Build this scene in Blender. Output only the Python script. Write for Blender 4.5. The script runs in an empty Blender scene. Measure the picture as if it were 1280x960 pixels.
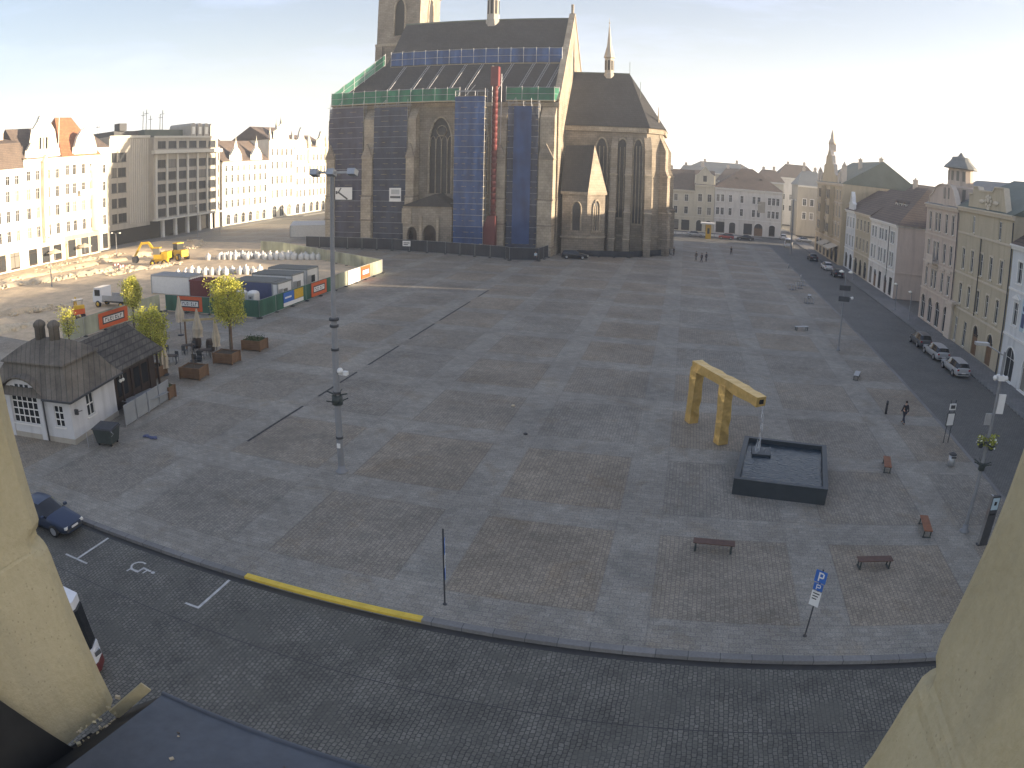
import bpy, math, random
from mathutils import Matrix, Vector
random.seed(7)
S = bpy.context.scene
COL = S.collection
PI = math.pi
R = math.radians
WM = {}                      # world matrix of every object built here


def lin(h):
    h = h.lstrip('#')
    o = []
    for i in (0, 2, 4):
        c = int(h[i:i + 2], 16) / 255
        o.append(c / 12.92 if c <= .04045 else ((c + .055) / 1.055) ** 2.4)
    return tuple(o)


# ------------------------------------------------------------------ mesh builder
class MB:
    def __init__(s):
        s.v = []; s.f = []; s.m = []; s.s = []; s.T = Matrix()

    def add(s, vs, fs, mi=0, sm=False):
        b = len(s.v)
        s.v += [s.T @ Vector(p) for p in vs]
        for f in fs:
            s.f.append([b + i for i in f]); s.m.append(mi); s.s.append(sm)
        return s

    def box(s, x0, x1, y0, y1, z0, z1, mi=0):
        return s.add([(x0, y0, z0), (x1, y0, z0), (x1, y1, z0), (x0, y1, z0), (x0, y0, z1), (x1, y0, z1), (x1, y1, z1), (x0, y1, z1)],
                     [(0, 3, 2, 1), (4, 5, 6, 7), (0, 1, 5, 4), (1, 2, 6, 5), (2, 3, 7, 6), (3, 0, 4, 7)], mi)

    def obox(s, c, sz, rz=0, mi=0, rx=0, ry=0):
        T = s.T
        s.T = T @ Matrix.Translation(c) @ Matrix.Rotation(rz, 4, 'Z') @ Matrix.Rotation(ry, 4, 'Y') @ Matrix.Rotation(rx, 4, 'X')
        a, b, d = sz[0] / 2, sz[1] / 2, sz[2] / 2
        s.box(-a, a, -b, b, -d, d, mi)
        s.T = T
        return s

    def ext(s, poly, d, mi=0):
        """polygon (3D points) extruded along the vector d"""
        n = len(poly); P = [Vector(p) for p in poly]; D = Vector(d)
        nn = Vector((0, 0, 0))
        for i in range(n):
            nn += P[i].cross(P[(i + 1) % n])
        if nn.dot(D) > 0:
            P.reverse()
        vs = P + [p + D for p in P]
        fs = [tuple(range(n)), tuple(reversed(range(n, 2 * n)))]
        for i in range(n):
            j = (i + 1) % n
            fs.append((i, n + i, n + j, j))
        return s.add(vs, fs, mi)

    def bar(s, a, b, w, h=None, mi=0):
        a = Vector(a); b = Vector(b); d = b - a
        h = h or w
        up = Vector((0, 0, 1)) if abs(d.normalized().z) < .95 else Vector((0, 1, 0))
        x = d.cross(up).normalized() * w / 2; y = x.cross(d).normalized() * h / 2
        return s.ext([a - x - y, a + x - y, a + x + y, a - x + y], d, mi)

    def tube(s, pts, r, n=8, mi=0, sm=True, caps=True):
        P = [Vector(p) for p in pts]
        rr = r if isinstance(r, (list, tuple)) else [r] * len(P)
        vs = []; fs = []
        for i, p in enumerate(P):
            d = (P[min(i + 1, len(P) - 1)] - P[max(i - 1, 0)]).normalized()
            up = Vector((0, 0, 1)) if abs(d.z) < .9 else Vector((1, 0, 0))
            x = d.cross(up).normalized(); y = x.cross(d)
            for k in range(n):
                a = 2 * PI * k / n
                vs.append(p + (x * math.cos(a) + y * math.sin(a)) * rr[i])
        for i in range(len(P) - 1):
            for k in range(n):
                k2 = (k + 1) % n
                fs.append((i * n + k, i * n + k2, (i + 1) * n + k2, (i + 1) * n + k))
        s.add(vs, fs, mi, sm)
        if caps:
            s.add(vs[:n], [tuple(reversed(range(n)))], mi)
            s.add(vs[-n:], [tuple(range(n))], mi)
        return s

    def lathe(s, prof, c=(0, 0, 0), n=16, mi=0, sm=True, a0=0):
        vs = []; fs = []
        for r, z in prof:
            for k in range(n):
                a = a0 + 2 * PI * k / n
                vs.append((c[0] + r * math.cos(a), c[1] + r * math.sin(a), c[2] + z))
        for i in range(len(prof) - 1):
            for k in range(n):
                k2 = (k + 1) % n
                fs.append((i * n + k, i * n + k2, (i + 1) * n + k2, (i + 1) * n + k))
        fs.append(tuple(range((len(prof) - 1) * n, len(prof) * n)))
        fs.append(tuple(reversed(range(n))))
        return s.add(vs, fs, mi, sm)

    def ball(s, c, r, n=10, mi=0):
        if not isinstance(r, (list, tuple)):
            r = (r, r, r)
        vs = []; fs = []
        m = max(4, n // 2)
        for i in range(m + 1):
            t = PI * i / m
            for k in range(n):
                a = 2 * PI * k / n
                vs.append((c[0] + r[0] * math.sin(t) * math.cos(a), c[1] + r[1] * math.sin(t) * math.sin(a), c[2] - r[2] * math.cos(t)))
        for i in range(m):
            for k in range(n):
                k2 = (k + 1) % n
                fs.append((i * n + k, i * n + k2, (i + 1) * n + k2, (i + 1) * n + k))
        return s.add(vs, fs, mi, True)

    def mesh(s, name, mats, inv=None):
        me = bpy.data.meshes.new(name)
        me.from_pydata([tuple(inv @ p) if inv else tuple(p) for p in s.v], [], s.f)
        for m in (mats if isinstance(mats, (list, tuple)) else [mats]):
            me.materials.append(m)
        me.polygons.foreach_set('material_index', s.m)
        me.polygons.foreach_set('use_smooth', s.s)
        me.update()
        return me

    def build(s, name, mats, parent=None, world=True):
        """link as ONE mesh object; world=True: the coordinates given are world ones"""
        M = WM.get(parent.name, Matrix()) if parent else Matrix()
        inv = M.inverted() if (parent and world) else None
        return link(name, s.mesh(name, mats, inv), parent)


def link(name, me, parent=None, M=None):
    o = bpy.data.objects.new(name, me)
    COL.objects.link(o)
    base = WM.get(parent.name, Matrix()) if parent else Matrix()
    if parent:
        o.parent = parent
    if M is not None:
        o.matrix_basis = M
        WM[o.name] = base @ M
    else:
        WM[o.name] = base
    return o


def tag(o, label, cat, group=None):
    o['label'] = label; o['category'] = cat
    if group:
        o['group'] = group
    return o


def thing(name, label, cat, loc=(0, 0, 0), rz=0, group=None):
    o = bpy.data.objects.new(name, None)
    COL.objects.link(o)
    o.empty_display_size = .3
    o.matrix_basis = Matrix.Translation(loc) @ Matrix.Rotation(rz, 4, 'Z')
    WM[o.name] = o.matrix_basis.copy()
    return tag(o, label, cat, group)


def struct(o, kind='structure'):
    o['kind'] = kind
    return o


def tree_copy(o, parent=None):
    c = o.copy(); COL.objects.link(c)
    if parent:
        c.parent = parent
    for ch in list(o.children):
        tree_copy(ch, c)
    return c


def dup(o, loc, rz=0, label=None, group=None, sc=1):
    c = tree_copy(o)
    c.matrix_basis = Matrix.Translation(loc) @ Matrix.Rotation(rz, 4, 'Z') @ Matrix.Scale(sc, 4)
    if label:
        c['label'] = label
    if group:
        c['group'] = group
    return c


# ------------------------------------------------------------------ materials
def newmat(name):
    m = bpy.data.materials.new(name); m.use_nodes = True
    nt = m.node_tree
    return m, nt, nt.nodes, nt.links, nt.nodes['Principled BSDF']


def nd(ns, t, **kw):
    n = ns.new(t)
    for k, v in kw.items():
        if k.startswith('i_'):
            n.inputs[k[2:].replace('_', ' ')].default_value = v
        else:
            setattr(n, k, v)
    return n


def mathn(ns, L, op, a, b=None, c=None):
    n = ns.new('ShaderNodeMath'); n.operation = op
    for i, x in enumerate((a, b, c)):
        if x is None:
            continue
        if isinstance(x, (int, float)):
            n.inputs[i].default_value = x
        else:
            L.new(x, n.inputs[i])
    return n.outputs[0]


def mix(ns, L, f, a, b, blend='MIX'):
    n = ns.new('ShaderNodeMix'); n.data_type = 'RGBA'; n.blend_type = blend
    for k, x in ((0, f), (6, a), (7, b)):
        if isinstance(x, (int, float)):
            n.inputs[k].default_value = x
        elif isinstance(x, tuple):
            n.inputs[k].default_value = (*x[:3], 1)
        else:
            L.new(x, n.inputs[k])
    return n.outputs[2]


def sc(c, k):
    return tuple(min(1, x * k) for x in c)


DIM = 1.15
BRIGHT = {'ivory_stucco', 'white_paint', 'pale_trim', 'white_woven_plastic', 'cream_canvas', 'frosted_lamp_glass', 'dry_earth', 'stone_rubble', 'machine_yellow', 'pale_planks'}


def plain(name, col, rough=.8, var=.18, scale=3, metal=0, bump=.0, stain=0, spec=.4, fine=40):
    """a painted / stone / metal surface: two scales of uneven colour and an optional bump"""
    m, nt, N, L, B = newmat(name)
    if isinstance(col, str):
        col = lin(col)
    if name not in BRIGHT:
        col = sc(col, DIM)
    tc = N.new('ShaderNodeNewGeometry').outputs['Position'] if stain == 2 else N.new('ShaderNodeTexCoord').outputs['Object']
    n1 = nd(N, 'ShaderNodeTexNoise', i_Scale=scale, i_Detail=6.0, i_Roughness=.6); L.new(tc, n1.inputs['Vector'])
    n2 = nd(N, 'ShaderNodeTexNoise', i_Scale=scale * fine / 4, i_Detail=3.0); L.new(tc, n2.inputs['Vector'])
    f = mathn(N, L, 'ADD', mathn(N, L, 'MULTIPLY', n1.outputs[0], .7), mathn(N, L, 'MULTIPLY', n2.outputs[0], .3))
    rp = nd(N, 'ShaderNodeMapRange'); rp.inputs[1].default_value = .3; rp.inputs[2].default_value = .7
    L.new(f, rp.inputs[0])
    c = mix(N, L, rp.outputs[0], sc(col, 1 - var), sc(col, 1 + var))
    if stain:
        mp = N.new('ShaderNodeMapping'); mp.inputs['Scale'].default_value = (.9, .9, .12); L.new(tc, mp.inputs[0])
        n3 = nd(N, 'ShaderNodeTexNoise', i_Scale=1.3, i_Detail=5.0); L.new(mp.outputs[0], n3.inputs['Vector'])
        r3 = nd(N, 'ShaderNodeMapRange'); r3.inputs[1].default_value = .5; r3.inputs[2].default_value = .75; r3.inputs[4].default_value = .45
        L.new(n3.outputs[0], r3.inputs[0])
        c = mix(N, L, r3.outputs[0], c, sc(col, .5))
    L.new(c, B.inputs['Base Color'])
    B.inputs['Roughness'].default_value = rough
    B.inputs['Metallic'].default_value = metal
    B.inputs['Specular IOR Level'].default_value = spec
    if bump:
        b = nd(N, 'ShaderNodeBump', i_Strength=bump, i_Distance=.03); L.new(f, b.inputs['Height']); L.new(b.outputs[0], B.inputs['Normal'])
    return m


def bricky(name, c1, c2, mortar, bw, bh, rot=0, ms=.03, rough=.85, bump=.4, axis=None, var=.25, nscale=.3, off=.5, wob=0, patch=0):
    """courses of stones / tiles; axis: 'xz' (walls facing y), 'yz' (walls facing x), 'wall' (both), None = ground"""
    m, nt, N, L, B = newmat(name)
    c1, c2, mortar = sc(c1, DIM), sc(c2, DIM), sc(mortar, DIM)
    g = N.new('ShaderNodeNewGeometry').outputs['Position']
    if axis == 'wall':
        sp = N.new('ShaderNodeSeparateXYZ'); L.new(g, sp.inputs[0])
        cb = N.new('ShaderNodeCombineXYZ')
        L.new(mathn(N, L, 'ADD', sp.outputs[0], sp.outputs[1]), cb.inputs[0]); L.new(sp.outputs[2], cb.inputs[1])
        v = cb.outputs[0]
    else:
        mp = N.new('ShaderNodeMapping'); mp.inputs['Rotation'].default_value = (0, 0, rot); L.new(g, mp.inputs[0])
        wb = nd(N, 'ShaderNodeTexNoise', i_Scale=1.4, i_Detail=4.0, i_Roughness=.7); L.new(g, wb.inputs['Vector'])
        vm = N.new('ShaderNodeVectorMath'); vm.operation = 'MULTIPLY_ADD'; L.new(wb.outputs['Color'], vm.inputs[0]); vm.inputs[1].default_value = (.22 * wob, .22 * wob, 0); L.new(mp.outputs[0], vm.inputs[2])
        v = vm.outputs[0]
    b = nd(N, 'ShaderNodeTexBrick', i_Scale=1.0); b.offset = off
    b.inputs['Brick Width'].default_value = bw; b.inputs['Row Height'].default_value = bh; b.inputs['Mortar Size'].default_value = ms
    b.inputs['Mortar Smooth'].default_value = .3
    b.inputs['Color1'].default_value = (*c1, 1); b.inputs['Color2'].default_value = (*c2, 1); b.inputs['Mortar'].default_value = (*mortar, 1)
    L.new(v, b.inputs['Vector'])
    n = nd(N, 'ShaderNodeTexNoise', i_Scale=nscale, i_Detail=7.0, i_Roughness=.65); L.new(g, n.inputs['Vector'])
    rp = nd(N, 'ShaderNodeMapRange'); rp.inputs[1].default_value = .3; rp.inputs[2].default_value = .7
    rp.inputs[3].default_value = 1 - var; rp.inputs[4].default_value = 1 + var; L.new(n.outputs[0], rp.inputs[0])
    n2 = nd(N, 'ShaderNodeTexNoise', i_Scale=9.0, i_Detail=4.0); L.new(g, n2.inputs['Vector'])
    k = mathn(N, L, 'MULTIPLY', rp.outputs[0], mathn(N, L, 'ADD', mathn(N, L, 'MULTIPLY', n2.outputs[0], .5), .75))
    cb = N.new('ShaderNodeCombineColor')
    for i in range(3):
        L.new(k, cb.inputs[i])
    c = mix(N, L, 1.0, b.outputs['Color'], cb.outputs[0], 'MULTIPLY')
    if patch:
        n5 = nd(N, 'ShaderNodeTexNoise', i_Scale=.45, i_Detail=9.0, i_Roughness=.7, i_Distortion=.8); L.new(g, n5.inputs['Vector'])
        r5 = nd(N, 'ShaderNodeMapRange'); r5.inputs[1].default_value = .5; r5.inputs[2].default_value = .62; r5.inputs[4].default_value = patch; L.new(n5.outputs[0], r5.inputs[0])
        c = mix(N, L, r5.outputs[0], c, sc(c1, .95))
        v5 = nd(N, 'ShaderNodeTexVoronoi', i_Scale=1.6); L.new(g, v5.inputs[0])
        c = mix(N, L, mathn(N, L, 'MULTIPLY', mathn(N, L, 'LESS_THAN', v5.outputs[0], .06), .5), c, sc(c1, .35))
    L.new(c, B.inputs['Base Color'])
    B.inputs['Roughness'].default_value = rough; B.inputs['Specular IOR Level'].default_value = .3
    if bump:
        bp = nd(N, 'ShaderNodeBump', i_Strength=bump, i_Distance=.02)
        h = mathn(N, L, 'ADD', mathn(N, L, 'MULTIPLY', b.outputs['Fac'], -1.0), mathn(N, L, 'MULTIPLY', n2.outputs[0], .6))
        L.new(h, bp.inputs['Height']); L.new(bp.outputs[0], B.inputs['Normal'])
    return m


def netmat(name, col, alpha=.12):
    m, nt, N, L, B = newmat(name)
    g = N.new('ShaderNodeNewGeometry').outputs['Position']
    n1 = nd(N, 'ShaderNodeTexNoise', i_Scale=.45, i_Detail=5.0); L.new(g, n1.inputs['Vector'])
    mp = N.new('ShaderNodeMapping'); mp.inputs['Scale'].default_value = (.5, .5, .06); L.new(g, mp.inputs[0])
    n2 = nd(N, 'ShaderNodeTexNoise', i_Scale=2.0, i_Detail=3.0); L.new(mp.outputs[0], n2.inputs['Vector'])
    f = mathn(N, L, 'MULTIPLY', mathn(N, L, 'ADD', n1.outputs[0], n2.outputs[0]), .5)
    rp = nd(N, 'ShaderNodeMapRange'); rp.inputs[1].default_value = .35; rp.inputs[2].default_value = .65; L.new(f, rp.inputs[0])
    L.new(mix(N, L, rp.outputs[0], sc(col, .65), sc(col, 1.3)), B.inputs['Base Color'])
    B.inputs['Roughness'].default_value = .8
    tr = N.new('ShaderNodeBsdfTransparent'); mx = N.new('ShaderNodeMixShader'); mx.inputs[0].default_value = alpha
    tl = N.new('ShaderNodeBsdfTranslucent'); L.new(B.inputs['Base Color'].links[0].from_socket, tl.inputs[0])
    m2 = N.new('ShaderNodeMixShader'); m2.inputs[0].default_value = .3
    L.new(B.outputs[0], m2.inputs[1]); L.new(tl.outputs[0], m2.inputs[2])
    L.new(m2.outputs[0], mx.inputs[1]); L.new(tr.outputs[0], mx.inputs[2])
    L.new(mx.outputs[0], N['Material Output'].inputs[0])
    return m


def leafmat(name, col):
    m, nt, N, L, B = newmat(name)
    g = N.new('ShaderNodeNewGeometry')
    n1 = nd(N, 'ShaderNodeTexNoise', i_Scale=1.8, i_Detail=4.0); L.new(g.outputs['Position'], n1.inputs['Vector'])
    rp = nd(N, 'ShaderNodeMapRange'); rp.inputs[1].default_value = .35; rp.inputs[2].default_value = .65
    L.new(mathn(N, L, 'ADD', mathn(N, L, 'MULTIPLY', n1.outputs[0], .6), mathn(N, L, 'MULTIPLY', g.outputs['Random Per Island'], .4)), rp.inputs[0])
    c = mix(N, L, rp.outputs[0], sc(col, .6), sc(col, 1.45))
    L.new(c, B.inputs['Base Color']); B.inputs['Roughness'].default_value = .6
    tl = N.new('ShaderNodeBsdfTranslucent'); L.new(c, tl.inputs[0])
    mx = N.new('ShaderNodeMixShader'); mx.inputs[0].default_value = .4
    L.new(B.outputs[0], mx.inputs[1]); L.new(tl.outputs[0], mx.inputs[2]); L.new(mx.outputs[0], N['Material Output'].inputs[0])
    return m


def glassmat(name, col=(.028, .03, .032), rough=.25):
    m, nt, N, L, B = newmat(name)
    o = N.new('ShaderNodeObjectInfo')
    cu = mathn(N, L, 'GREATER_THAN', mathn(N, L, 'FRACT', mathn(N, L, 'MULTIPLY', o.outputs['Random'], 37.0)), .8)
    L.new(mix(N, L, mathn(N, L, 'MULTIPLY', cu, .6), mix(N, L, o.outputs['Random'], sc(col, .5), sc(col, 2.2)), (.32, .3, .26)), B.inputs['Base Color'])
    B.inputs['Roughness'].default_value = rough; B.inputs['Specular IOR Level'].default_value = .12
    return m


def roughcast():
    m, nt, N, L, B = newmat('yellow_roughcast')
    g = N.new('ShaderNodeNewGeometry').outputs['Position']
    n1 = nd(N, 'ShaderNodeTexNoise', i_Scale=4.0, i_Detail=6.0); L.new(g, n1.inputs['Vector'])
    n2 = nd(N, 'ShaderNodeTexNoise', i_Scale=90.0, i_Detail=4.0, i_Roughness=.7); L.new(g, n2.inputs['Vector'])
    v1 = nd(N, 'ShaderNodeTexVoronoi', i_Scale=85.0); L.new(g, v1.inputs[0])
    rp = nd(N, 'ShaderNodeMapRange'); rp.inputs[1].default_value = .3; rp.inputs[2].default_value = .7; L.new(mathn(N, L, 'ADD', mathn(N, L, 'MULTIPLY', n1.outputs[0], .6), mathn(N, L, 'MULTIPLY', n2.outputs[0], .4)), rp.inputs[0])
    c = mix(N, L, rp.outputs[0], (.41, .35, .21), (.55, .485, .325))
    pit = mathn(N, L, 'MULTIPLY', mathn(N, L, 'LESS_THAN', v1.outputs[0], mathn(N, L, 'MULTIPLY', mathn(N, L, 'SUBTRACT', n1.outputs[0], .42), .7)), .35)
    c = mix(N, L, pit, c, (.2, .16, .1))
    # grey weather streaks
    mp = N.new('ShaderNodeMapping'); mp.inputs['Scale'].default_value = (9, 9, 1.2); L.new(g, mp.inputs[0])
    n3 = nd(N, 'ShaderNodeTexNoise', i_Scale=1.0, i_Detail=6.0); L.new(mp.outputs[0], n3.inputs['Vector'])
    r3 = nd(N, 'ShaderNodeMapRange'); r3.inputs[1].default_value = .52; r3.inputs[2].default_value = .72; r3.inputs[4].default_value = .35; L.new(n3.outputs[0], r3.inputs[0])
    c = mix(N, L, r3.outputs[0], c, (.27, .25, .19))
    L.new(c, B.inputs['Base Color']); B.inputs['Roughness'].default_value = .95; B.inputs['Specular IOR Level'].default_value = .2
    bp = nd(N, 'ShaderNodeBump', i_Strength=.6, i_Distance=.004); L.new(mathn(N, L, 'SUBTRACT', n2.outputs[0], mathn(N, L, 'MULTIPLY', pit, .6)), bp.inputs['Height']); L.new(bp.outputs[0], B.inputs['Normal'])
    return m


M = {}
M['glass'] = glassmat('window_glass')
M['blackglass'] = plain('car_glass', (.012, .014, .017), .06, .05, spec=.6)
M['lead'] = bricky('leaded_glass', (.035, .035, .038), (.05, .048, .045), (.02, .02, .02), .5, .7, axis='wall', bump=0, rough=.5)
M['white'] = plain('white_paint', (.72, .71, .68), .6, .08)
M['cream'] = plain('cream_stucco', (.52, .48, .38), .85, .1, .4, stain=1)
M['cream2'] = plain('ivory_stucco', (.74, .69, .57), .85, .1, .4, stain=1)
M['trimcream'] = plain('pale_trim', (.66, .62, .52), .8, .08)
M['warmwhite'] = plain('warm_white_stucco', (.56, .54, .505), .85, .1, .5, stain=1)
M['coolwhite'] = plain('cool_white_stucco', (.52, .53, .53), .85, .1, .5, stain=1)
M['yellow'] = plain('ochre_stucco', (.4, .345, .25), .85, .1, .4, stain=1)
M['yellowtrim'] = plain('ochre_trim', (.48, .42, .33), .85, .1)
M['pink'] = plain('pink_beige_stucco', (.45, .37, .31), .85, .1, .4, stain=1)
M['pinktrim'] = plain('pink_beige_trim', (.49, .42, .35), .85, .1)
M['peach'] = plain('peach_stucco', (.43, .345, .23), .85, .1, .4, stain=1)
M['greybeige'] = plain('grey_beige_stucco', (.34, .31, .26), .85, .1, .4, stain=1)
M['concrete'] = plain('hotel_stone_cladding', (.37, .34, .29), .8, .1, .6, stain=1)
M['concretetrim'] = plain('hotel_pale_piers', (.52, .5, .44), .8, .08)
M['darkgrey'] = plain('dark_grey_paint', (.05, .052, .055), .6, .2)
M['steel'] = plain('galvanised_steel', (.34, .35, .36), .45, .15, 2, metal=.6)
M['pole'] = plain('grey_pole_paint', (.19, .195, .2), .5, .15, 1.5)
M['darkmetal'] = plain('dark_green_iron', (.035, .045, .042), .5, .2)
M['black'] = plain('black_rubber', (.012, .012, .012), .7, .2)
M['tile'] = bricky('brown_roof_tiles', (.115, .088, .072), (.15, .11, .085), (.06, .05, .045), .3, .35, axis='wall', ms=.04, bump=.5, var=.2)
M['redtile'] = bricky('red_roof_tiles', (.3, .11, .055), (.36, .15, .075), (.16, .07, .04), .3, .35, axis='wall', ms=.04, bump=.5, var=.2)
M['greyroof'] = plain('weathered_sheet_roof', (.17, .175, .165), .6, .15, .3)
M['copper'] = plain('green_copper_roof', (.1, .12, .1), .7, .2, .4)
M['slate'] = bricky('grey_slate_roof', (.034, .034, .036), (.046, .045, .046), (.024, .024, .024), .4, .4, axis='wall', ms=.03, bump=.3, var=.22, nscale=.25)
M['stone'] = bricky('weathered_sandstone', (.2, .17, .132), (.26, .22, .172), (.125, .11, .09), .9, .42, axis='wall', ms=.025, bump=.4, var=.38, nscale=.22)
M['palestone'] = bricky('pale_sandstone_dressing', (.28, .235, .175), (.34, .285, .215), (.16, .14, .11), .7, .5, axis='wall', ms=.02, bump=.4, var=.3, nscale=.4)
M['wood'] = plain('brown_timber', (.15, .085, .045), .75, .3, 2, bump=.3)
M['darkwood'] = plain('dark_stained_timber', (.045, .03, .022), .75, .3, 2, bump=.3)
M['plank'] = plain('pale_planks', (.42, .34, .2), .8, .25, 2)
M['bark'] = plain('tree_bark', (.1, .08, .06), .9, .3, 4, bump=.6)
M['soil'] = plain('planter_soil', (.06, .045, .03), .95, .3, 6)
M['bag'] = plain('white_woven_plastic', (.62, .61, .57), .7, .15, 3)
M['canvas'] = plain('cream_canvas', (.52, .45, .35), .85, .15, 3)
M['red'] = plain('signal_red_paint', (.12, .024, .024), .55, .15)
M['orange'] = plain('orange_vinyl', (.55, .1, .03), .5, .1)
M['machine'] = plain('machine_yellow', (.62, .38, .03), .5, .15)
M['blue'] = plain('sign_blue', (.03, .12, .38), .4, .1)
M['navy'] = plain('faded_blue_sheet', (.06, .075, .15), .6, .15)
M['paintline'] = plain('worn_road_paint', (.42, .42, .4), .8, .35, 3)
M['kerbyellow'] = plain('yellow_kerb_paint', (.6, .42, .06), .7, .2, 2)
M['netblue'] = netmat('blue_debris_netting', (.035, .09, .24), .07)
M['netslate'] = netmat('slate_blue_netting', (.07, .085, .13), .14)
M['netviolet'] = netmat('grey_violet_netting', (.1, .1, .145), .14)
M['netgreen'] = netmat('green_debris_netting', (.02, .17, .1), .08)
M['fencenet'] = netmat('green_fence_screen', (.06, .17, .11), .12)
M['darknet'] = netmat('dark_fence_screen', (.055, .06, .07), .1)
M['palenet'] = netmat('pale_fence_screen', (.42, .44, .34), .15)
M['leafA'] = leafmat('spring_leaves_yellow', (.55, .52, .1))
M['leafB'] = leafmat('spring_leaves_green', (.36, .38, .07))
M['ivy'] = leafmat('planter_shrub_leaves', (.05, .08, .025))
M['skin'] = plain('skin', (.45, .27, .19), .6, .05)
M['cloth'] = plain('dark_cloth', (.02, .021, .025), .9, .2)
M['cloth2'] = plain('dark_blue_trousers', (.025, .03, .045), .9, .2)
M['lightcloth'] = plain('pale_blue_jacket', (.35, .45, .5), .9, .1)
M['hair'] = plain('dark_hair', (.025, .017, .012), .7, .2)
M['lamp'] = plain('frosted_lamp_glass', (.8, .78, .7), .3, .05)
M['chrome'] = plain('chrome', (.6, .6, .6), .2, .05, metal=1)
M['taillight'] = plain('red_lamp_lens', (.3, .01, .01), .2, .1)
M['stuccojamb'] = roughcast()
M['tin'] = plain('weathered_tin_flashing', (.07, .08, .095), .55, .3, 4, bump=.15)
M['tindark'] = plain('dark_tin_upstand', (.02, .021, .022), .8, .3, 4)
M['whitewash'] = plain('whitewashed_wall', (.5, .5, .5), .85, .06, 1, stain=1)
M['bronze'] = plain('dark_bronze_basin', (.028, .036, .042), .45, .2, 2)
M['kioskroof'] = bricky('brown_seamed_roof', (.105, .092, .074), (.14, .122, .098), (.05, .045, .04), .55, 40, axis='wall', ms=.03, bump=.5, var=.3, nscale=.8)
M['shingle'] = bricky('mossy_shingles', (.065, .058, .05), (.09, .08, .066), (.04, .036, .03), .5, .3, axis='wall', ms=.04, bump=.6, var=.35, nscale=.7)
M['fencepale'] = plain('frosted_screen_panel', (.24, .25, .25), .4, .12, 2)


def gold():
    m, nt, N, L, B = newmat('gilded_planks')
    tc = N.new('ShaderNodeTexCoord').outputs['Object']
    n1 = nd(N, 'ShaderNodeTexNoise', i_Scale=2.5, i_Detail=6.0); L.new(tc, n1.inputs['Vector'])
    n2 = nd(N, 'ShaderNodeTexVoronoi', i_Scale=5.0); L.new(tc, n2.inputs['Vector'])
    c = mix(N, L, n1.outputs[0], (.5, .32, .09), (.85, .6, .25))
    L.new(c, B.inputs['Base Color']); B.inputs['Metallic'].default_value = .6; B.inputs['Roughness'].default_value = .4
    b = nd(N, 'ShaderNodeBump', i_Strength=.5, i_Distance=.04); L.new(n2.outputs[0], b.inputs['Height']); L.new(b.outputs[0], B.inputs['Normal'])
    return m


M['gold'] = gold()


def watermat():
    m, nt, N, L, B = newmat('basin_water')
    g = N.new('ShaderNodeNewGeometry').outputs['Position']
    n1 = nd(N, 'ShaderNodeTexNoise', i_Scale=3.5, i_Detail=5.0, i_Distortion=1.2); L.new(g, n1.inputs['Vector'])
    B.inputs['Base Color'].default_value = (.02, .034, .045, 1); B.inputs['Roughness'].default_value = .1; B.inputs['Specular IOR Level'].default_value = .3
    b = nd(N, 'ShaderNodeBump', i_Strength=.55, i_Distance=.06); L.new(n1.outputs[0], b.inputs['Height']); L.new(b.outputs[0], B.inputs['Normal'])
    return m


M['water'] = watermat()


def spray():
    m, nt, N, L, B = newmat('falling_water')
    tc = N.new('ShaderNodeTexCoord').outputs['Object']
    mp = N.new('ShaderNodeMapping'); mp.inputs['Scale'].default_value = (14, 14, 2); L.new(tc, mp.inputs[0])
    n1 = nd(N, 'ShaderNodeTexNoise', i_Scale=1.0, i_Detail=4.0); L.new(mp.outputs[0], n1.inputs['Vector'])
    B.inputs['Base Color'].default_value = (.75, .78, .8, 1); B.inputs['Roughness'].default_value = .3
    rp = nd(N, 'ShaderNodeMapRange'); rp.inputs[1].default_value = .45; rp.inputs[2].default_value = .72; rp.inputs[4].default_value = .5
    L.new(n1.outputs[0], rp.inputs[0]); L.new(rp.outputs[0], B.inputs['Alpha'])
    return m


M['spray'] = spray()


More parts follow.
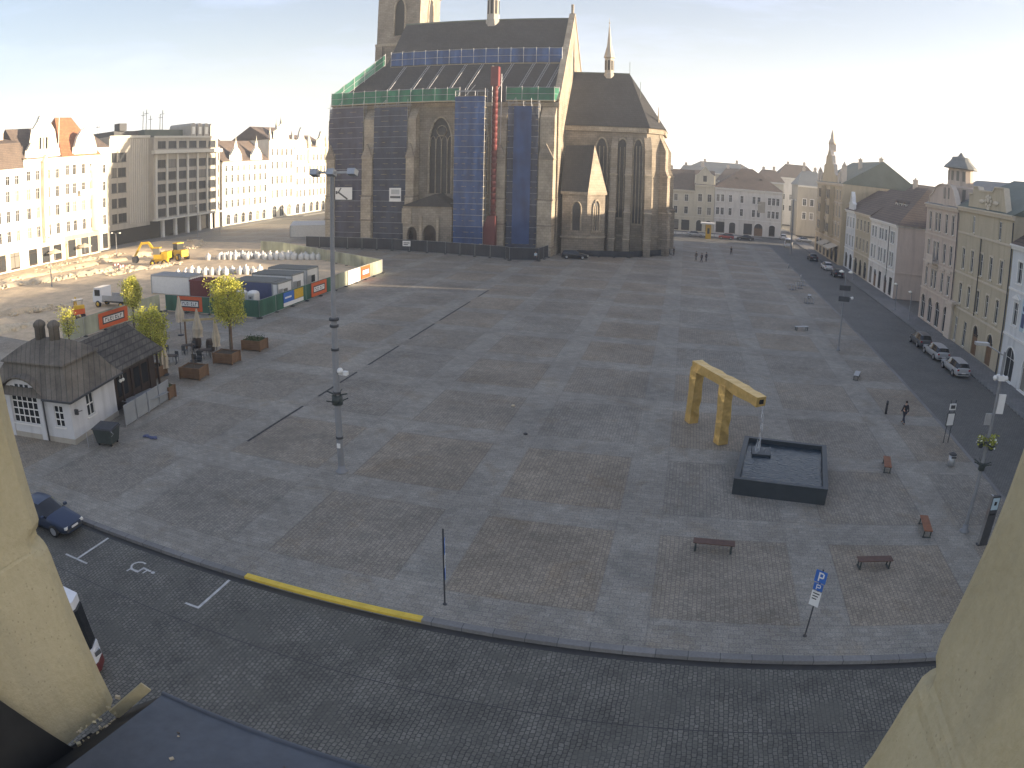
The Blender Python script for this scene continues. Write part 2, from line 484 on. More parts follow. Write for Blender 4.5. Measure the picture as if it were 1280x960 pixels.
def paving():
    """square: panels of small setts between a grid of paler slab strips"""
    m, nt, N, L, B = newmat('square_paving')
    g = N.new('ShaderNodeNewGeometry').outputs['Position']
    sp = N.new('ShaderNodeSeparateXYZ'); L.new(g, sp.inputs[0]); X, Y = sp.outputs[0], sp.outputs[1]
    # small uneven lines between stones: wobble the coordinates a little
    w = nd(N, 'ShaderNodeTexNoise', i_Scale=2.2, i_Detail=2.0); L.new(g, w.inputs['Vector'])
    vm = N.new('ShaderNodeVectorMath'); vm.operation = 'MULTIPLY_ADD'
    L.new(w.outputs['Color'], vm.inputs[0]); vm.inputs[1].default_value = (.11, .11, 0); L.new(g, vm.inputs[2])
    P = vm.outputs[0]
    fx = mathn(N, L, 'ABSOLUTE', mathn(N, L, 'SUBTRACT', mathn(N, L, 'FRACT', mathn(N, L, 'DIVIDE', mathn(N, L, 'ADD', X, 9.2 + 8.3 * 30.5), 8.3)), .5))
    fy = mathn(N, L, 'ABSOLUTE', mathn(N, L, 'SUBTRACT', mathn(N, L, 'FRACT', mathn(N, L, 'DIVIDE', mathn(N, L, 'ADD', Y, -31.1 + 9.1 * 30.5), 9.1)), .5))
    sx = mathn(N, L, 'LESS_THAN', fx, 1.08 / 8.3); sy = mathn(N, L, 'LESS_THAN', fy, 1.1 / 9.1)
    strip = mathn(N, L, 'MAXIMUM', sx, sy)
    ex = mathn(N, L, 'LESS_THAN', mathn(N, L, 'ABSOLUTE', mathn(N, L, 'SUBTRACT', fx, 1.08 / 8.3)), .006)
    ey = mathn(N, L, 'LESS_THAN', mathn(N, L, 'ABSOLUTE', mathn(N, L, 'SUBTRACT', fy, 1.1 / 9.1)), .006)
    edge = mathn(N, L, 'MAXIMUM', ex, ey)
    b1 = nd(N, 'ShaderNodeTexBrick', i_Scale=1.0); b1.offset = .5
    for k, v in (('Brick Width', .2), ('Row Height', .19), ('Mortar Size', .016), ('Mortar Smooth', .4)):
        b1.inputs[k].default_value = v
    b1.inputs['Color1'].default_value = (.206, .186, .152, 1); b1.inputs['Color2'].default_value = (.287, .258, .21, 1); b1.inputs['Mortar'].default_value = (.14, .13, .11, 1)
    mp = N.new('ShaderNodeMapping'); mp.inputs['Rotation'].default_value = (0, 0, PI / 2); L.new(P, mp.inputs[0]); L.new(mp.outputs[0], b1.inputs[0])
    b2 = nd(N, 'ShaderNodeTexBrick', i_Scale=1.0); b2.offset = .5
    for k, v in (('Brick Width', .42), ('Row Height', .28), ('Mortar Size', .012), ('Mortar Smooth', .4)):
        b2.inputs[k].default_value = v
    b2.inputs['Color1'].default_value = (.232, .214, .178, 1); b2.inputs['Color2'].default_value = (.284, .262, .22, 1); b2.inputs['Mortar'].default_value = (.155, .148, .14, 1)
    L.new(P, b2.inputs[0])
    c = mix(N, L, strip, b1.outputs[0], b2.outputs[0])
    # tone of each panel
    cx = mathn(N, L, 'FLOOR', mathn(N, L, 'DIVIDE', mathn(N, L, 'ADD', X, 9.2 + 8.3 * 30), 8.3)); cy = mathn(N, L, 'FLOOR', mathn(N, L, 'DIVIDE', mathn(N, L, 'ADD', Y, -31.1 + 9.1 * 30), 9.1))
    cc = N.new('ShaderNodeCombineXYZ'); L.new(cx, cc.inputs[0]); L.new(cy, cc.inputs[1])
    wn = N.new('ShaderNodeTexWhiteNoise'); L.new(cc.outputs[0], wn.inputs[0])
    tint = mix(N, L, wn.outputs['Value'], (.97, .98, 1.0), (1.06, .99, .92))
    c = mix(N, L, mathn(N, L, 'SUBTRACT', 1.0, strip), c, mix(N, L, 1.0, c, tint, 'MULTIPLY'))
    n1 = nd(N, 'ShaderNodeTexNoise', i_Scale=.16, i_Detail=8.0, i_Roughness=.62); L.new(g, n1.inputs['Vector'])
    n2 = nd(N, 'ShaderNodeTexNoise', i_Scale=1.1, i_Detail=5.0); L.new(g, n2.inputs['Vector'])
    r1 = nd(N, 'ShaderNodeMapRange'); r1.inputs[1].default_value = .32; r1.inputs[2].default_value = .68; r1.inputs[3].default_value = .78; r1.inputs[4].default_value = 1.2; L.new(n1.outputs[0], r1.inputs[0])
    k = mathn(N, L, 'MULTIPLY', r1.outputs[0], mathn(N, L, 'ADD', mathn(N, L, 'MULTIPLY', n2.outputs[0], .5), .75))
    kc = N.new('ShaderNodeCombineColor')
    for i in range(3):
        L.new(k, kc.inputs[i])
    c = mix(N, L, 1.0, c, kc.outputs[0], 'MULTIPLY')
    # gum spots and old stains
    vo = nd(N, 'ShaderNodeTexVoronoi', i_Scale=.8); L.new(g, vo.inputs[0])
    c = mix(N, L, mathn(N, L, 'MULTIPLY', mathn(N, L, 'LESS_THAN', vo.outputs[0], .045), .5), c, (.05, .05, .05))
    # worn and repaired patches with ragged outlines, brownish or greenish
    n4 = nd(N, 'ShaderNodeTexNoise', i_Scale=.38, i_Detail=9.0, i_Roughness=.7, i_Distortion=.6); L.new(g, n4.inputs['Vector'])
    r4 = nd(N, 'ShaderNodeMapRange'); r4.inputs[1].default_value = .54; r4.inputs[2].default_value = .64; r4.inputs[4].default_value = .5; L.new(n4.outputs[0], r4.inputs[0])
    c = mix(N, L, r4.outputs[0], c, mix(N, L, 1.0, c, (.9, .8, .68), 'MULTIPLY'))
    r5 = nd(N, 'ShaderNodeMapRange'); r5.inputs[1].default_value = .44; r5.inputs[2].default_value = .36; r5.inputs[4].default_value = .6; L.new(n4.outputs[0], r5.inputs[0])
    c = mix(N, L, r5.outputs[0], c, mix(N, L, 1.0, c, (.8, .84, .86), 'MULTIPLY'))
    n6 = nd(N, 'ShaderNodeTexNoise', i_Scale=14.0, i_Detail=3.0); L.new(g, n6.inputs['Vector'])
    r6 = nd(N, 'ShaderNodeMapRange'); r6.inputs[1].default_value = .35; r6.inputs[2].default_value = .65; r6.inputs[3].default_value = .78; r6.inputs[4].default_value = 1.22; L.new(n6.outputs[0], r6.inputs[0])
    k6 = N.new('ShaderNodeCombineColor')
    for i in range(3):
        L.new(r6.outputs[0], k6.inputs[i])
    c = mix(N, L, 1.0, c, k6.outputs[0], 'MULTIPLY')
    c = mix(N, L, mathn(N, L, 'MULTIPLY', edge, .12), c, (.05, .048, .045))
    L.new(c, B.inputs['Base Color'])
    B.inputs['Roughness'].default_value = .72; B.inputs['Specular IOR Level'].default_value = .35
    bp = nd(N, 'ShaderNodeBump', i_Strength=.45, i_Distance=.012)
    L.new(mathn(N, L, 'ADD', mathn(N, L, 'MULTIPLY', b1.outputs[1], -1.0), n2.outputs[0]), bp.inputs['Height']); L.new(bp.outputs[0], B.inputs['Normal'])
    return m


M['paving'] = paving()
M['setts'] = bricky('dark_road_setts', (.1, .096, .08), (.15, .142, .119), (.046, .044, .039), .2, .165, rot=PI / 2, ms=.02, rough=.6, bump=.7, var=.3, nscale=.5, wob=1, patch=.75)
M['setts2'] = bricky('road_setts_east', (.108, .106, .096), (.144, .14, .126), (.06, .058, .052), .22, .17, ms=.02, rough=.65, bump=.5, var=.16, nscale=.25)
M['darkstrip'] = plain('dark_groove_and_kerb_shade', (.035, .034, .032), .5, .3, 3)  # dark tone of the road groove and of the shade painted below the kerb
M['kerb'] = bricky('granite_kerb', (.15, .146, .14), (.185, .18, .172), (.08, .08, .08), 1.2, 5.0, ms=.02, bump=.1, var=.15)
M['pavement'] = bricky('pavement_slabs', (.15, .148, .142), (.185, .18, .172), (.09, .09, .085), .4, .4, ms=.015, bump=.2, var=.15)
M['earth'] = plain('dry_earth', (.55, .43, .29), .95, .28, .5, bump=.5, stain=0)
M['rubble'] = plain('stone_rubble', (.55, .46, .33), .95, .3, 2.5, bump=.6)
M['farground'] = plain('town_ground', (.12, .115, .1), .95, .2, .05)

# ------------------------------------------------------------------ camera (wide lens with barrel distortion)
F_PX, K3, YAW, PITCH, ROLL, CX, CY, HC = 907.706, .0437643, .2442283, .2185255, .0200914, 631.507, 401.667, 16.5
cd = bpy.data.cameras.new('webcam'); cam = bpy.data.objects.new('webcam', cd); COL.objects.link(cam); S.camera = cam
cd.type = 'PANO'; cd.panorama_type = 'FISHEYE_LENS_POLYNOMIAL'; cd.fisheye_fov = PI
cd.sensor_fit = 'HORIZONTAL'; cd.sensor_width = 36
mm = 36 / 1280
cd.fisheye_polynomial_k0 = 0; cd.fisheye_polynomial_k1 = -1 / (F_PX * mm); cd.fisheye_polynomial_k2 = 0
cd.fisheye_polynomial_k3 = -K3 / 640 ** 2 / F_PX / mm ** 3; cd.fisheye_polynomial_k4 = 0
cd.shift_x = (640 - CX) / 1280; cd.shift_y = (CY - 480) / 960
cd.clip_start = .02; cd.clip_end = 6000
c_, s_ = math.cos(YAW), math.sin(YAW)
right0 = Vector((c_, s_, 0)); fw0 = Vector((-s_, c_, 0))
fw = fw0 * math.cos(PITCH) + Vector((0, 0, -math.sin(PITCH))); up0 = fw0 * math.sin(PITCH) + Vector((0, 0, math.cos(PITCH)))
rt = right0 * math.cos(ROLL) + up0 * math.sin(ROLL); up = -right0 * math.sin(ROLL) + up0 * math.cos(ROLL)
CM = Matrix((rt, up, -fw)).transposed().to_4x4(); CM.translation = (0, 0, HC); cam.matrix_world = CM

# ------------------------------------------------------------------ light: low morning sun from the east
SUN_EL, SUN_N = R(8.5), R(5.7)          # elevation, and how far north of east
sd = Vector((math.cos(SUN_EL) * math.cos(SUN_N), math.cos(SUN_EL) * math.sin(SUN_N), math.sin(SUN_EL)))
sl = bpy.data.lights.new('sun', 'SUN'); so = bpy.data.objects.new('sun', sl); COL.objects.link(so)
sl.energy = 5.0; sl.angle = R(.5); sl.color = (1, .87, .72)
so.rotation_euler = sd.to_track_quat('Z', 'Y').to_euler(); so.location = (60, 0, 60)
w = bpy.data.worlds.new('World'); S.world = w; w.use_nodes = True
WN = w.node_tree.nodes; WL = w.node_tree.links
sky = WN.new('ShaderNodeTexSky'); sky.sky_type = 'NISHITA'; sky.sun_disc = False
sky.sun_elevation = SUN_EL; sky.sun_rotation = PI / 2 - SUN_N
sky.altitude = 300; sky.air_density = 1.0; sky.dust_density = 1.6; sky.ozone_density = 1.3
bg = WN['Background']; bg.inputs[1].default_value = .058
# a few thin high clouds in the sky itself
gw = WN.new('ShaderNodeTexCoord'); mpw = WN.new('ShaderNodeMapping'); mpw.inputs['Scale'].default_value = (1.2, 1.6, 7)
WL.new(gw.outputs['Generated'], mpw.inputs[0])
cn = nd(WN, 'ShaderNodeTexNoise', i_Scale=2.2, i_Detail=7.0, i_Roughness=.6); WL.new(mpw.outputs[0], cn.inputs['Vector'])
cr = nd(WN, 'ShaderNodeMapRange'); cr.inputs[1].default_value = .5; cr.inputs[2].default_value = .8; cr.inputs[3].default_value = .16; cr.inputs[4].default_value = .42
WL.new(cn.outputs[0], cr.inputs[0])
skm = mix(WN, WL, cr.outputs[0], sky.outputs[0], (5.1, 6.4, 11.5))
# the pale bright band of low morning haze along the horizon
sepw = WN.new('ShaderNodeSeparateXYZ'); WL.new(gw.outputs['Generated'], sepw.inputs[0])
hz = mathn(WN, WL, 'MULTIPLY', mathn(WN, WL, 'POWER', mathn(WN, WL, 'SUBTRACT', 1.0, mathn(WN, WL, 'ABSOLUTE', sepw.outputs[2])), 13.0), .85)
skm = mix(WN, WL, hz, skm, (9.5, 9.4, 9.2)); WL.new(skm, bg.inputs[0])
S.view_settings.view_transform = 'Standard'; S.view_settings.look = 'None'; S.view_settings.exposure = 1.9; S.view_settings.gamma = 1
S.view_settings.use_white_balance = True; S.view_settings.white_balance_temperature = 7450; S.view_settings.white_balance_tint = 10
S.cycles.use_denoising = True; S.cycles.max_bounces = 6; S.cycles.transparent_max_bounces = 16; S.cycles.volume_bounces = 1
S.cycles.filter_width = 1.5

# ------------------------------------------------------------------ ground
def slab(name, poly, z0, z1, m, kind='structure'):
    b = MB(); b.ext([(x, y, z0) for x, y in poly], (0, 0, z1 - z0))
    return struct(b.build(name, m), kind)


b = MB(); b.add([(-520, -520, -.4), (520, -520, -.4), (520, 520, -.4), (-520, 520, -.4)], [(0, 1, 2, 3)])
struct(b.build('ground', M['farground']))
slab('square', [(-118, 21.1), (21.1, 21.1), (21.1, 172), (-118, 172)], -.35, 0, M['paving'])
b = MB(); b.box(-118, 21.4, 20.75, 21.1, -.35, .012); b.box(21.1, 21.4, 21.1, 172, -.35, .012)
struct(b.build('kerb', M['kerb']))
slab('south_road', [(-118, 5), (60, 5), (60, 20.75), (-118, 20.75)], -.35, -.17, M['setts'])
slab('east_road', [(21.4, 20.75), (30.4, 20.75), (30.4, 320), (21.4, 320)], -.35, -.09, M['setts2'])
slab('east_pavement', [(30.4, 20.75), (34.05, 20.75), (34.05, 320), (30.4, 320)], -.35, .02, M['pavement'])
slab('side_street', [(34.05, 93.5), (130, 93.5), (130, 107), (34.05, 107)], -.35, -.05, M['setts2'])
slab('north_road', [(-118, 172), (21.4, 172), (21.4, 189), (-118, 189)], -.35, -.08, M['setts2'])
slab('north_pavement', [(-118, 189), (21.4, 189), (21.4, 198.05), (-118, 198.05)], -.35, .03, M['pavement'])
slab('west_pavement', [(-124, 20), (-118, 20), (-118, 235), (-124, 235)], -.35, .02, M['pavement'])
# groove in the south road where two beds of setts meet, with the darker drain line
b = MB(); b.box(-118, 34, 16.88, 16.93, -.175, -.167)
struct(b.build('road_groove', M['darkstrip']))
for x0, x1, nm in ((-25.5, -25.39, 0), (-24.4, -24.29, 0)):
    pass
b = MB()
b.box(-24.42, -24.3, 18.05, 20.7, -.17, -.166); b.box(-25.2, -23.6, 17.93, 18.05, -.17, -.166)
b.box(-16.86, -16.74, 18.05, 20.7, -.17, -.166); b.box(-17.5, -16.75, 17.93, 18.05, -.17, -.166)
struct(b.build('parking_marking', M['paintline']))
# wheelchair symbol painted in the bay
b = MB()
T0 = Matrix.Translation((-21.0, 19.2, -.166)) @ Matrix.Rotation(R(-96), 4, 'Z'); b.T = T0
for i in range(14):
    a0, a1 = R(-200 + i * 17), R(-200 + (i + 1) * 17)
    b.add([(.42 * math.cos(a0), .42 * math.sin(a0) - .2, 0), (.32 * math.cos(a0), .32 * math.sin(a0) - .2, 0), (.32 * math.cos(a1), .32 * math.sin(a1) - .2, 0), (.42 * math.cos(a1), .42 * math.sin(a1) - .2, 0)], [(0, 1, 2, 3)])
for x0, y0, x1, y1 in ((-.1, .05, .02, .6), (.02, .05, .42, .15), (.34, -.42, .44, .05), (.44, -.42, .66, -.34), (.02, .34, .3, .42)):
    b.add([(x0, y0, .0005), (x1, y0, .0005), (x1, y1, .0005), (x0, y1, .0005)], [(0, 1, 2, 3)])
b.add([(-.04 + .1 * math.cos(i * PI / 5), .74 + .1 * math.sin(i * PI / 5), .0005) for i in range(10)], [tuple(range(10))])
b.T = Matrix()
struct(b.build('wheelchair_marking', M['paintline']))
slab('kerb_shade_strip', [(-118, 20.42), (60, 20.42), (60, 20.75), (-118, 20.75)], -.3, -.164, M['darkstrip'])  # dark strip painting the shade of the kerb's face onto the road edge
b = MB(); b.box(-16.2, -8.2, 20.744, 21.05, -.1, .016)
struct(b.build('kerb_marking', M['kerbyellow']))
# drain slots set in the paving, one beside the other in a long line
SL = [((34.0, 41.2), 'nearest the kiosk of'), ((43.5, 50.1), 'second from the south of'), ((52.3, 59.0), 'third from the south of'), ((61.6, 68.6), 'in the middle of'), ((70.2, 81.2), 'fifth from the south of'), ((84.6, 89.4), 'farthest north of')]
for (y0, y1), wd in SL:
    b = MB(); b.box(-24.68, -24.5, y0, y1, -.05, .004, 0)
    for i in range(int((y1 - y0) / .5)):
        b.box(-24.7, -24.48, y0 + i * .5, y0 + i * .5 + .05, 0, .008, 1)
    tag(b.build('drain_grate', [M['black'], M['darkgrey']]), 'dark slot drain in the paving, %s the line' % wd, 'drain', 'slot drains in the square')
# construction ground: bare earth, slightly uneven
b = MB(); nx, ny = 60, 60
pts = []
for j in range(ny + 1):
    for i in range(nx + 1):
        x = -117.5 + 73 * i / nx; y = 46 + 84 * j / ny
        ed = min(1, min(i, j, nx - i, ny - j) / 4)
        z = .012 + ed * (.12 * math.sin(x * .45 + y * .2) ** 2 + .15 * random.random() * (1 if x < -70 else .25) - .02)
        pts.append((x, y, max(.008, z)))
fs = [(j * (nx + 1) + i, j * (nx + 1) + i + 1, (j + 1) * (nx + 1) + i + 1, (j + 1) * (nx + 1) + i) for j in range(ny) for i in range(nx) if not (pts[j * (nx + 1) + i][0] > -58.2 and pts[j * (nx + 1) + i][1] < 64) and not (pts[j * (nx + 1) + i][0] > -72 and pts[j * (nx + 1) + i][1] > 116 - (pts[j * (nx + 1) + i][0] + 72) * .6)]
b.add(pts, fs, 0, True)
struct(b.build('construction_ground', M['earth']))
# ------------------------------------------------------------------ houses
def holed(b, u0, u1, z0, z1, holes, dep=.22, y=0.0, mi=0, flip=False):
    """a wall sheet in the plane y, facing -y, with rectangular openings and their reveals"""
    us = sorted({u0, u1, *[h[0] for h in holes], *[h[1] for h in holes]}); zs = sorted({z0, z1, *[h[2] for h in holes], *[h[3] for h in holes]})
    us = [u for u in us if u0 <= u <= u1]; zs = [z for z in zs if z0 <= z <= z1]
    for i in range(len(us) - 1):
        for j in range(len(zs) - 1):
            um, zm = (us[i] + us[i + 1]) / 2, (zs[j] + zs[j + 1]) / 2
            if any(h[0] < um < h[1] and h[2] < zm < h[3] for h in holes):
                continue
            b.add([(us[i], y, zs[j]), (us[i + 1], y, zs[j]), (us[i + 1], y, zs[j + 1]), (us[i], y, zs[j + 1])], [(0, 1, 2, 3)], mi)
    for a, c, d, e in [h[:4] for h in holes]:
        Y = y + dep
        b.add([(a, y, d), (a, Y, d), (a, Y, e), (a, y, e)], [(0, 1, 2, 3)], mi)
        b.add([(c, y, d), (c, y, e), (c, Y, e), (c, Y, d)], [(0, 1, 2, 3)], mi)
        b.add([(a, y, d), (c, y, d), (c, Y, d), (a, Y, d)], [(0, 1, 2, 3)], mi)
        b.add([(a, y, e), (a, Y, e), (c, Y, e), (c, y, e)], [(0, 1, 2, 3)], mi)


WC = {}


def window_meshes(w, h, arch, style, trim, wall):
    key = (round(w, 2), round(h, 2), arch, style, trim, wall)
    if key in WC:
        return WC[key]
    b = MB(); p = MB(); a = w / 2
    # casing, sill and head on the wall face
    if style in ('cased', 'hood', 'plain'):
        if style != 'plain':
            b.box(-a - .16, -a, -.06, .01, -.02, h, 1); b.box(a, a + .16, -.06, .01, -.02, h, 1)
            b.box(-a - .16, a + .16, -.07, .01, h, h + .17, 1)
        b.box(-a - .2, a + .2, -.14, .02, -.12, -.02, 1)
        if style == 'hood':
            b.box(-a - .3, a + .3, -.22, .01, h + .3, h + .42, 1)
            b.ext([(-a - .3, -.2, h + .42), (a + .3, -.2, h + .42), (0, -.2, h + .75)], (0, .21, 0), 1)
    if style == 'arch':
        pass
    # sash
    if style == 'shop':
        b.box(-a, a, .1, .16, 0, .35, 0)
        n = max(1, int(w / 1.3))
        for i in range(n + 1):
            x = -a + i * w / n; b.box(max(-a, x - .05), min(a, x + .05), .09, .17, .35, h, 0)
        b.box(-a, a, .09, .165, h - .1, h, 0); b.box(-a, a, .092, .168, h - .75, h - .66, 0)
    else:
        b.box(-a, -a + .05, .1, .16, 0, h, 0); b.box(a - .05, a, .1, .16, 0, h, 0)
        b.box(-a + .07, a - .07, .1, .16, 0, .08, 0); b.box(-a + .07, a - .07, .1, .16, h - .07, h, 0)
        b.box(-.025, .025, .102, .158, .08, h - .07, 0)
        if h > 1.3:
            b.box(-a + .07, a - .07, .104, .156, h * .66, h * .66 + .04, 0)
        if style == 'door':
            b.box(-a + .07, -.035, .11, .15, .08, h * .62, 0); b.box(.035, a - .07, .11, .15, .08, h * .62, 0)
    if arch:
        n = 10; pl = [(a, h)]
        pl = [(a * math.cos(PI * i / n), h - a * (1 if arch == 1 else arch) * (1 - math.sin(PI * i / n))) for i in range(n + 1)]
        k = n // 2
        b.ext([(x, -.012, z) for x, z in pl[:k + 1]] + [(a, -.012, h)][:0] + [(0, -.012, h + .004), (a, -.012, h + .004)], (0, .19, 0), 2)
        b.ext([(x, -.012, z) for x, z in pl[k:]] + [(-a, -.012, h + .004), (0, -.012, h + .004)], (0, .19, 0), 2)
        for i in range(n):
            (x0, z0), (x1, z1) = pl[i], pl[i + 1]
            t0, t1 = PI * i / n, PI * (i + 1) / n
            b.ext([(x0, -.08, z0), (x1, -.08, z1), (x1 + .14 * math.cos(t1), -.08, z1 + .14 * math.sin(t1)), (x0 + .14 * math.cos(t0), -.08, z0 + .14 * math.sin(t0))], (0, .066, 0), 1)
    p.box(-a, a, .125, .135, 0, h)
    WC[key] = (b.mesh('window', [M[style == 'shop' and 'darkwood' or ('wood' if style == 'door' else 'white')], M[trim], M[wall]]), p.mesh('pane', M['glass']))
    return WC[key]


def put_window(parent, u, z, w, h, arch=0, style='cased', trim='white', wall='white', name=None, y=0):
    f, p = window_meshes(w, h, arch, style, trim, wall)
    nm = name or {'shop': 'shop_window', 'door': 'door'}.get(style, 'window')
    o = link(nm, f, parent, Matrix.Translation((u, y, z)))
    link('pane', p, o)
    return o


def roof_shape(b, kind, w, d, z, h, ov=.35, ridge=None, mi=0, back=None):
    x0, x1, y0, y1 = -ov * .3, w + ov * .3, -ov, d + ov
    if kind == 'gable':
        pr = [(y0, z), (y1, z), (d / 2, z + h)]
        b.ext([(x0, y, q) for y, q in pr], (x1 - x0, 0, 0), mi)
    elif kind == 'hip':
        r = ridge if ridge else d / 2
        A = [(x0 - ov, y0, z), (x1 + ov, y0, z), (x1 + ov, y1, z), (x0 - ov, y1, z), (x0 + r, d / 2, z + h), (x1 - r, d / 2, z + h)]
        b.add(A, [(0, 1, 5, 4), (1, 2, 5), (2, 3, 4, 5), (3, 0, 4), (3, 2, 1, 0)], mi)
    elif kind == 'hipR':       # hipped at the u = w end only
        r = ridge if ridge else d / 2
        A = [(x0, y0, z), (x1 + ov, y0, z), (x1 + ov, y1, z), (x0, y1, z), (x0, d / 2, z + h), (x1 - r, d / 2, z + h)]
        b.add(A, [(0, 1, 5, 4), (1, 2, 5), (2, 3, 4, 5), (3, 0, 4), (3, 2, 1, 0)], mi)
    elif kind == 'mansard':
        i = 1.6; t = h * .8
        A = [(x0, y0, z), (x1, y0, z), (x1, y1, z), (x0, y1, z), (x0, y0 + i, z + t), (x1, y0 + i, z + t), (x1, y1 - i, z + t), (x0, y1 - i, z + t), (x0, d / 2, z + h), (x1, d / 2, z + h)]
        b.add(A, [(0, 1, 5, 4), (2, 3, 7, 6), (4, 5, 9, 8), (6, 7, 8, 9), (0, 4, 8, 7, 3), (1, 2, 6, 9, 5), (3, 2, 1, 0)], mi)
    elif kind == 'flat':
        b.box(x0 + ov * .3 + .3, x1 - ov * .3 - .3, .3, d - .3, z - .2, z + h, mi)


def house(name, label, loc, rz, w, d, eave, wall, roofm, rows, roof=('gable', 5), trim='white', cornice=(.45, .5), belts=(), cat='house', group=None, wname=None, chimneys=(), base=.0, dormers=()):
    t = thing(name, label, cat, loc, rz, group)
    b = MB(); holes = []
    for r in rows:
        for u in r['u']:
            holes.append((u - r['w'] / 2, u + r['w'] / 2, r['z'], r['z'] + r['h']))
    holed(b, 0, w, base, eave, holes)
    b.add([(0, 0, base), (0, d, base), (0, d, eave), (0, 0, eave)], [(3, 2, 1, 0)][:0] + [(0, 3, 2, 1)])
    b.add([(w, 0, base), (w, d, base), (w, d, eave), (w, 0, eave)], [(0, 1, 2, 3)])
    b.add([(0, d, base), (w, d, base), (w, d, eave), (0, d, eave)], [(0, 3, 2, 1)])
    b.add([(.3, .6, base + .01), (w - .3, .6, base + .01), (w - .3, .6, eave), (.3, .6, eave)], [(0, 1, 2, 3)], 1)
    if roof[0] in ('gable', 'mansard'):
        hh = roof[1]
        if roof[0] == 'gable':
            for x in (.02, w - .02):
                b.add([(x, 0, eave), (x, d, eave), (x, d / 2, eave + hh - .05)], [(0, 1, 2)])
    wo = b.build('wall', [M[wall], M['black']], t, False)
    for r in rows:
        for u in r['u']:
            put_window(t, u, r['z'], r['w'], r['h'], r.get('arch', 0), r.get('s', 'cased'), r.get('trim', trim), wall, r.get('n'))
    if cornice:
        p, h = cornice
        c = MB(); c.ext([(-.05, y, z) for y, z in ((.02, eave - .003), (-p, eave - .003), (-p, eave - .18), (-p * .6, eave - .2), (-p * .55, eave - h), (.02, eave - h))], (w + .1, 0, 0)); c.build('cornice', M[trim], t, False)
    for z in belts:
        c = MB(); c.box(-.02, w + .02, -.1, .012, z, z + .22); c.build('string_course', M[trim], t, False)
    ro = None
    if roof:
        b = MB(); roof_shape(b, roof[0], w, d, eave, roof[1], ridge=roof[2] if len(roof) > 2 else None)
        ro = b.build('roof', M[roofm], t, False)
        for u, v, zt in chimneys:
            q = MB(); q.box(u - .45, u + .45, v - .35, v + .35, eave + .3, zt); q.box(u - .52, u + .52, v - .42, v + .42, zt, zt + .18)
            q.box(u - .25, u - .05, v - .1, v + .1, zt + .18, zt + .5); q.box(u + .05, u + .25, v - .1, v + .1, zt + .18, zt + .5)
            q.build('chimney', M['pinktrim' if wall != 'concrete' else 'concrete'], ro, False)
        for u, v, z in dormers:
            q = MB(); q.box(u - .6, u + .6, v, v + 2.2, z, z + 1.1, 0); q.ext([(u - .75, v - .1, z + 1.1), (u + .75, v - .1, z + 1.1), (u, v - .1, z + 1.6)], (0, 2.6, 0), 1)
            q.box(u - .35, u + .35, v - .02, v + .01, z + .15, z + .95, 2)
            q.build('dormer', [M[wall], M[roofm], M['glass']], ro, False)
    return t, ro


def gable(parent, pts, m, th=.5, y=-.03, name='gable', trimm=None):
    """a shaped street gable: outline (u, z) with real thickness and a coping"""
    b = MB(); b.ext([(u, y, z) for u, z in pts], (0, th, 0), 0)
    for i in range(len(pts) - 1):
        (a, c), (e, f) = pts[i], pts[i + 1]
        if i < len(pts) - 1:
            b.bar((a, y + th / 2, c + .06), (e, y + th / 2, f + .06), th + .24, .14, 1)
    return b.build(name, [M[m], M[trimm or m]], parent, False)


def spread(a, b, n):
    return [a + (b - a) * (i + .5) / n for i in range(n)]


def row(z, h, u, w=1.1, **k):
    return dict(z=z, h=h, u=u, w=w, **k)


Q = PI / 2
# ---- west side (lit by the sun), from the south to the north
t, ro = house('corner_house', 'cream sunlit house with dark mansard roof at the left edge, south of the gabled house', (-118, 66, 0), Q, 21, 14, 19.7, 'cream2', 'tile',
              [row(.3, 3.2, spread(1, 20, 5), 2.6, s='shop'), row(5.6, 2.2, spread(.6, 20.6, 8)), row(9.4, 2.3, spread(.6, 20.6, 8), s='hood'), row(13.3, 2.2, spread(.6, 20.6, 8)), row(16.6, 1.8, spread(.6, 20.6, 8))],
              ('mansard', 6.5), belts=(4.9, 12.6), chimneys=((3, 6, 27), (15, 5, 27.6), (19, 6, 27.6)))
q = MB(); q.box(2, 18, -1.6, -.15, 4.0, 4.25); q.box(1, 20.5, -.5, -.02, 3.75, 4.6); q.build('shop_fascia', M['white'], t, False)
t, ro = house('gabled_house', 'pale sunlit house with a tall curved street gable beside the red domed house', (-118, 87, 0), Q, 11.5, 14, 21.3, 'cream2', 'tile',
              [row(.3, 3.2, [2.2, 6, 9.4], 2.4, s='shop'), row(5.6, 2.3, [1.6, 4.2, 7.2, 9.9]), row(9.4, 2.3, [1.6, 4.2, 7.2, 9.9]), row(13.2, 2.3, [1.6, 4.2, 7.2, 9.9], s='hood'), row(17, 2, [1.6, 4.2, 7.2, 9.9])],
              ('gable', 6.8), belts=(4.9, 12.4), trim='trimcream')
g = gable(t, [(1, 21.3), (1.2, 23), (2.3, 24.5), (2.8, 27.2), (4, 28.6), (4.6, 29.8), (6, 30.2), (7, 29.6), (7.6, 28.4), (8.8, 27), (9.4, 24.6), (10.4, 23), (10.6, 21.3)], 'cream2', trimm='trimcream')
for u in (4.9, 5.8, 6.7):
    q = MB(); q.box(u - .3, u + .3, -.06, -.02, 23.2, 25.6, 0); q.box(u - .36, u + .36, -.12, -.035, 23.05, 23.2, 1); q.build('attic_window', [M['glass'], M['trimcream']], t, False)
q = MB(); q.box(5.2, 6.4, -1.1, -.05, 4.5, 20.6); q.ext([(5.0, -1.2, 20.6), (6.6, -1.2, 20.6), (5.8, -1.2, 22)], (0, 1.15, 0)); q.build('bay', M['cream2'], t, False)
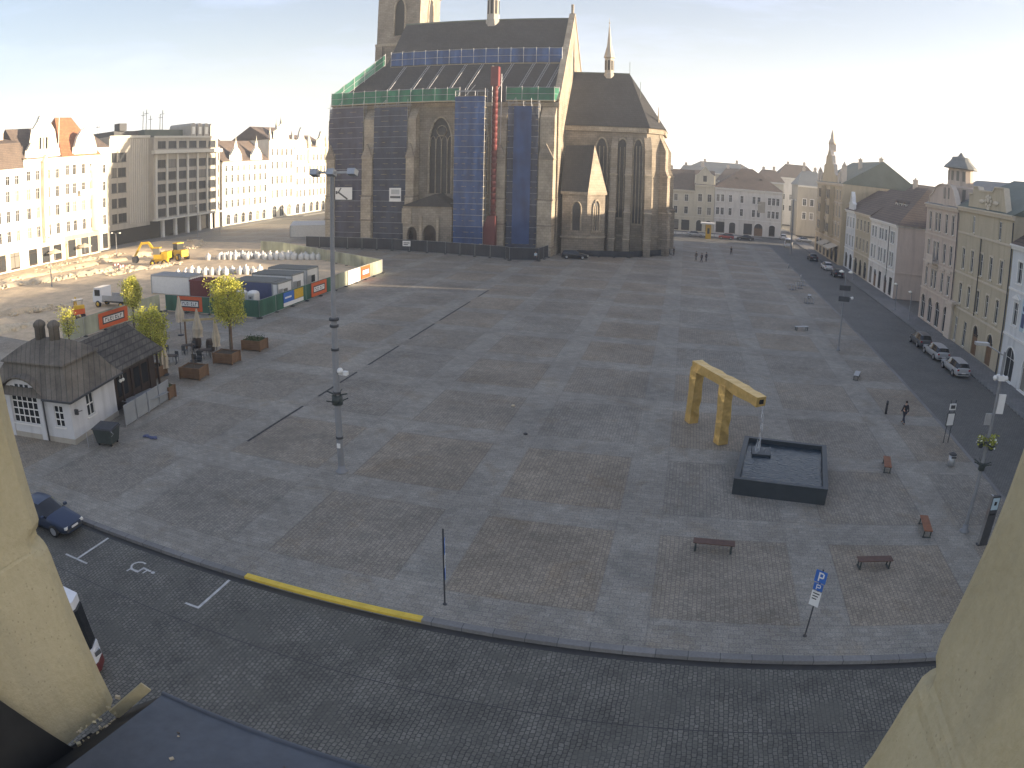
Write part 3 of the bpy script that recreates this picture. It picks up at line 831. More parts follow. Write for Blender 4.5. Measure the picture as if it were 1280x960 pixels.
t, ro = house('domed_house', 'pale sunlit corner house under a big red domed roof with a flagpole', (-118, 98.5, 0), Q, 11.4, 14, 21.3, 'cream2', 'redtile',
              [row(.3, 3.6, [2.3, 6.4, 9.4], 2.4, s='shop'), row(5.6, 2.3, [1.5, 3.6, 6.4, 9]), row(9.6, 2.3, [1.5, 3.6, 6.4, 9]), row(13.4, 2.3, [1.5, 3.6, 6.4, 9], s='hood'), row(17.4, 2.2, [1.5, 3.6, 6.4, 9])],
              ('hip', 9.0, 3.2), belts=(4.9, 12.6), trim='trimcream')
q = MB(); q.box(.3, 11.1, -.06, -.03, 3.95, 4.85); q.box(.2, 1.0, -.07, -.02, .02, 3.9); q.box(3.75, 5.0, -.07, -.02, .02, 3.9); q.box(7.75, 8.1, -.07, -.02, .02, 3.9); q.box(10.7, 11.3, -.07, -.02, .02, 3.9); q.build('shop_front', M['peach'], t, False)
gable(t, [(3.4, 21.3), (3.6, 23.2), (4.4, 25.2), (5.6, 26.6), (7, 27.2), (8.4, 26.6), (9.6, 25.2), (10.4, 23.2), (10.6, 21.3)], 'cream2', trimm='trimcream')
q = MB(); q.tube([(.4, 2, 21.3), (.4, 2, 34)], .07, 6); q.build('flagpole', M['white'], ro, False)
q = MB(); q.box(4.6, 8.4, -1.0, -.05, 12.9, 13.2); q.box(4.6, 8.4, -1.0, -.92, 13.2, 14.1); q.build('balcony', M['trimcream'], t, False)
q = MB(); q.lathe([(1.6, 0), (1.7, 12.8), (1.9, 13.0), (1.9, 13.4), (1.5, 14.2), (.2, 15.2)], (0, 0, 5.0), 10); q.T = Matrix.Translation((10.4, .6, 0)); q.v = [Vector((v.x + 10.2, v.y + .5, v.z)) for v in q.v]; q.build('corner_oriel', M['cream2'], t, False)
t, ro = house('side_street_house', 'narrow shaded house front in the gap left of the grey hotel', (-120.6, 109.6, 0), Q, 6, 14, 23, 'cream2', 'tile',
              [row(.3, 3.4, [1.8, 4.4], 1.8, s='shop'), row(5.6, 2.3, [1.6, 4.4]), row(9.4, 2.3, [1.6, 4.4]), row(13.2, 2.2, [1.6, 4.4]), row(17.2, 2, [1.6, 4.4])], ('gable', 4), belts=(4.9,))
# ---- hotel
t = thing('hotel', 'large grey modern hotel with a grid of square windows and pale piers', 'hotel', (-122, 118.6, 0), Q)
b = MB(); W_ = 45
holes = [(16.4 + i * 4.32, 16.4 + i * 4.32 + 3.3, 5.3 + j * 3.05, 5.3 + j * 3.05 + 2.0) for i in range(6) for j in range(5)] + [(16.4 + i * 4.32, 16.4 + i * 4.32 + 3.3, 22.4, 24.2) for i in range(6)]
holed(b, 14.9, 42.4, 4.4, 25.2, holes, .35, 0)
holes2 = [(.9, 2.8, 5.2 + j * 3.6, 7.4 + j * 3.6) for j in range(5)] + [(3.2, 6.2, 5.2 + j * 3.6, 7.4 + j * 3.6) for j in range(5)]
holed(b, 0, 14.9, 3.6, 25.6, holes2, .35, 1.6)
holed(b, 42.4, 45, 0, 22.5, [(42.9, 44.5, 5.3 + j * 3.4, 7.2 + j * 3.4) for j in range(5)], .3, 1.2)
b.box(14.9, 42.4, 4.2, 16, 0, 4.4, 1); b.box(0, 14.9, 2.6, 16, 0, 3.6, 1)
b.add([(0, 1.6, 3.6), (0, 16, 3.6), (0, 16, 25.6), (0, 1.6, 25.6)], [(0, 3, 2, 1)]); b.add([(14.9, 0, 4.4), (14.9, 1.6, 4.4), (14.9, 1.6, 25.2), (14.9, 0, 25.2)], [(0, 3, 2, 1)])
b.add([(42.4, 0, 4.4), (42.4, 16, 4.4), (42.4, 16, 25.2), (42.4, 0, 25.2)], [(0, 1, 2, 3)]); b.add([(45, 1.2, 0), (45, 16, 0), (45, 16, 22.5), (45, 1.2, 22.5)], [(0, 1, 2, 3)])
b.add([(0, 1.6, 3.6), (14.9, 1.6, 3.6), (14.9, 16, 3.6), (0, 16, 3.6)], [(0, 3, 2, 1)]); b.add([(14.9, 0, 4.4), (42.4, 0, 4.4), (42.4, 16, 4.4), (14.9, 16, 4.4)], [(0, 3, 2, 1)])
b.add([(.3, 2.3, 3.7), (14.6, 2.3, 3.7), (14.6, 2.3, 25.5), (.3, 2.3, 25.5)], [(0, 1, 2, 3)], 1); b.add([(15.2, .7, 4.5), (42, .7, 4.5), (42, .7, 25), (15.2, .7, 25)], [(0, 1, 2, 3)], 1)
b.add([(0, 16, 0), (45, 16, 0), (45, 16, 25), (0, 16, 25)], [(0, 3, 2, 1)])
b.build('wall', [M['concrete'], M['black']], t, False)
def hotel_window(u, z, w, h, y):
    key = ('hotel', w, h)
    if key not in WC:
        f = MB(); p = MB(); a = w / 2
        f.box(-a, -a + .08, .16, .24, 0, h); f.box(a - .08, a, .16, .24, 0, h); f.box(-a + .08, a - .08, .16, .24, 0, .08); f.box(-a + .08, a - .08, .16, .24, h - .08, h)
        f.box(-.05, .05, .162, .238, .08, h - .08); f.box(-a - .1, a + .1, -.1, .02, -.14, -.02)
        p.box(-a, a, .195, .205, 0, h)
        WC[key] = (f.mesh('window', M['darkgrey']), p.mesh('pane', M['glass']))
    f, p = WC[key]
    o = link('window', f, t, Matrix.Translation((u, y, z))); link('pane', p, o)
for i in range(6):
    for j in range(5):
        hotel_window(16.4 + i * 4.32 + 1.65, 5.3 + j * 3.05, 3.3, 2.0, 0)
    hotel_window(16.4 + i * 4.32 + 1.65, 22.4, 3.3, 1.8, 0)
for j in range(5):
    hotel_window(1.85, 5.2 + j * 3.6, 1.9, 2.2, 1.6); hotel_window(4.7, 5.2 + j * 3.6, 3.0, 2.2, 1.6); hotel_window(43.7, 5.3 + j * 3.4, 1.6, 1.9, 1.2)
for i in range(7):
    u = 15.75 + i * 4.32
    q = MB(); q.box(u - .35, u + .35, -.28, .02, 4.42, 20.9); q.build('pier', M['concretetrim'], t, False)
for i in range(5):
    u = 19 + i * 5.2
    q = MB(); q.box(u - .4, u + .4, .4, 1.2, -.05, 4.38); q.build('column', M['white'], t, False)
for bx in ((14, 43, -1.3, .03, 21.0, 21.9), (14.9, 42.4, -.35, .02, 25.0, 25.5), (0, 14.88, 1.3, 1.62, 25.2, 25.8), (14.2, 43.5, -1.6, .02, 4.45, 4.85)):
    q = MB(); q.box(*bx); q.build('cornice', M['concretetrim'], t, False)
for i in range(9):
    q = MB(); q.box(7.4 + i * .82, 7.55 + i * .82, 1.5, 1.62, 4.5, 25.0); q.build('fin', M['concretetrim'], t, False)
q = MB(); q.box(.4, 44, 2.5, 15.5, 25, 25.7); q.box(5, 14, 5, 14, 25.7, 27.2); q.box(15, 31, 3.5, 14, 25.7, 27.4, 1); q.box(6, 8.6, 4, 6, 27.2, 29)
ro = q.build('roof', [M['darkgrey'], M['copper']], t, False)
for i in range(4):
    q = MB(); u = 31.8 + i * 2.9
    pr = [(u - 1.1, 25.55)] + [(u + 1.1 * math.cos(PI - k * PI / 8), 28.0 + 1.0 * math.sin(k * PI / 8)) for k in range(9)] + [(u + 1.1, 25.55)]
    q.ext([(x, .5, z) for x, z in pr], (0, 8, 0), 0); q.box(u - .6, u + .6, .44, .5, 26, 28, 1)
    q.build('roof_vault', [M['concrete'], M['lamp']], ro, False)
for u, h in ((19, 32.5), (20.3, 33), (22, 31.5), (26, 32), (27, 33), (2, 29.5)):
    q = MB(); q.tube([(u, 8, 27), (u, 8, h)], .12, 6); q.tube([(u, 7.2, h - 1), (u, 8.8, h - 1)], .08, 6); q.build('antenna', M['steel'], ro, False)
# ---- west side beyond the hotel
t, ro = house('twin_gabled_house', 'sunlit white low house with two small pointed gables right of the hotel', (-123, 164.5, 0), Q, 25, 15, 18.2, 'cream2', 'tile',
              [row(.2, 3, spread(1, 24, 6), 2.0, arch=1, s='plain'), row(5, 2.2, spread(.6, 24.4, 8)), row(8.6, 2.2, spread(.6, 24.4, 8)), row(12.2, 2.2, spread(.6, 24.4, 8)), row(15.4, 1.7, spread(.6, 24.4, 8))], ('gable', 6.5), belts=(4.3,), trim='trimcream')
for u in (7, 18):
    gable(t, [(u - 3, 18.2), (u - 2.7, 20), (u - 1.6, 21.4), (u - .5, 22.2), (u, 24), (u + .5, 22.2), (u + 1.6, 21.4), (u + 2.7, 20), (u + 3, 18.2)], 'cream2')
    q = MB(); q.tube([(u, .2, 23.8), (u, .2, 25.8)], [.25, .04], 6); q.build('finial', M['trimcream'], t, False)
house('rear_gable_house', 'tall grey mauve gabled house rising behind the twin gabled house', (-140, 172, 0), Q, 22, 16, 21, 'greybeige', 'tile', [row(15, 1.6, spread(2, 20, 4))], ('hip', 8.5, 5))
t, ro = house('spired_house', 'tall sunlit white house with pinnacles along its parapet', (-123, 189.5, 0), Q, 15.5, 15, 24.8, 'cream2', 'tile',
              [row(.2, 3.6, spread(1, 14.5, 3), 2.6, arch=1, s='plain'), row(6.2, 2.6, spread(.6, 15, 5)), row(10.6, 2.6, spread(.6, 15, 5), s='hood'), row(15.4, 2.4, spread(.6, 15, 5)), row(19.6, 2.2, spread(.6, 15, 5))], ('gable', 4.5), belts=(4.9, 14.4), trim='trimcream')
gable(t, [(3, 24.8), (3.2, 27.4), (5, 28), (6.2, 29.4), (7.6, 29.8), (8.8, 28.2), (11, 27.4), (12, 24.8)], 'cream2')
for u, h in ((.8, 28.6), (4.8, 31.6), (7.6, 33), (14.6, 28.8), (11, 29.6)):
    q = MB(); q.box(u - .4, u + .4, -.1, .7, 24.8, h - 2.4); q.lathe([(.5, 0), (.1, 2), (.02, 2.4)], (u, .3, h - 2.4), 6); q.build('pinnacle', M['trimcream'], t, False)
t, ro = house('stepped_gable_house', 'sunlit white house with one pointed gable near the cathedral', (-123, 205, 0), Q, 9, 15, 22, 'cream2', 'tile',
              [row(.2, 3.4, [2.4, 6.6], 2.4, arch=1, s='plain'), row(5.6, 2.4, [2, 4.5, 7]), row(9.6, 2.4, [2, 4.5, 7]), row(13.6, 2.4, [2, 4.5, 7]), row(17.8, 2.2, [2, 4.5, 7])], ('gable', 5), belts=(4.6,))
gable(t, [(.6, 22), (1.2, 24.5), (2.6, 25), (3.4, 27.4), (4.5, 29), (5.6, 27.4), (6.4, 25), (7.8, 24.5), (8.4, 22)], 'cream2')
t, ro = house('turreted_house', 'sunlit cream house with small corner turrets just left of the cathedral', (-123, 214, 0), Q, 14, 15, 22.5, 'cream', 'tile',
              [row(.2, 3.4, spread(.6, 13.4, 3), 2.4, arch=1, s='plain'), row(5.6, 2.4, spread(.4, 13.6, 5)), row(9.6, 2.4, spread(.4, 13.6, 5)), row(13.6, 2.4, spread(.4, 13.6, 5)), row(17.8, 2.2, spread(.4, 13.6, 5))], ('gable', 4.5), belts=(4.6,), trim='trimcream')
gable(t, [(6.4, 22.5), (6.8, 25), (8, 25.6), (9.4, 28), (10.8, 25.6), (12, 25), (12.4, 22.5)], 'cream')
for u in (.7, 13.3):
    q = MB(); q.lathe([(.6, 17), (1, 18), (1, 23.4), (1.2, 23.6), (.6, 25.2), (.05, 27)], (u, .1, 0), 8); q.build('turret', M['cream'], t, False)

# ---- east side (in shade), from the north to the south; u runs south
t, ro = house('town_house', 'tall beige neo renaissance house with a spired gable, far end of east row', (33, 174, 0), -Q, 29, 18, 16.6, 'peach', 'copper',
              [row(.2, 3.4, spread(1, 28, 6), 2.8, arch=.5, s='shop'), row(5.6, 2.5, spread(.6, 28.4, 9), s='hood'), row(9.6, 2.4, spread(.6, 28.4, 9), s='hood'), row(13.2, 2, spread(.6, 28.4, 9))], ('gable', 5.5), belts=(4.6, 12.6), trim='pinktrim', chimneys=((20, 6, 22.2), (27, 9, 22.6)))
gable(t, [(6, 16.6), (6.4, 18.4), (8, 18.8), (8.6, 20.4), (10.4, 20.8), (11, 22.4), (12.4, 22.8), (13.6, 24), (15, 24.2), (16.2, 22.8), (17.6, 22.4), (18.2, 20.8), (20, 20.4), (20.6, 18.6), (22.4, 18.2), (22.8, 16.6)], 'peach', trimm='pinktrim')
q = MB(); q.box(13.7, 15.3, -.2, 1.2, 23.6, 25.2); q.lathe([(1, 0), (.75, .9), (.5, 1.2), (.45, 2), (.1, 3.2)], (14.5, .5, 25.2), 8); q.build('gable_turret', M['pinktrim'], t, False)
for u, h in ((1, 20), (4, 18.6), (24.5, 19.4), (28, 21)):
    q = MB(); q.box(u - .5, u + .5, -.1, .9, 16.6, h - .8); q.lathe([(.6, 0), (.15, .8), (.02, 1.1)], (u, .4, h - .8), 6); q.build('pinnacle', M['pinktrim'], t, False)
for u in (8, 18):
    q = MB(); q.box(u, u + 3, -1.2, -.05, 5.2, 15.8)
    for k in (.5, 2):
        for z in (6, 9.8, 13.2):
            q.box(u + k - .05, u + k + 1.0, -1.23, -1.2, z, z + 1.9, 1)
    q.build('bay', [M['peach'], M['glass']], t, False)
for u0, u1 in ((13.5, 20), (21, 28)):
    q = MB(); q.add([(u0, -.1, 3.9), (u1, -.1, 3.9), (u1, -2.2, 3.1), (u0, -2.2, 3.1)], [(0, 1, 2, 3)]); q.add([(u0, -2.2, 3.1), (u1, -2.2, 3.1), (u1, -2.2, 2.8), (u0, -2.2, 2.8)], [(0, 1, 2, 3)]); q.build('awning', M['canvas'], t, False)
t, ro = house('narrow_house', 'narrow pale blue white house with a little scrolled gable in the east row', (34, 144.6, 0), -Q, 8.6, 14, 11.6, 'coolwhite', 'tile',
              [row(.2, 3, [2.2, 6.2], 2.2, arch=.5, s='shop'), row(4.6, 2.2, [1.7, 4.3, 6.9]), row(8.2, 2.1, [1.7, 4.3, 6.9])], ('gable', 4.5), belts=(3.9,))
gable(t, [(2, 11.6), (2.2, 12.8), (3.2, 13.2), (3.6, 14.2), (4.3, 15.2), (5, 14.2), (5.4, 13.2), (6.4, 12.8), (6.6, 11.6)], 'coolwhite', trimm='white')
t, ro = house('ochre_house', 'small ochre yellow house between the narrow gabled house and the long white house', (34, 136, 0), -Q, 12, 14, 11.6, 'yellow', 'tile',
              [row(.2, 3, spread(.5, 11.5, 3), 2.0, arch=1, s='shop'), row(4.8, 2.2, spread(.4, 11.6, 4)), row(8.4, 2, spread(.4, 11.6, 4))], ('gable', 5), belts=(4.0,), trim='yellowtrim')
t, ro = house('white_house', 'long white house with brown hipped roof and pink end wall in the east row', (34, 124, 0), -Q, 17, 15, 11.3, 'warmwhite', 'tile',
              [row(.2, 2.8, [2, 8.2, 14.9], 1.7, s='shop'), row(.1, 2.9, [5.1, 11.9], 1.6, s='door', arch=1), row(4.6, 2.3, [1.6, 3.6, 6.6, 8.1, 10.3, 13.6, 14.9], 1.1), row(8.2, 1.9, [1.6, 3.6, 6.6, 8.1, 10.3, 13.6, 14.9], 1.1)], ('hipR', 6.2, 7), belts=(3.9,), dormers=((5, 3.2, 13.4), (7.4, 3.2, 13.4), (10, 3.2, 13.4)), chimneys=((3, 7.4, 18.6),))
q = MB(); q.add([(17.012, .02, 0), (17.012, 14.98, 0), (17.012, 14.98, 11), (17.012, .02, 11)], [(0, 1, 2, 3)]); q.box(17.0, 17.1, 0, 15, 3.9, 4.1); q.build('end_wall', M['pink'], t, False)
q = MB(); q.tube([(12.4, -.12, 0), (12.4, -.12, 11)], .06, 6); q.build('drainpipe', M['darkgrey'], t, False)
# tower house
t, ro = house('tower_house', 'pinkish house with a small round lookout tower and arched ground floor', (34, 93.5, 0), -Q, 12.5, 16, 15.4, 'pink', 'greyroof',
              [row(.2, 3.2, [1.6, 4.6, 7.6, 10.8], 1.7, arch=1, s='plain'), row(4.7, 2.4, [1.8, 4.2, 5.5, 8.2, 10.6], .95, s='hood'), row(8.3, 2.4, [1.8, 4.2, 5.5, 8.2, 10.6], .95), row(12, 2.4, [1.8, 4.2, 5.5, 8.2, 10.6], .95)], ('gable', 4), belts=(4.1, 7.7, 11.4), trim='pinktrim')
gable(t, [(.8, 15.4), (1.2, 16.4), (2.4, 16.8), (3.4, 17.6), (5.2, 18), (9, 18), (10.2, 17.4), (11, 16.4), (11.6, 15.4)], 'pink', trimm='pinktrim')
q = MB(); q.lathe([(2.3, 15.3), (2.3, 17.9), (1.85, 18.1), (1.75, 20.2)], (7.6, 2.0, 0), 14, 0, False); q.lathe([(1.8, 20.2), (2.45, 20.25), (2.3, 20.5), (1.5, 21.2), (1.2, 21.7), (.5, 21.8), (.1, 22.3)], (7.6, 2.0, 0), 14, 2, False)
for k in range(7):
    a = -PI * .05 - k * PI * .15; q.obox((7.6 + 1.74 * math.cos(a), 2.0 + 1.74 * math.sin(a), 19.3), (.12, .4, 1.2), a, 1)
    q.obox((7.6 + 2.24 * math.cos(a), 2.0 + 2.24 * math.sin(a), 17.0), (.14, .45, 1.4), a, 1)
q.build('lookout_tower', [M['pink'], M['glass'], M['greyroof']], t, False)
q = MB(); q.box(3.6, 6.2, -1.0, -.05, 7.9, 8.15); q.box(3.6, 6.2, -1.0, -.9, 8.15, 9.0); q.build('balcony', M['pinktrim'], t, False)
q = MB(); q.tube([(12.45, -.14, 0), (12.45, -.14, 15)], .07, 6); q.build('drainpipe', M['darkgrey'], t, False)
# yellow house
t, ro = house('parapet_house', 'ochre house with a tall decorated parapet and rows of slender windows', (34, 80.9, 0), -Q, 16, 16, 15.7, 'yellow', 'copper',
              [row(.2, 2.8, [2.2, 5.2], .95, s='plain'), row(.1, 3.2, [8.6, 12.9], 1.6, arch=1, s='door'), row(4.6, 2.4, spread(1, 15, 5), .9, arch=.6, s='cased'), row(8.6, 2.4, spread(1, 15, 5), .9), row(12.95, 1.9, [4.8, 12.4], .75, s='plain')], ('gable', 4), belts=(4.0, 8.0, 12.6), trim='yellowtrim', chimneys=((5, 8, 20), (10, 8, 20)))
gable(t, [(2.8, 15.7), (3, 17.2), (4, 17.3), (4.2, 18.1), (5.8, 18.1), (6.2, 17.7), (10, 17.7), (10.6, 18.2), (13.0, 18.2), (13.4, 17.2), (14, 15.7)], 'yellow', trimm='yellowtrim')
q = MB()
for k in range(8):
    a = k * PI / 4; q.ball((9 + .75 * math.cos(a), -.12, 16.7 + .55 * math.sin(a)), (.3, .12, .22), 8)
q.ball((9, -.14, 16.8), (.35, .16, .35), 10); q.ball((7, -.1, 16.6), (.9, .1, .25), 8); q.ball((11, -.1, 16.6), (.9, .1, .25), 8); q.ball((9, -.1, 15.9), (.5, .12, .3), 8)
q.build('relief', M['yellowtrim'], t, False)
q = MB(); q.box(-.9, 1.0, -.35, -.05, 0, 3.9); q.box(-1.2, 1.2, -.5, -.05, 3.9, 4.3); q.box(.3, 2.0, -.8, -.05, 4.3, 4.6); q.build('portal', M['pinktrim'], t, False)
q = MB(); q.tube([(7.6, -.13, 4.2), (7.6, -.13, 12.6)], .07, 6); q.build('drainpipe', M['darkgrey'], t, False); q = MB(); q.tube([(15.9, -.13, 0), (15.9, -.13, 15)], .08, 6); q.build('drainpipe', M['darkgrey'], t, False)
t, ro = house('painted_house', 'pale blue grey house with painted panels at the right edge of the picture', (34, 64.8, 0), -Q, 20, 16, 13, 'coolwhite', 'tile',
              [row(.1, 3.2, [2.4, 6.6, 11, 15.5], 2.2, arch=1, s='plain'), row(5.4, 2.2, spread(.6, 19.4, 6), s='hood'), row(9.4, 2.1, spread(.6, 19.4, 6))], ('gable', 5), belts=(4.2, 8.6), trim='white')
for u in (4.1, 10, 16):
    q = MB(); q.box(u - .55, u + .55, -.04, -.006, 5.2, 8.2, 0); q.box(u - .35, u + .35, -.06, -.04, 5.6, 6.9, 1); q.ball((u, -.06, 7.4), (.28, .05, .3), 8, 1); q.build('wall_painting', [M['lightcloth'], M['navy']], t, False)
house('shade_block', 'tall unseen beige block beyond the right edge, raised to shade square and window jamb', (34, 44.6, 0), -Q, 42, 16, 19, 'cream', 'tile', [row(5, 2, spread(1, 41, 9)), row(9, 2, spread(1, 41, 9)), row(13, 2, spread(1, 41, 9))], ('gable', 6.5))  # out of view; added and raised to shade the square and left jamb
# behind the east row
house('grey_hall', 'big grey sheet metal roof behind the narrow and ochre houses', (50, 150, 0), -Q, 34, 26, 11, 'greybeige', 'greyroof', [row(7, 1.6, spread(2, 32, 6))], ('hip', 9, 12))
house('south_sun_blocker', 'beige house added to block the sun, south of the side street gap', (62, 97.9, 0), -Q, 22, 14, 13.2, 'cream', 'tile', [row(4, 2, spread(1, 21, 6)), row(8, 2, spread(1, 21, 6))], ('gable', 3.7))  # added to hold back the sun south of the streak
house('north_sun_blocker', 'pale house added to block the sun, north of the side street gap', (62, 121, 0), -Q, 21.3, 14, 13.4, 'warmwhite', 'tile', [row(4, 2, spread(1, 20, 6)), row(8, 2, spread(1, 20, 6))], ('gable', 3.5))  # added to hold back the sun north of the streak
house('streak_gap_block', 'grey infill added between the two sun blocking houses to shape the sun streak', (63, 99.7, 0), -Q, 1.8, 10, 12.9, 'greybeige', 'greyroof', [], ('flat', .2), cornice=None)  # added between the blockers; its height sets where the sun streak starts

# ---- north side
t, ro = house('beige_house', 'long beige house with a brown roof behind the cathedral on the north side', (-34, 198, 0), 0, 36.8, 14, 11.3, 'cream', 'tile',
              [row(.3, 2.8, spread(24, 36, 4), 2.2, s='shop'), row(4.8, 2, spread(1, 36, 12), 1.0), row(8.2, 1.9, spread(1, 36, 12), 1.0)], ('gable', 5.6), belts=(3.9,), trim='trimcream', chimneys=((30, 7, 17.6),))
t, ro = house('gable_house', 'narrow beige house with a small pediment on the north side', (2.8, 197.9, 0), 0, 5.5, 14, 13, 'cream', 'tile',
              [row(.3, 3, [1.5, 4.1], 1.6, arch=1, s='shop'), row(4.8, 2.1, [1.5, 4.1], 1.1), row(8.4, 2.1, [1.5, 4.1], 1.1)], ('gable', 4), belts=(4.0,), trim='trimcream')
gable(t, [(.2, 13), (.3, 15.6), (1, 16), (2.7, 18), (4.4, 16), (5.2, 15.6), (5.3, 13)], 'cream', trimm='trimcream')
q = MB(); q.box(2.2, 3.2, -.06, -.035, 13.9, 15.5); q.build('attic_window', M['glass'], t, False)
t, ro = house('hipped_house', 'wide off white house with a broad brown hipped roof on the north side', (8.4, 198, 0), 0, 19, 15, 12.6, 'warmwhite', 'tile',
              [row(.3, 3, [1.8, 9.6], 2.4, s='shop'), row(.3, 3, [5.2, 16.5], 1.7, arch=.6, s='shop'), row(.1, 3.4, [12.6], 2.4, arch=1, s='door'), row(5.2, 2, [.9, 2.2, 4.4, 7.6, 11, 12.4, 15.4, 16.6, 17.8], .85), row(8.8, 2, [.9, 2.2, 4.4, 7.6, 11, 12.4, 15.4, 16.6, 17.8], .85)], ('hip', 5.8, 8), belts=(4.2,), dormers=((6, 3.5, 14.2), (13, 3.5, 14.2)))
q = MB(); q.box(12.2, 14.2, -.1, -.01, 6.6, 9.6); q.build('banner', M['greybeige'], t, False)
# far roofs beyond the north side and the north-east corner
rnd = random.Random(3)
far = [(-30, 232, 24, 13, 5, 'cream', 'beige far house with a brown roof directly behind the choir'), (-4, 236, 14, 13.5, 5, 'greybeige', 'grey far house rising behind the long beige house'), (11, 240, 12, 14, 4.5, 'warmwhite', 'white far house rising behind the broad hipped roof'),
       (24, 236, 9, 15, 4, 'cream', 'cream far house with chimneys at the end of the north street'), (34.5, 214, 9, 15, 4.5, 'greybeige', 'grey blue house at the corner where the east road leaves'), (44.5, 216, 14, 13, 5, 'coolwhite', 'pale house beside the grey blue corner house'), (60, 190, 22, 13, 6, 'cream', 'broad far house behind the neo renaissance house'),
       (34, 260, 16, 17, 5, 'warmwhite', 'pale far block at the end of the east road'), (-2, 262, 30, 16.5, 4, 'greybeige', 'low grey far roofs on the skyline right of the cathedral')]
for x, y, w_, e, h, wl, lb in far:
    house('far_house', lb, (x, y, 0), rnd.uniform(-.06, .06), w_, 12, e, wl, 'greyroof' if wl == 'greybeige' else 'tile', [row(5, 2, spread(1, w_ - 1, max(2, int(w_ / 3)))), row(9, 2, spread(1, w_ - 1, max(2, int(w_ / 3))))], ('hip', h, w_ / 4), chimneys=((w_ * .3, 6, e + h + .6), (w_ * .7, 6, e + h + .9)), group='far houses beyond the square')
# ------------------------------------------------------------------ cathedral (world coordinates)
cath = thing('cathedral', 'huge gothic cathedral with a steep dark roof, stone tower and scaffolded south wall', 'cathedral', (-45, 129, 0))
X0, X1, Y0, Y1, EV, RZ, YM = -68.0, -23.0, 129.0, 163.0, 28.0, 47.5, 146.0


def lancet(xa, xb, za, zs, zt, n=8):
    """outline (x, z) of a pointed opening: springing zs, apex zt"""
    xm = (xa + xb) / 2
    L_ = [(xa, za)] + [(xa + (xm - xa) * (1 - math.cos(i * PI / 2 / n)) ** 1.0, zs + (zt - zs) * math.sin(i * PI / 2 / n)) for i in range(n + 1)]
    Rr = [(xb - (xb - xm) * (1 - math.cos(i * PI / 2 / n)), zs + (zt - zs) * math.sin(i * PI / 2 / n)) for i in range(n, -1, -1)] + [(xb, za)]
    return L_ + Rr[1:]


def spandrel(b, xa, xb, zs, zt, y, dep, mi=0, T=None):
    pts = lancet(xa, xb, zs, zs, zt)
    k = len(pts) // 2
    b.ext([(x, y, z) for x, z in pts[:k + 1]] + [(xa, y, zt)], (0, dep, 0), mi)
    b.ext([(x, y, z) for x, z in pts[k:]] + [(xb, y, zt)], (0, dep, 0), mi)


bays = [(-63.6, 4.2), (-54.6, 4.2), (-45.3, 4.6), (-37.6, 3.4), (-28.6, 4.2)]
b = MB()
holed(b, X0, X1, 0, EV, [(c - w / 2, c + w / 2, 10.6, 25.2) for c, w in bays], .9, Y0)
for c, w in bays:
    spandrel(b, c - w / 2, c + w / 2, 20.2, 25.2, Y0 - .02, .92)
b.add([(X0, Y0, 0), (X0, Y1, 0), (X0, Y1, EV), (X0, Y0, EV)], [(0, 3, 2, 1)])
b.add([(X0, Y1, 0), (X1, Y1, 0), (X1, Y1, EV), (X0, Y1, EV)], [(0, 3, 2, 1)])
# east gable wall standing a little above the roof
b.ext([(X1 - .9, Y0 + .01, 0), (X1 - .9, Y1, 0), (X1 - .9, Y1, EV + .3), (X1 - .9, YM, RZ + 1.0), (X1 - .9, Y0 + .01, EV + .3)], (.9, 0, 0))
b.add([(X0 + .5, Y0 + 1.4, .1), (X1 - 1, Y0 + 1.4, .1), (X1 - 1, Y0 + 1.4, EV), (X0 + .5, Y0 + 1.4, EV)], [(0, 1, 2, 3)], 1)
b.build('wall', [M['stone'], M['black']], cath)
# plinth, string courses and eaves
for xa, xb in ((X0 - .1, -51.2), (-41.4, X1 + .1)):
    b = MB(); b.box(xa, xb, Y0 - .35, Y0 + .02, 0, 1.6); b.build('plinth', M['palestone'], cath)
    b = MB(); b.box(xa, xb, Y0 - .25, Y0 + .015, 9.6, 10.0); b.build('string_course', M['palestone'], cath)
b = MB(); b.box(X0 - .3, X1 + .2, Y0 - .5, Y0 + .03, 27.2, 27.9); b.build('cornice', M['palestone'], cath)
for c, w in bays:
    q = MB()
    q.box(c - w / 2, c + w / 2, Y0 + .72, Y0 + .76, 10.6, 25.2, 0); wo = q.build('window', M['lead'], cath); q = MB()
    n = 4
    for i in range(1, n):
        x = c - w / 2 + w * i / n; q.box(x - .09, x + .09, Y0 + .5, Y0 + .72, 10.6, 21.0, 1)
    for i in range(n):
        xa = c - w / 2 + w * i / n + .05; xb = xa + w / n - .1
        P = lancet(xa, xb, 19.6, 20.2, 21.6, 4)
        q.tube([(x, Y0 + .6, z) for x, z in P], .09, 5, 1)
    q.tube([(c + 1.0 * math.cos(k * PI / 6), Y0 + .6, 22.6 + 1.0 * math.sin(k * PI / 6)) for k in range(13)], .1, 5, 1)
    q.build('tracery', [M['lead'], M['palestone']], wo)
    q = MB(); P = lancet(c - w / 2, c + w / 2, 10.6, 20.2, 25.2)
    q.tube([(x, Y0 - .02, z) for x, z in P], .22, 6); q.build('frame', M['palestone'], wo)
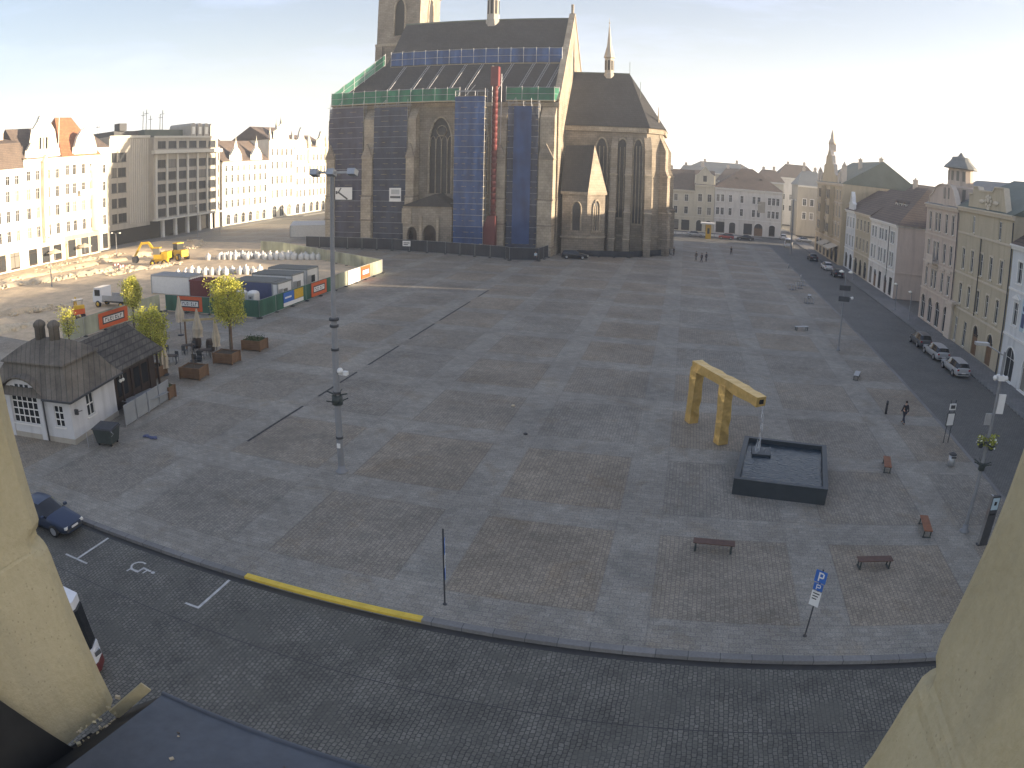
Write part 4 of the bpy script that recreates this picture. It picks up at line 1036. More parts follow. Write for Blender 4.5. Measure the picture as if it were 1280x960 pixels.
# buttresses
for xc, w in ((-67.2, 1.8), (-59.2, 2.1), (-50.3, 1.6), (-33.0, 1.9), (-24.6, 2.6)):
    b = MB(); h = w / 2
    prof = [(Y0 - 3.4, 0), (Y0 - 3.4, 9.6), (Y0 - 3.0, 10.2), (Y0 - 3.0, 17.5), (Y0 - 2.2, 19.2), (Y0 - 2.2, 25.0), (Y0 - .2, 27.2), (Y0 - .2, 0)]
    b.ext([(xc - h, y, z) for y, z in prof], (w, 0, 0), 0)
    for z, yy in ((1.5, 3.4), (5.4, 3.4), (10.0, 3.1), (17.3, 3.0)):
        b.box(xc - h - .12, xc + h + .12, Y0 - yy - .14, Y0 - .4, z, z + .28, 1)
    b.ext([(xc - h - .1, Y0 - 3.2, 17.6), (xc + h + .1, Y0 - 3.2, 17.6), (xc, Y0 - 3.2, 20.2)], (0, .7, 0), 1)
    b.build('buttress', [M['palestone'], M['stone']], cath)
# roofs
b = MB()
Sx0, Sx1 = -60.0, X1 - .3
A = [(-68.6, Y0 - .6, EV), (Sx1, Y0 - .6, EV), (Sx1, YM, RZ), (Sx0, YM, RZ), (Sx0, 137, 37.6), (-68.6, Y1 + .6, EV), (Sx1, Y1 + .6, EV), (Sx0, 155, 37.6)]
b.add(A, [(0, 1, 2, 3, 4), (6, 5, 7, 3, 2), (0, 4, 7, 5), (4, 3, 7), (5, 6, 1, 0)], 0)
b.tube([(Sx0, YM, RZ + .05), (Sx1, YM, RZ + .05)], .22, 6, 1)
ro = b.build('roof', [M['slate'], M['copper']], cath)
# pale gable coping with the east slope edge that catches the sun
b = MB(); b.bar((X1 - .45, Y0 - .2, EV + .35), (X1 - .45, YM, RZ + 1.1), 1.2, .35); b.bar((X1 - .45, YM, RZ + 1.1), (X1 - .45, Y1, EV + .35), 1.2, .35)
b.box(X1 - .7, X1 - .2, YM - .25, YM + .25, RZ + 1.2, RZ + 3.2)
b.build('gable_coping', M['palestone'], cath)


def fleche(x, y, z, w, hs, ht, nm):
    b = MB(); h = w / 2
    b.lathe([(h * 1.25, -1.6), (h * 1.15, 0), (h, .2), (h, hs), (h * 1.25, hs + .1), (h * 1.2, hs + .35), (h * .55, hs + .5 + (ht - hs) * .3), (.06, ht), (.03, ht + 1.6)], (x, y, z), 8, 0, False, PI / 8)
    for k in range(8):
        a = k * PI / 4; b.obox((x + h * .95 * math.cos(a), y + h * .95 * math.sin(a), z + hs * .55), (.06, h * .38, hs * .6), a, 1)
    b.ball((x, y, z + ht + .5), .18, 8)
    return b.build(nm, [M['greybeige'], M['black']], ro)


fleche(-40.3, YM, RZ, 2.6, 5.2, 15, 'ridge_turret')
# tower
b = MB(); ta, tb, tc, td = -68.7, -58.3, 150.0, 163.0
hs_ = [(-64.6, -61.9, 46, 55)]
holed(b, ta, tb, 0, 84, hs_, .8, tc); spandrel(b, -64.6, -61.9, 52, 55, tc - .02, .8)
b.box(ta, tb, tc + .82, td, 0, 84); b.box(-64.6, -61.9, tc + .7, tc + .8, 46, 55, 2)
b.add([(ta, tc, 0), (ta, tc + .82, 0), (ta, tc + .82, 84), (ta, tc, 84)], [(0, 3, 2, 1)]); b.add([(tb, tc, 0), (tb, tc + .82, 0), (tb, tc + .82, 84), (tb, tc, 84)], [(0, 1, 2, 3)])
for z in (36.2, 43.6, 57):
    b.box(ta - .3, tb + .3, tc - .3, td + .3, z, z + .6, 1)
for x in (ta, tb - 1.5):
    b.box(x - .2, x + 1.7, tc - .8, tc + .01, 0, 36, 0); b.box(x - .1, x + 1.6, tc - .5, tc + .012, 36.8, 43.6, 0)
P = lancet(155.0, 158.4, 46, 52, 56)
b.ext([(tb - .04, y, z) for y, z in P], (.06, 0, 0), 2)
b.tube([(tb + .05, y, z) for y, z in P], .25, 6, 1)
b.tube([(x, tc - .02, z) for x, z in lancet(-64.6, -61.9, 46, 52, 55)], .22, 6, 1)
b.build('tower', [M['stone'], M['palestone'], M['black']], cath)
# porch
b = MB()
holed(b, -51.0, -41.4, 0, 8.4, [(-47.0, -44.4, 0, 5.0), (-50.2, -48.2, 0, 4.6)], 1.2, 124.6)
spandrel(b, -47.0, -44.4, 3.2, 5.0, 124.58, 1.2); spandrel(b, -50.2, -48.2, 3.0, 4.6, 124.58, 1.2)
b.add([(-51, 124.6, 0), (-51, 129, 0), (-51, 129, 8.4), (-51, 124.6, 8.4)], [(0, 3, 2, 1)]); b.add([(-41.4, 124.6, 0), (-41.4, 129, 0), (-41.4, 129, 8.4), (-41.4, 124.6, 8.4)], [(0, 1, 2, 3)])
b.add([(-48.4, 124.6, 8.4), (-41.4, 124.6, 8.4), (-44.6, 124.6, 10.4)], [(0, 1, 2)])
b.ext([(-51.3, 124.3, 8.4), (-41.1, 124.3, 8.4), (-44.6, 124.3, 10.7)], (0, 4.7, 0), 2)
b.box(-51.1, -49.2, 124.3, 124.61, 5.2, 8.0, 1); b.box(-47.6, -47.1, 124.2, 124.59, 0, 6.6, 1); b.box(-44.3, -43.8, 124.2, 124.59, 0, 6.6, 1)
b.build('porch', [M['stone'], M['palestone'], M['slate']], cath)
d = MB(); d.box(-47, -44.4, 125.6, 125.7, 0, 5.0); d.box(-45.75, -45.65, 125.55, 125.6, 0, 3.4); d.box(-50.2, -48.2, 125.6, 125.7, 0, 4.6); d.build('door', M['darkwood'], cath)
# choir with its many-sided end
cp = [(-23, 136), (-7.4, 136), (-4.5, 138.6), (-4.5, 153.4), (-7.4, 156), (-23, 156)]
b = MB(); b.ext([(x, y, 0) for x, y in cp], (0, 0, 24.2), 0)
b.build('choir', M['stone'], cath)
b = MB(); ap = (-11.6, YM, 35.8); bp = (-23.2, YM, 35.8)
E_ = [(x + (.6 if x > -9 else 0) - 0, y + (-.6 if y < 140 else (.6 if y > 152 else 0)), 24.2) for x, y in cp]; E_[0] = (-23.2, 135.4, 24.2); E_[5] = (-23.2, 156.6, 24.2)
b.add(E_ + [ap, bp], [(0, 1, 6, 7), (1, 2, 6), (2, 3, 6), (3, 4, 6), (4, 5, 7, 6), (5, 4, 3, 2, 1, 0)], 0)
b.tube([(-23, YM, 35.85), ap], .18, 6, 1)
b.tube([ap, (ap[0], ap[1], 38.4)], .05, 5, 1); b.tube([(-9, 139.6, 30.2), (-9, 139.6, 33.4)], .05, 5, 1)
ro = b.build('choir_roof', [M['slate'], M['copper']], cath)
fleche(-15.8, YM, 35.6, 1.9, 3.4, 10.6, 'choir_turret')
for (xa, ya), (xb, yb) in zip(cp[:4], cp[1:5]):
    dx, dy = xb - xa, yb - ya; L_ = math.hypot(dx, dy); n = (dy / L_, -dx / L_)
    b = MB(); b.ext([(xa, ya, 23.2), (xb, yb, 23.2), (xb + n[0] * .5, yb + n[1] * .5, 23.2), (xa + n[0] * .5, ya + n[1] * .5, 23.2)], (0, 0, .9)); b.build('choir_cornice', M['palestone'], cath)
    b = MB(); b.ext([(xa, ya, 3.4), (xb, yb, 3.4), (xb + n[0] * .3, yb + n[1] * .3, 3.4), (xa + n[0] * .3, ya + n[1] * .3, 3.4)], (0, 0, .35)); b.build('choir_course', M['palestone'], cath)


def choir_window(xm, ym, ang, w, za, zt):
    q = MB(); q.T = Matrix.Translation((xm, ym, 0)) @ Matrix.Rotation(ang, 4, 'Z')
    P = lancet(-w / 2, w / 2, za, zt - w * 1.1, zt)
    T0 = q.T.copy(); q.ext([(x, -.03, z) for x, z in P], (0, .05, 0), 0); wo = q.build('window', M['lead'], cath)
    q = MB(); q.T = T0; q.box(-w / 2 - .3, w / 2 + .3, -.3, .0, za - .35, za, 1); q.build('sill', [M['lead'], M['palestone']], wo); q = MB(); q.T = T0; q.tube([(x, -.06, z) for x, z in P], .2, 6, 1); q.build('frame', [M['lead'], M['palestone']], wo); q = MB(); q.T = T0
    for i in (1, 2):
        q.box(-w / 2 + w * i / 3 - .08, -w / 2 + w * i / 3 + .08, -.12, -.03, za, zt - w * .7, 1)
    q.build('tracery', [M['lead'], M['palestone']], wo)


choir_window(-15.9, 136, 0, 2.3, 7, 22); choir_window(-12, 136, 0, 2.3, 7, 22)
choir_window(-9.0, 136, 0, 1.9, 6, 22); choir_window(-4.6, 146, Q, 2.6, 6, 22)


def choir_buttress(x, y, ang, w=1.2, dp=2.6, h=22.5):
    q = MB(); q.T = Matrix.Translation((x, y, 0)) @ Matrix.Rotation(ang, 4, 'Z')
    q.ext([(-w / 2, yy, z) for yy, z in ((-dp, 0), (-dp, 8), (-dp * .8, 8.8), (-dp * .8, 15), (-dp * .55, 16.4), (-dp * .55, 20), (.1, h), (.1, 0))], (w, 0, 0), 0)
    for z, k in ((3, 1), (8, 1), (15, .8)):
        q.box(-w / 2 - .1, w / 2 + .1, -dp * k - .12, -.1, z, z + .25, 1)
    q.build('buttress', [M['stone'], M['palestone']], cath)


choir_buttress(-13.4, 136, 0); choir_buttress(-10.6, 136, 0, 1.2); choir_buttress(-7.3, 136.1, R(14), 1.3); choir_buttress(-4.6, 138.7, R(66), 1.2, 2.0); choir_buttress(-4.6, 151, R(112), 1.3)
q = MB(); q.lathe([(.5, 22), (.75, 22.6), (.7, 24), (.2, 25.6), (.04, 28.6)], (-5.4, 138.6, 0), 6); q.build('pinnacle', M['palestone'], cath)
# chapel beside the choir: steep hipped roof
cq = [(-22.2, 130.2), (-17.6, 130.2), (-14.7, 133.1), (-14.7, 136.0), (-22.2, 136.0)]
b = MB(); b.ext([(x, y, 0) for x, y in cq], (0, 0, 11.6), 0)
cs = [(-22.5, 129.9), (-17.5, 129.9), (-14.4, 133.0), (-14.4, 136.0), (-22.5, 136.0)]
b.ext([(x, y, 11.2) for x, y in cs], (0, 0, .45), 1); b.ext([(x + (.05 if x < -20 else -.08), y + .08, 3.2) for x, y in cs[:4]] + [(-22.4, 136, 3.2)], (0, 0, .3), 1)
A = [(x, y, 11.66) for x, y in cs] + [(-22.3, 133.4, 20.2), (-16.9, 133.2, 20.4)]
b.add(A, [(0, 1, 6, 5), (2, 3, 6), (3, 4, 5, 6), (4, 0, 5)], 2); b.add(A, [(1, 2, 6)], 1)  # south-east slope given pale stone to look sunlit
b.build('chapel', [M['stone'], M['palestone'], M['slate']], cath)
q = MB(); P = lancet(-20.4, -18.7, 4.6, 8.4, 9.9); q.ext([(x, 130.17, z) for x, z in P], (0, .05, 0), 0); q.tube([(x, 130.15, z) for x, z in P], .18, 6, 1)
q.build('window', [M['lead'], M['palestone']], cath)
choir_window(-16.15, 131.65, R(45), 1.5, 4.6, 10.2)

# ------------------------------------------------------------------ scaffolds
def scaffold(label, xa, xb, ya, yb, z1, net, nx=3, step=2.05, braces=True, nettop=None, poles='steel'):
    t = thing('scaffold', label, 'scaffold', ((xa + xb) / 2, ya, 0), 0, 'scaffolds on the south wall')
    f = MB()
    for i in range(nx + 1):
        x = xa + (xb - xa) * i / nx
        for y in (ya + .3, yb):
            f.tube([(x, y, 0), (x, y, z1 + 1 + .5 * (i % 2))], .045, 5)
    z = 2.0
    d = MB(); k = 0
    while z < z1 + .1:
        jt = .25 * math.sin(k * 2.3 + xa)
        f.tube([(xa - .3 + jt, ya - .03, z + 1.0), (xb + .2 + jt, ya - .03, z + 1.0)], .038, 5); f.tube([(xa - .3, yb, z + 1.0), (xb + .3, yb, z + 1.0)], .05, 5)
        d.box(xa, xb, ya + .06, yb - .06, z - .06, z)
        if braces:
            i = k % nx; x = xa + (xb - xa) * i / nx; x2 = xa + (xb - xa) * (i + 1) / nx
            f.tube([(x, ya + .35, z), (x2, ya + .35, z + step)], .045, 5)
        z += step; k += 1
    f.build('frame', M[poles], t); d.build('deck', M['plank'], t)
    n = MB()
    # netting bulges a little between the standards, and sags
    cols = nx * 4; rows_ = int(z1 / step) * 3
    zt = nettop or z1; vs = []
    for j in range(rows_ + 1):
        for i in range(cols + 1):
            u = i / cols; bul = .2 * math.sin(u * nx * PI) ** 2 + .09 * math.sin(j * 1.7 + i * .9 + xa) + .06 * math.sin(j * .6 - i * 1.9)
            vs.append((xa + (xb - xa) * u, ya - .04 + .0 - bul * .5 + .14, .3 + (zt - .3) * j / rows_))
    n.add(vs, [(j * (cols + 1) + i, j * (cols + 1) + i + 1, (j + 1) * (cols + 1) + i + 1, (j + 1) * (cols + 1) + i) for j in range(rows_) for i in range(cols)], 0, True)
    n.build('netting', M[net], t)
    return t


scaffold('grey violet netted scaffold bay at the left end of the cathedral', -67.8, -60.4, 126.4, 127.8, 27.4, 'netviolet')
scaffold('slate blue netted scaffold bay between the two left buttresses', -58.0, -51.2, 126.4, 127.8, 27.2, 'netslate')
scaffold('tall bright blue netted scaffold tower left of the red chute', -40.8, -35.3, 123.4, 125.2, 28.6, 'netblue')
t = scaffold('blue and violet netted scaffold bay right of the red chute', -31.8, -26.2, 126.4, 127.8, 27.0, 'netslate', nx=4)
n = MB(); n.box(-30.6, -27.4, 126.2, 126.24, 2, 27.0); n.build('netting', M['netblue'], t)
# stair flights zigzagging in the blue tower
# green edge protection along the eaves, blue netting half way up the roof
def edge_net(label, pts, h, net, nm='safety_net'):
    t = thing(nm, label, 'safety net', pts[0], 0)
    n = MB(); f = MB()
    for (a, c) in zip(pts, pts[1:]):
        A_, C_ = Vector(a), Vector(c); L_ = (C_ - A_).length; m = max(1, int(L_ / 2.4)); vs = []
        for i in range(m * 4 + 1):
            p = A_.lerp(C_, i / (m * 4)); s2 = .12 * math.sin(i * 1.3)
            vs += [(p.x, p.y + s2 * .3, p.z), (p.x, p.y + s2, p.z + h * .5), (p.x, p.y + s2 * .3, p.z + h - .1 * abs(math.sin(i * PI / 4)))]
        n.add(vs, [(i * 3 + k, i * 3 + 3 + k, i * 3 + 4 + k, i * 3 + 1 + k) for i in range(m * 4) for k in (0, 1)], 0, True)
        for i in range(m + 1):
            p = A_.lerp(C_, i / m); f.tube([(p.x, p.y - .08, p.z - .4), (p.x, p.y - .08, p.z + h + .2)], .05, 5)
        for k in (0, .5, 1):
            f.tube([(a[0], a[1] - .08, a[2] + h * k), (c[0], c[1] - .08, c[2] + h * k)], .045, 5)
    n.build('netting', M[net], t); f.build('frame', M['steel'], t)
    return t


t = edge_net('green safety netting along the left part of the cathedral eaves', [(-67.9, 127.4, 28.2), (-41.2, 127.4, 28.2)], 2.4, 'netgreen')
q = MB(); q.box(-67.9, -41.2, 127.2, 129.2, 28.02, 28.16); q.box(-50.0, -41.4, 126.0, 127.2, 27.9, 28.05); q.build('deck', M['plank'], t)
t = edge_net('green safety netting on the right part of the cathedral eaves', [(-32.4, 127.4, 28.2), (-23.6, 127.4, 28.2), (-23.2, 130.2, 28.4)], 2.4, 'netgreen')
q = MB(); q.box(-32.4, -23.6, 127.2, 129.2, 28.02, 28.16); q.build('deck', M['plank'], t)
edge_net('green netting climbing the west slope of the cathedral roof', [(-67.9, 128.2, 28.4), (-60.4, 136.4, 37.0)], 2.3, 'netgreen')
t = edge_net('blue safety netting half way up the cathedral roof', [(-59.0, 136.2, 36.5), (-23.8, 136.2, 36.5)], 3.0, 'netblue')
q = MB(); q.box(-59, -23.8, 135.9, 137.2, 36.3, 36.42); q.build('deck', M['plank'], t)
for i, (x, z) in enumerate(((-57.5, 0), (-52.4, 0), (-49.2, 0), (-44.6, 0), (-41.2, 0), (-35.2, 0), (-31.0, 0), (-28.2, 0), (-25.8, 0))):
    q = MB()
    a, c = Vector((x, 130.4, 30.2)), Vector((x + 1.9, 135.9, 36.4))
    for s in (-.22, .22):
        q.tube([a + Vector((s, 0, 0)), c + Vector((s, 0, 0))], .05, 5)
    for k in range(1, 18):
        p = a.lerp(c, k / 18); q.tube([p + Vector((-.22, 0, 0)), p + Vector((.22, 0, 0))], .03, 4)
    wd = ['leftmost', 'second from the left', 'third from the left', 'fourth from the left', 'middle', 'sixth from the left', 'third from the right', 'second from the right', 'rightmost'][i]
    tag(q.build('roof_ladder', M['steel']), 'metal roof ladder between the green and blue netting, %s of the ladders' % wd, 'ladder', 'ladders lying on the cathedral roof')
# red hoist mast and rubbish chute
t = thing('debris_chute', 'tall red rubbish chute with a red hopper beside the blue scaffold tower', 'chute', (-33.8, 125.2, 0))
q = MB()
for k in range(26):
    z = 4.4 + k * 1.1; q.lathe([(.42, 0), (.56, 1.05), (.56, 1.12)], (-33.9, 125.4, z), 10, 0, True)
q.build('tube', M['red'], t)
q = MB(); q.ext([(-37.2, 124.2, .4), (-33.2, 124.2, .4), (-33.2, 124.2, 7.0), (-34.6, 124.2, 7.0)], (0, 1.4, 0)); q.build('hopper', M['red'], t)
q = MB(); q.box(-34.6, -33.2, 124.6, 126.0, 30.6, 34.2); q.build('inlet', M['red'], t)
q = MB(); q.tube([(-33.0, 126.2, 0), (-33.0, 126.2, 33)], .07, 5); q.tube([(-34.7, 126.2, 0), (-34.7, 126.2, 34.5)], .07, 5); q.build('frame', M['steel'], t)
# two boards hung on the scaffold
t = thing('site_board', 'white site board with dark slanted strokes on the violet scaffold netting', 'sign', (-64.2, 126.0, 9.4))
q = MB(); q.box(-66, -62.3, 126.0, 126.08, 9.4, 11.8); q.build('board', M['white'], t)
q = MB(); q.bar((-65.4, 125.98, 10.9), (-63.3, 125.98, 9.5), .03, .3); q.bar((-65.4, 125.98, 10.7), (-64.7, 125.98, 11.7), .03, .25); q.box(-65.9, -65.5, 125.97, 125.99, 10.5, 11.1); q.build('emblem', M['darkgrey'], t)
t = thing('site_board', 'white site board with a grey panel and dark stripe on the slate blue netting', 'sign', (-53.2, 126.0, 9.4))
q = MB(); q.box(-54.4, -52.0, 126.0, 126.08, 9.1, 11.7); q.build('board', M['white'], t)
q = MB(); q.box(-54.0, -52.3, 125.97, 125.99, 10.5, 11.4, 0); q.box(-54.2, -52.1, 125.97, 125.99, 9.75, 10.15, 1); q.build('print', [M['steel'], M['darkgrey']], t)


def fence(label, pts, h, net, post='steel', step=3.4, nm='site_fence', alpha=0):
    t = thing(nm, label, 'fence', (pts[0][0], pts[0][1], 0))
    k = 0
    for (a, c) in zip(pts, pts[1:]):
        A_, C_ = Vector((*a, 0)), Vector((*c, 0)); L_ = (C_ - A_).length; m = max(1, round(L_ / step))
        for i in range(m):
            p, q_ = A_.lerp(C_, i / m), A_.lerp(C_, (i + 1) / m)
            b = MB(); b.bar(p + Vector((0, 0, h / 2 + .08)), q_ + Vector((0, 0, h / 2 + .08)), .02, h - .12)
            b.build('panel', M[net], t)
        f = MB()
        for i in range(m + 1):
            p = A_.lerp(C_, i / m); f.tube([p, p + Vector((0, 0, h + .05))], .03, 6); f.obox((p.x, p.y, .07), (.3, .7, .14), math.atan2(c[1] - a[1], c[0] - a[0]), 1)
        f.tube([A_ + Vector((0, 0, h)), C_ + Vector((0, 0, h))], .025, 5); f.tube([A_ + Vector((0, 0, .12)), C_ + Vector((0, 0, .12))], .025, 5)
        f.build('post', [M[post], M['darkgrey']], t)
    return t


fence('dark screened site fence in front of the cathedral scaffolds', [(-72, 124.6), (-53, 124.2), (-41.8, 122.4), (-30, 119.8), (-29, 118.4), (-24.2, 119.6), (-23.6, 125)], 2.2, 'darknet')
t = thing('notice', 'small white notice fixed on the dark fence near the porch', 'sign', (-50, 123.6, 1)); q = MB(); q.box(-50.6, -49.0, 123.55, 123.6, 1.0, 2.0); q.build('board', M['white'], t)
q = MB(); q.box(-50.4, -49.2, 123.53, 123.55, 1.55, 1.7); q.box(-50.4, -49.5, 123.53, 123.55, 1.25, 1.4); q.build('print', M['darkgrey'], t)
fence('low dark railing round the cathedral choir', [(-20.5, 128.2), (-9.8, 131.2), (-4.2, 137.6), (-2.4, 141)], 1.15, 'darknet', 'darkmetal', 2.6, 'railing')
# ------------------------------------------------------------------ golden fountain
t = thing('fountain_arm', 'gilded angular pump arm on two legs pouring water over the dark basin', 'sculpture', (2.6, 44, 0))
A_, Bk = Vector((5.3, 39.75, 3.8)), Vector((1.5, 46.35, 3.92))
dirv = (A_ - Bk).normalized()


def beam(a, c, w, h, nm, n=7):
    b = MB(); a, c = Vector(a), Vector(c); d = (c - a) / n
    x = d.cross(Vector((0, 0, 1))).normalized() if abs(d.normalized().z) < .9 else Vector((-dirv.y, dirv.x, 0)) * -1
    y = x.cross(d).normalized()
    vs = []
    rr = random.Random(5)
    for i in range(n + 1):
        for sx_, sy_ in ((-1, -1), (1, -1), (1, 1), (-1, 1)):
            j = 1 + rr.uniform(-.11, .09)
            vs.append(a + d * i + x * sx_ * w / 2 * j + y * sy_ * h / 2 * j)
    fs = [(0, 1, 2, 3), (n * 4 + 3, n * 4 + 2, n * 4 + 1, n * 4)]
    for i in range(n):
        for k in range(4):
            fs.append((i * 4 + k, i * 4 + 4 + k, i * 4 + 4 + (k + 1) % 4, i * 4 + (k + 1) % 4))
    b.add(vs, fs)
    return b.build(nm, M['gold'], t)


beam(Bk, A_, .72, .6, 'beam', 12)
nl = Bk + dirv * 3.9
beam((nl.x - .05, nl.y, 3.72), (3.35, 42.55, 0), .66, .72, 'leg')
beam((Bk.x + .1, Bk.y - .2, 3.8), (1.45, 46.2, 0), .66, .74, 'leg')
q = MB(); p = A_ + dirv * .02; q.obox((p.x, p.y, p.z), (.3, .04, .26), math.atan2(dirv.y, dirv.x) - PI / 2); q.build('spout', M['black'], t)
t = thing('basin', 'dark square fountain basin full of rippled water under the golden arm', 'fountain', (6.9, 38, 0), R(-9))
q = MB(); x, y = 2.62, 3.3
q.box(-x, x, -y, -y + .28, 0, .9); q.box(-x, x, y - .28, y, 0, .9); q.box(-x, -x + .28, -y + .28, y - .28, 0, .9); q.box(x - .28, x, -y + .28, y - .28, 0, .9)
for s in (1,):
    q.box(-x - .02, x + .02, -y - .02, -y + .27, .902, .95); q.box(-x - .02, x + .02, y - .27, y + .02, .902, .95); q.box(-x - .02, -x + .27, -y + .27, y - .27, .902, .95); q.box(x - .27, x + .02, -y + .27, y - .27, .902, .95)
q.build('rim', M['bronze'], t, False)
q = MB(); n = 24; vs = [(-x + .27 + (2 * x - .54) * i / n, -y + .27 + (2 * y - .54) * j / n, .7 + .012 * math.sin(i * 1.9 + j) * math.cos(j * 1.3)) for j in range(n + 1) for i in range(n + 1)]
q.add(vs, [(j * (n + 1) + i, j * (n + 1) + i + 1, (j + 1) * (n + 1) + i + 1, (j + 1) * (n + 1) + i) for j in range(n) for i in range(n)], 0, True); q.build('water', M['water'], t, False)
q = MB(); q.obox((-1.45, 1.45, .68), (1.15, 1.25, .3), R(6)); q.build('plinth', M['bronze'], t, False)
q = MB(); rr = random.Random(2)
for k in range(7):
    a = rr.uniform(0, 6.28); r = rr.uniform(0, .1); px, py = 5.42 + r * math.cos(a), 39.55 + r * math.sin(a)
    q.tube([(px, py, 3.62), (px + .04, py - .05, 2.4), (px + rr.uniform(-.1, .1), py - .08, .84)], [.015, .025, .04], 6)
for k in range(26):
    q.ball((5.6 + rr.gauss(0, .3), 39.4 + rr.gauss(0, .3), .86 + abs(rr.gauss(0, .14))), .04, 6)
tag(q.build('water_jet', M['spray']), 'white stream of water falling from the golden arm onto the basin plinth', 'water jet')

# ------------------------------------------------------------------ street furniture
def bench(label, loc, rz, m, w=1.9, legs='darkmetal', group='benches in the square'):
    t = thing('bench', label, 'bench', loc, rz, group)
    q = MB()
    for i in range(5):
        q.box(-w / 2, w / 2, -.24 + i * .1, -.155 + i * .1, .41, .46)
    q.build('seat', M[m], t, False)
    for s in (-1, 1):
        q = MB(); x = s * (w / 2 - .14); q.box(x - .03, x + .03, -.22, -.16, 0, .405); q.box(x - .03, x + .03, .16, .22, 0, .405); q.box(x - .028, x + .028, -.16, .16, .35, .404); q.box(x - .05, x + .05, -.26, .26, 0, .025)
        q.build('leg', M[legs], t, False)
    return t


M['benchred'] = plain('red_brown_slats', (.1, .055, .042), .6, .25, 3)
M['benchorange'] = plain('orange_brown_slats', (.22, .085, .04), .6, .25, 3)
bench('red brown slatted bench in front of the fountain basin, nearer the middle', (2.7, 28.9, 0), R(-3), 'benchred', 1.95)
bench('red brown slatted bench near the right, between the sign post and the window jamb', (10.45, 27.9, 0), R(3), 'benchred', 1.8)
bench('orange brown bench seen end on, right of the basin', (14.1, 39.9, 0), R(78), 'benchorange', 1.8)
bench('orange brown bench seen end on, nearest the tall pole at the right', (14.3, 31.6, 0), R(82), 'benchorange', 1.8)
bench('small grey bench in the east part of the square behind the fountain', (16.6, 60.1, 0), R(70), 'steel', 1.7)
bench('small grey bench left of the double lamp post', (14.2, 78.5, 0), R(20), 'steel', 1.7)
bench('small grey bench far up the east kerb', (19.0, 101, 0), R(80), 'steel', 1.7)


def pole_base(q, x, y, r=.3):
    q.lathe([(r, 0), (r, .06), (r * .6, .12), (r * .55, .4)], (x, y, 0), 12)


# tall lighting mast in the square
t = thing('lamp_post', 'very tall grey floodlight mast standing alone in the middle of the square', 'lamp post', (-17.1, 32.3, 0))
x, y = -17.1, 32.3
q = MB(); pole_base(q, x, y, .36); q.tube([(x, y, 0), (x, y, 8.4), (x, y, 8.5), (x, y, 16.0)], [.19, .165, .13, .11], 14); q.build('pole', M['pole'], t)
for z, r in ((8.5, .27), (8.15, .24), (6.9, .22), (4.55, .22), (2.0, .21)):
    q = MB(); q.lathe([(r, 0), (r, .12)], (x, y, z), 14); q.build('collar', M['darkgrey'], t)
q = MB(); q.box(x - 1.0, x + 1.3, y - .05, y + .05, 16.0, 16.12); q.build('arm', M['steel'], t)
for dx in (-.95, .0, 1.2):
    q = MB(); q.obox((x + dx, y - .1, 16.05), (.42, .45, .3), 0, 0, R(-20)); q.build('floodlight', M['steel'], t); 
q = MB()
for k in range(8):
    a = k * PI / 4; zz_ = 4.05 if k % 2 else 4.45
    q.ext([(x + .16 * math.cos(a - .3), y + .16 * math.sin(a - .3), zz_), (x + .62 * math.cos(a), y + .62 * math.sin(a), zz_ + .12), (x + .16 * math.cos(a + .3), y + .16 * math.sin(a + .3), zz_)], (0, 0, .07))
q.lathe([(.3, 0), (.3, .5)], (x, y, 3.95), 10); q.build('flower_bracket', M['darkmetal'], t)
q = MB(); q.ball((x + .3, y - .1, 5.85), .17, 12); q.box(x + .5, x + .72, y - .18, y + .04, 5.65, 5.85); q.box(x + .1, x + .4, y - .05, y + .05, 5.6, 5.7); q.build('camera', M['white'], t)
q = MB(); q.box(x - .08, x + .1, y - .24, y - .15, 1.5, 1.75); q.build('sticker', M['white'], t)


def double_lamp(label, x, y, h, arm, n=2, group='lamp posts along the east kerb', thick=1.0):
    t = thing('lamp_post', label, 'lamp post', (x, y, 0), 0, group)
    q = MB(); pole_base(q, x, y, .24); q.tube([(x, y, 0), (x, y, h * .5), (x, y, h)], [.1 * thick, .08 * thick, .06 * thick], 10); q.lathe([(.16 * thick, 0), (.16 * thick, .1)], (x, y, h * .45), 10); q.build('pole', M['pole'], t)
    for i, s in enumerate((-1, 1)[:n]):
        q = MB(); q.tube([(x, y, h - .2), (x + s * arm * .5, y, h + .1), (x + s * arm, y, h)], .035, 6); q.build('arm', M['pole'], t)
        l = MB(); l.lathe([(.05, .2), (.3, .05), (.28, 0), (.12, -.08)], (x + s * arm, y, h), 10); l.build('lamp_head', M['lamp'], t)
    return t


t = double_lamp('grey lamp post with sign panels at the east kerb behind the fountain', 16.9, 70.2, 7.9, .5)
for z in (5.0, 6.1):
    q = MB(); q.box(16.3, 17.5, 70.0, 70.06, z, z + .5); q.build('panel', M['darkgrey'], t)
q = MB(); q.tube([(16.9, 70.2, 5.3), (17.8, 70.1, 5.5)], .03, 5); q.ball((17.8, 70.1, 5.4), .16, 8); q.build('camera', M['white'], t)
double_lamp('slender pale lamp post at the far north east corner of the square', 24.5, 158, 12, .4, 2, thick=2.2)
double_lamp('lamp post standing in the sunlit building site before the west houses', -90.9, 72.4, 7.9, .5, 2, 'lamp posts on the west side')
double_lamp('double armed lamp post in front of the domed house', -103, 100.5, 5.2, 1.2, 2, 'lamp posts on the west side')
for x, y, wd in ((-112, 139, 'left'), (-110, 146, 'right')):
    double_lamp('thin pale lamp post before the hotel entrance, %s of the pair' % wd, x, y, 7.5, .3, 1, 'lamp posts on the west side')
for x, y, wd in ((31.4, 97, 'beside the side street corner'), (31.5, 125, 'before the long white house'), (31.6, 90.5, 'before the tower house')):
    double_lamp('thin dark lamp post on the east pavement %s' % wd, x, y, 3.6, .25, 1)
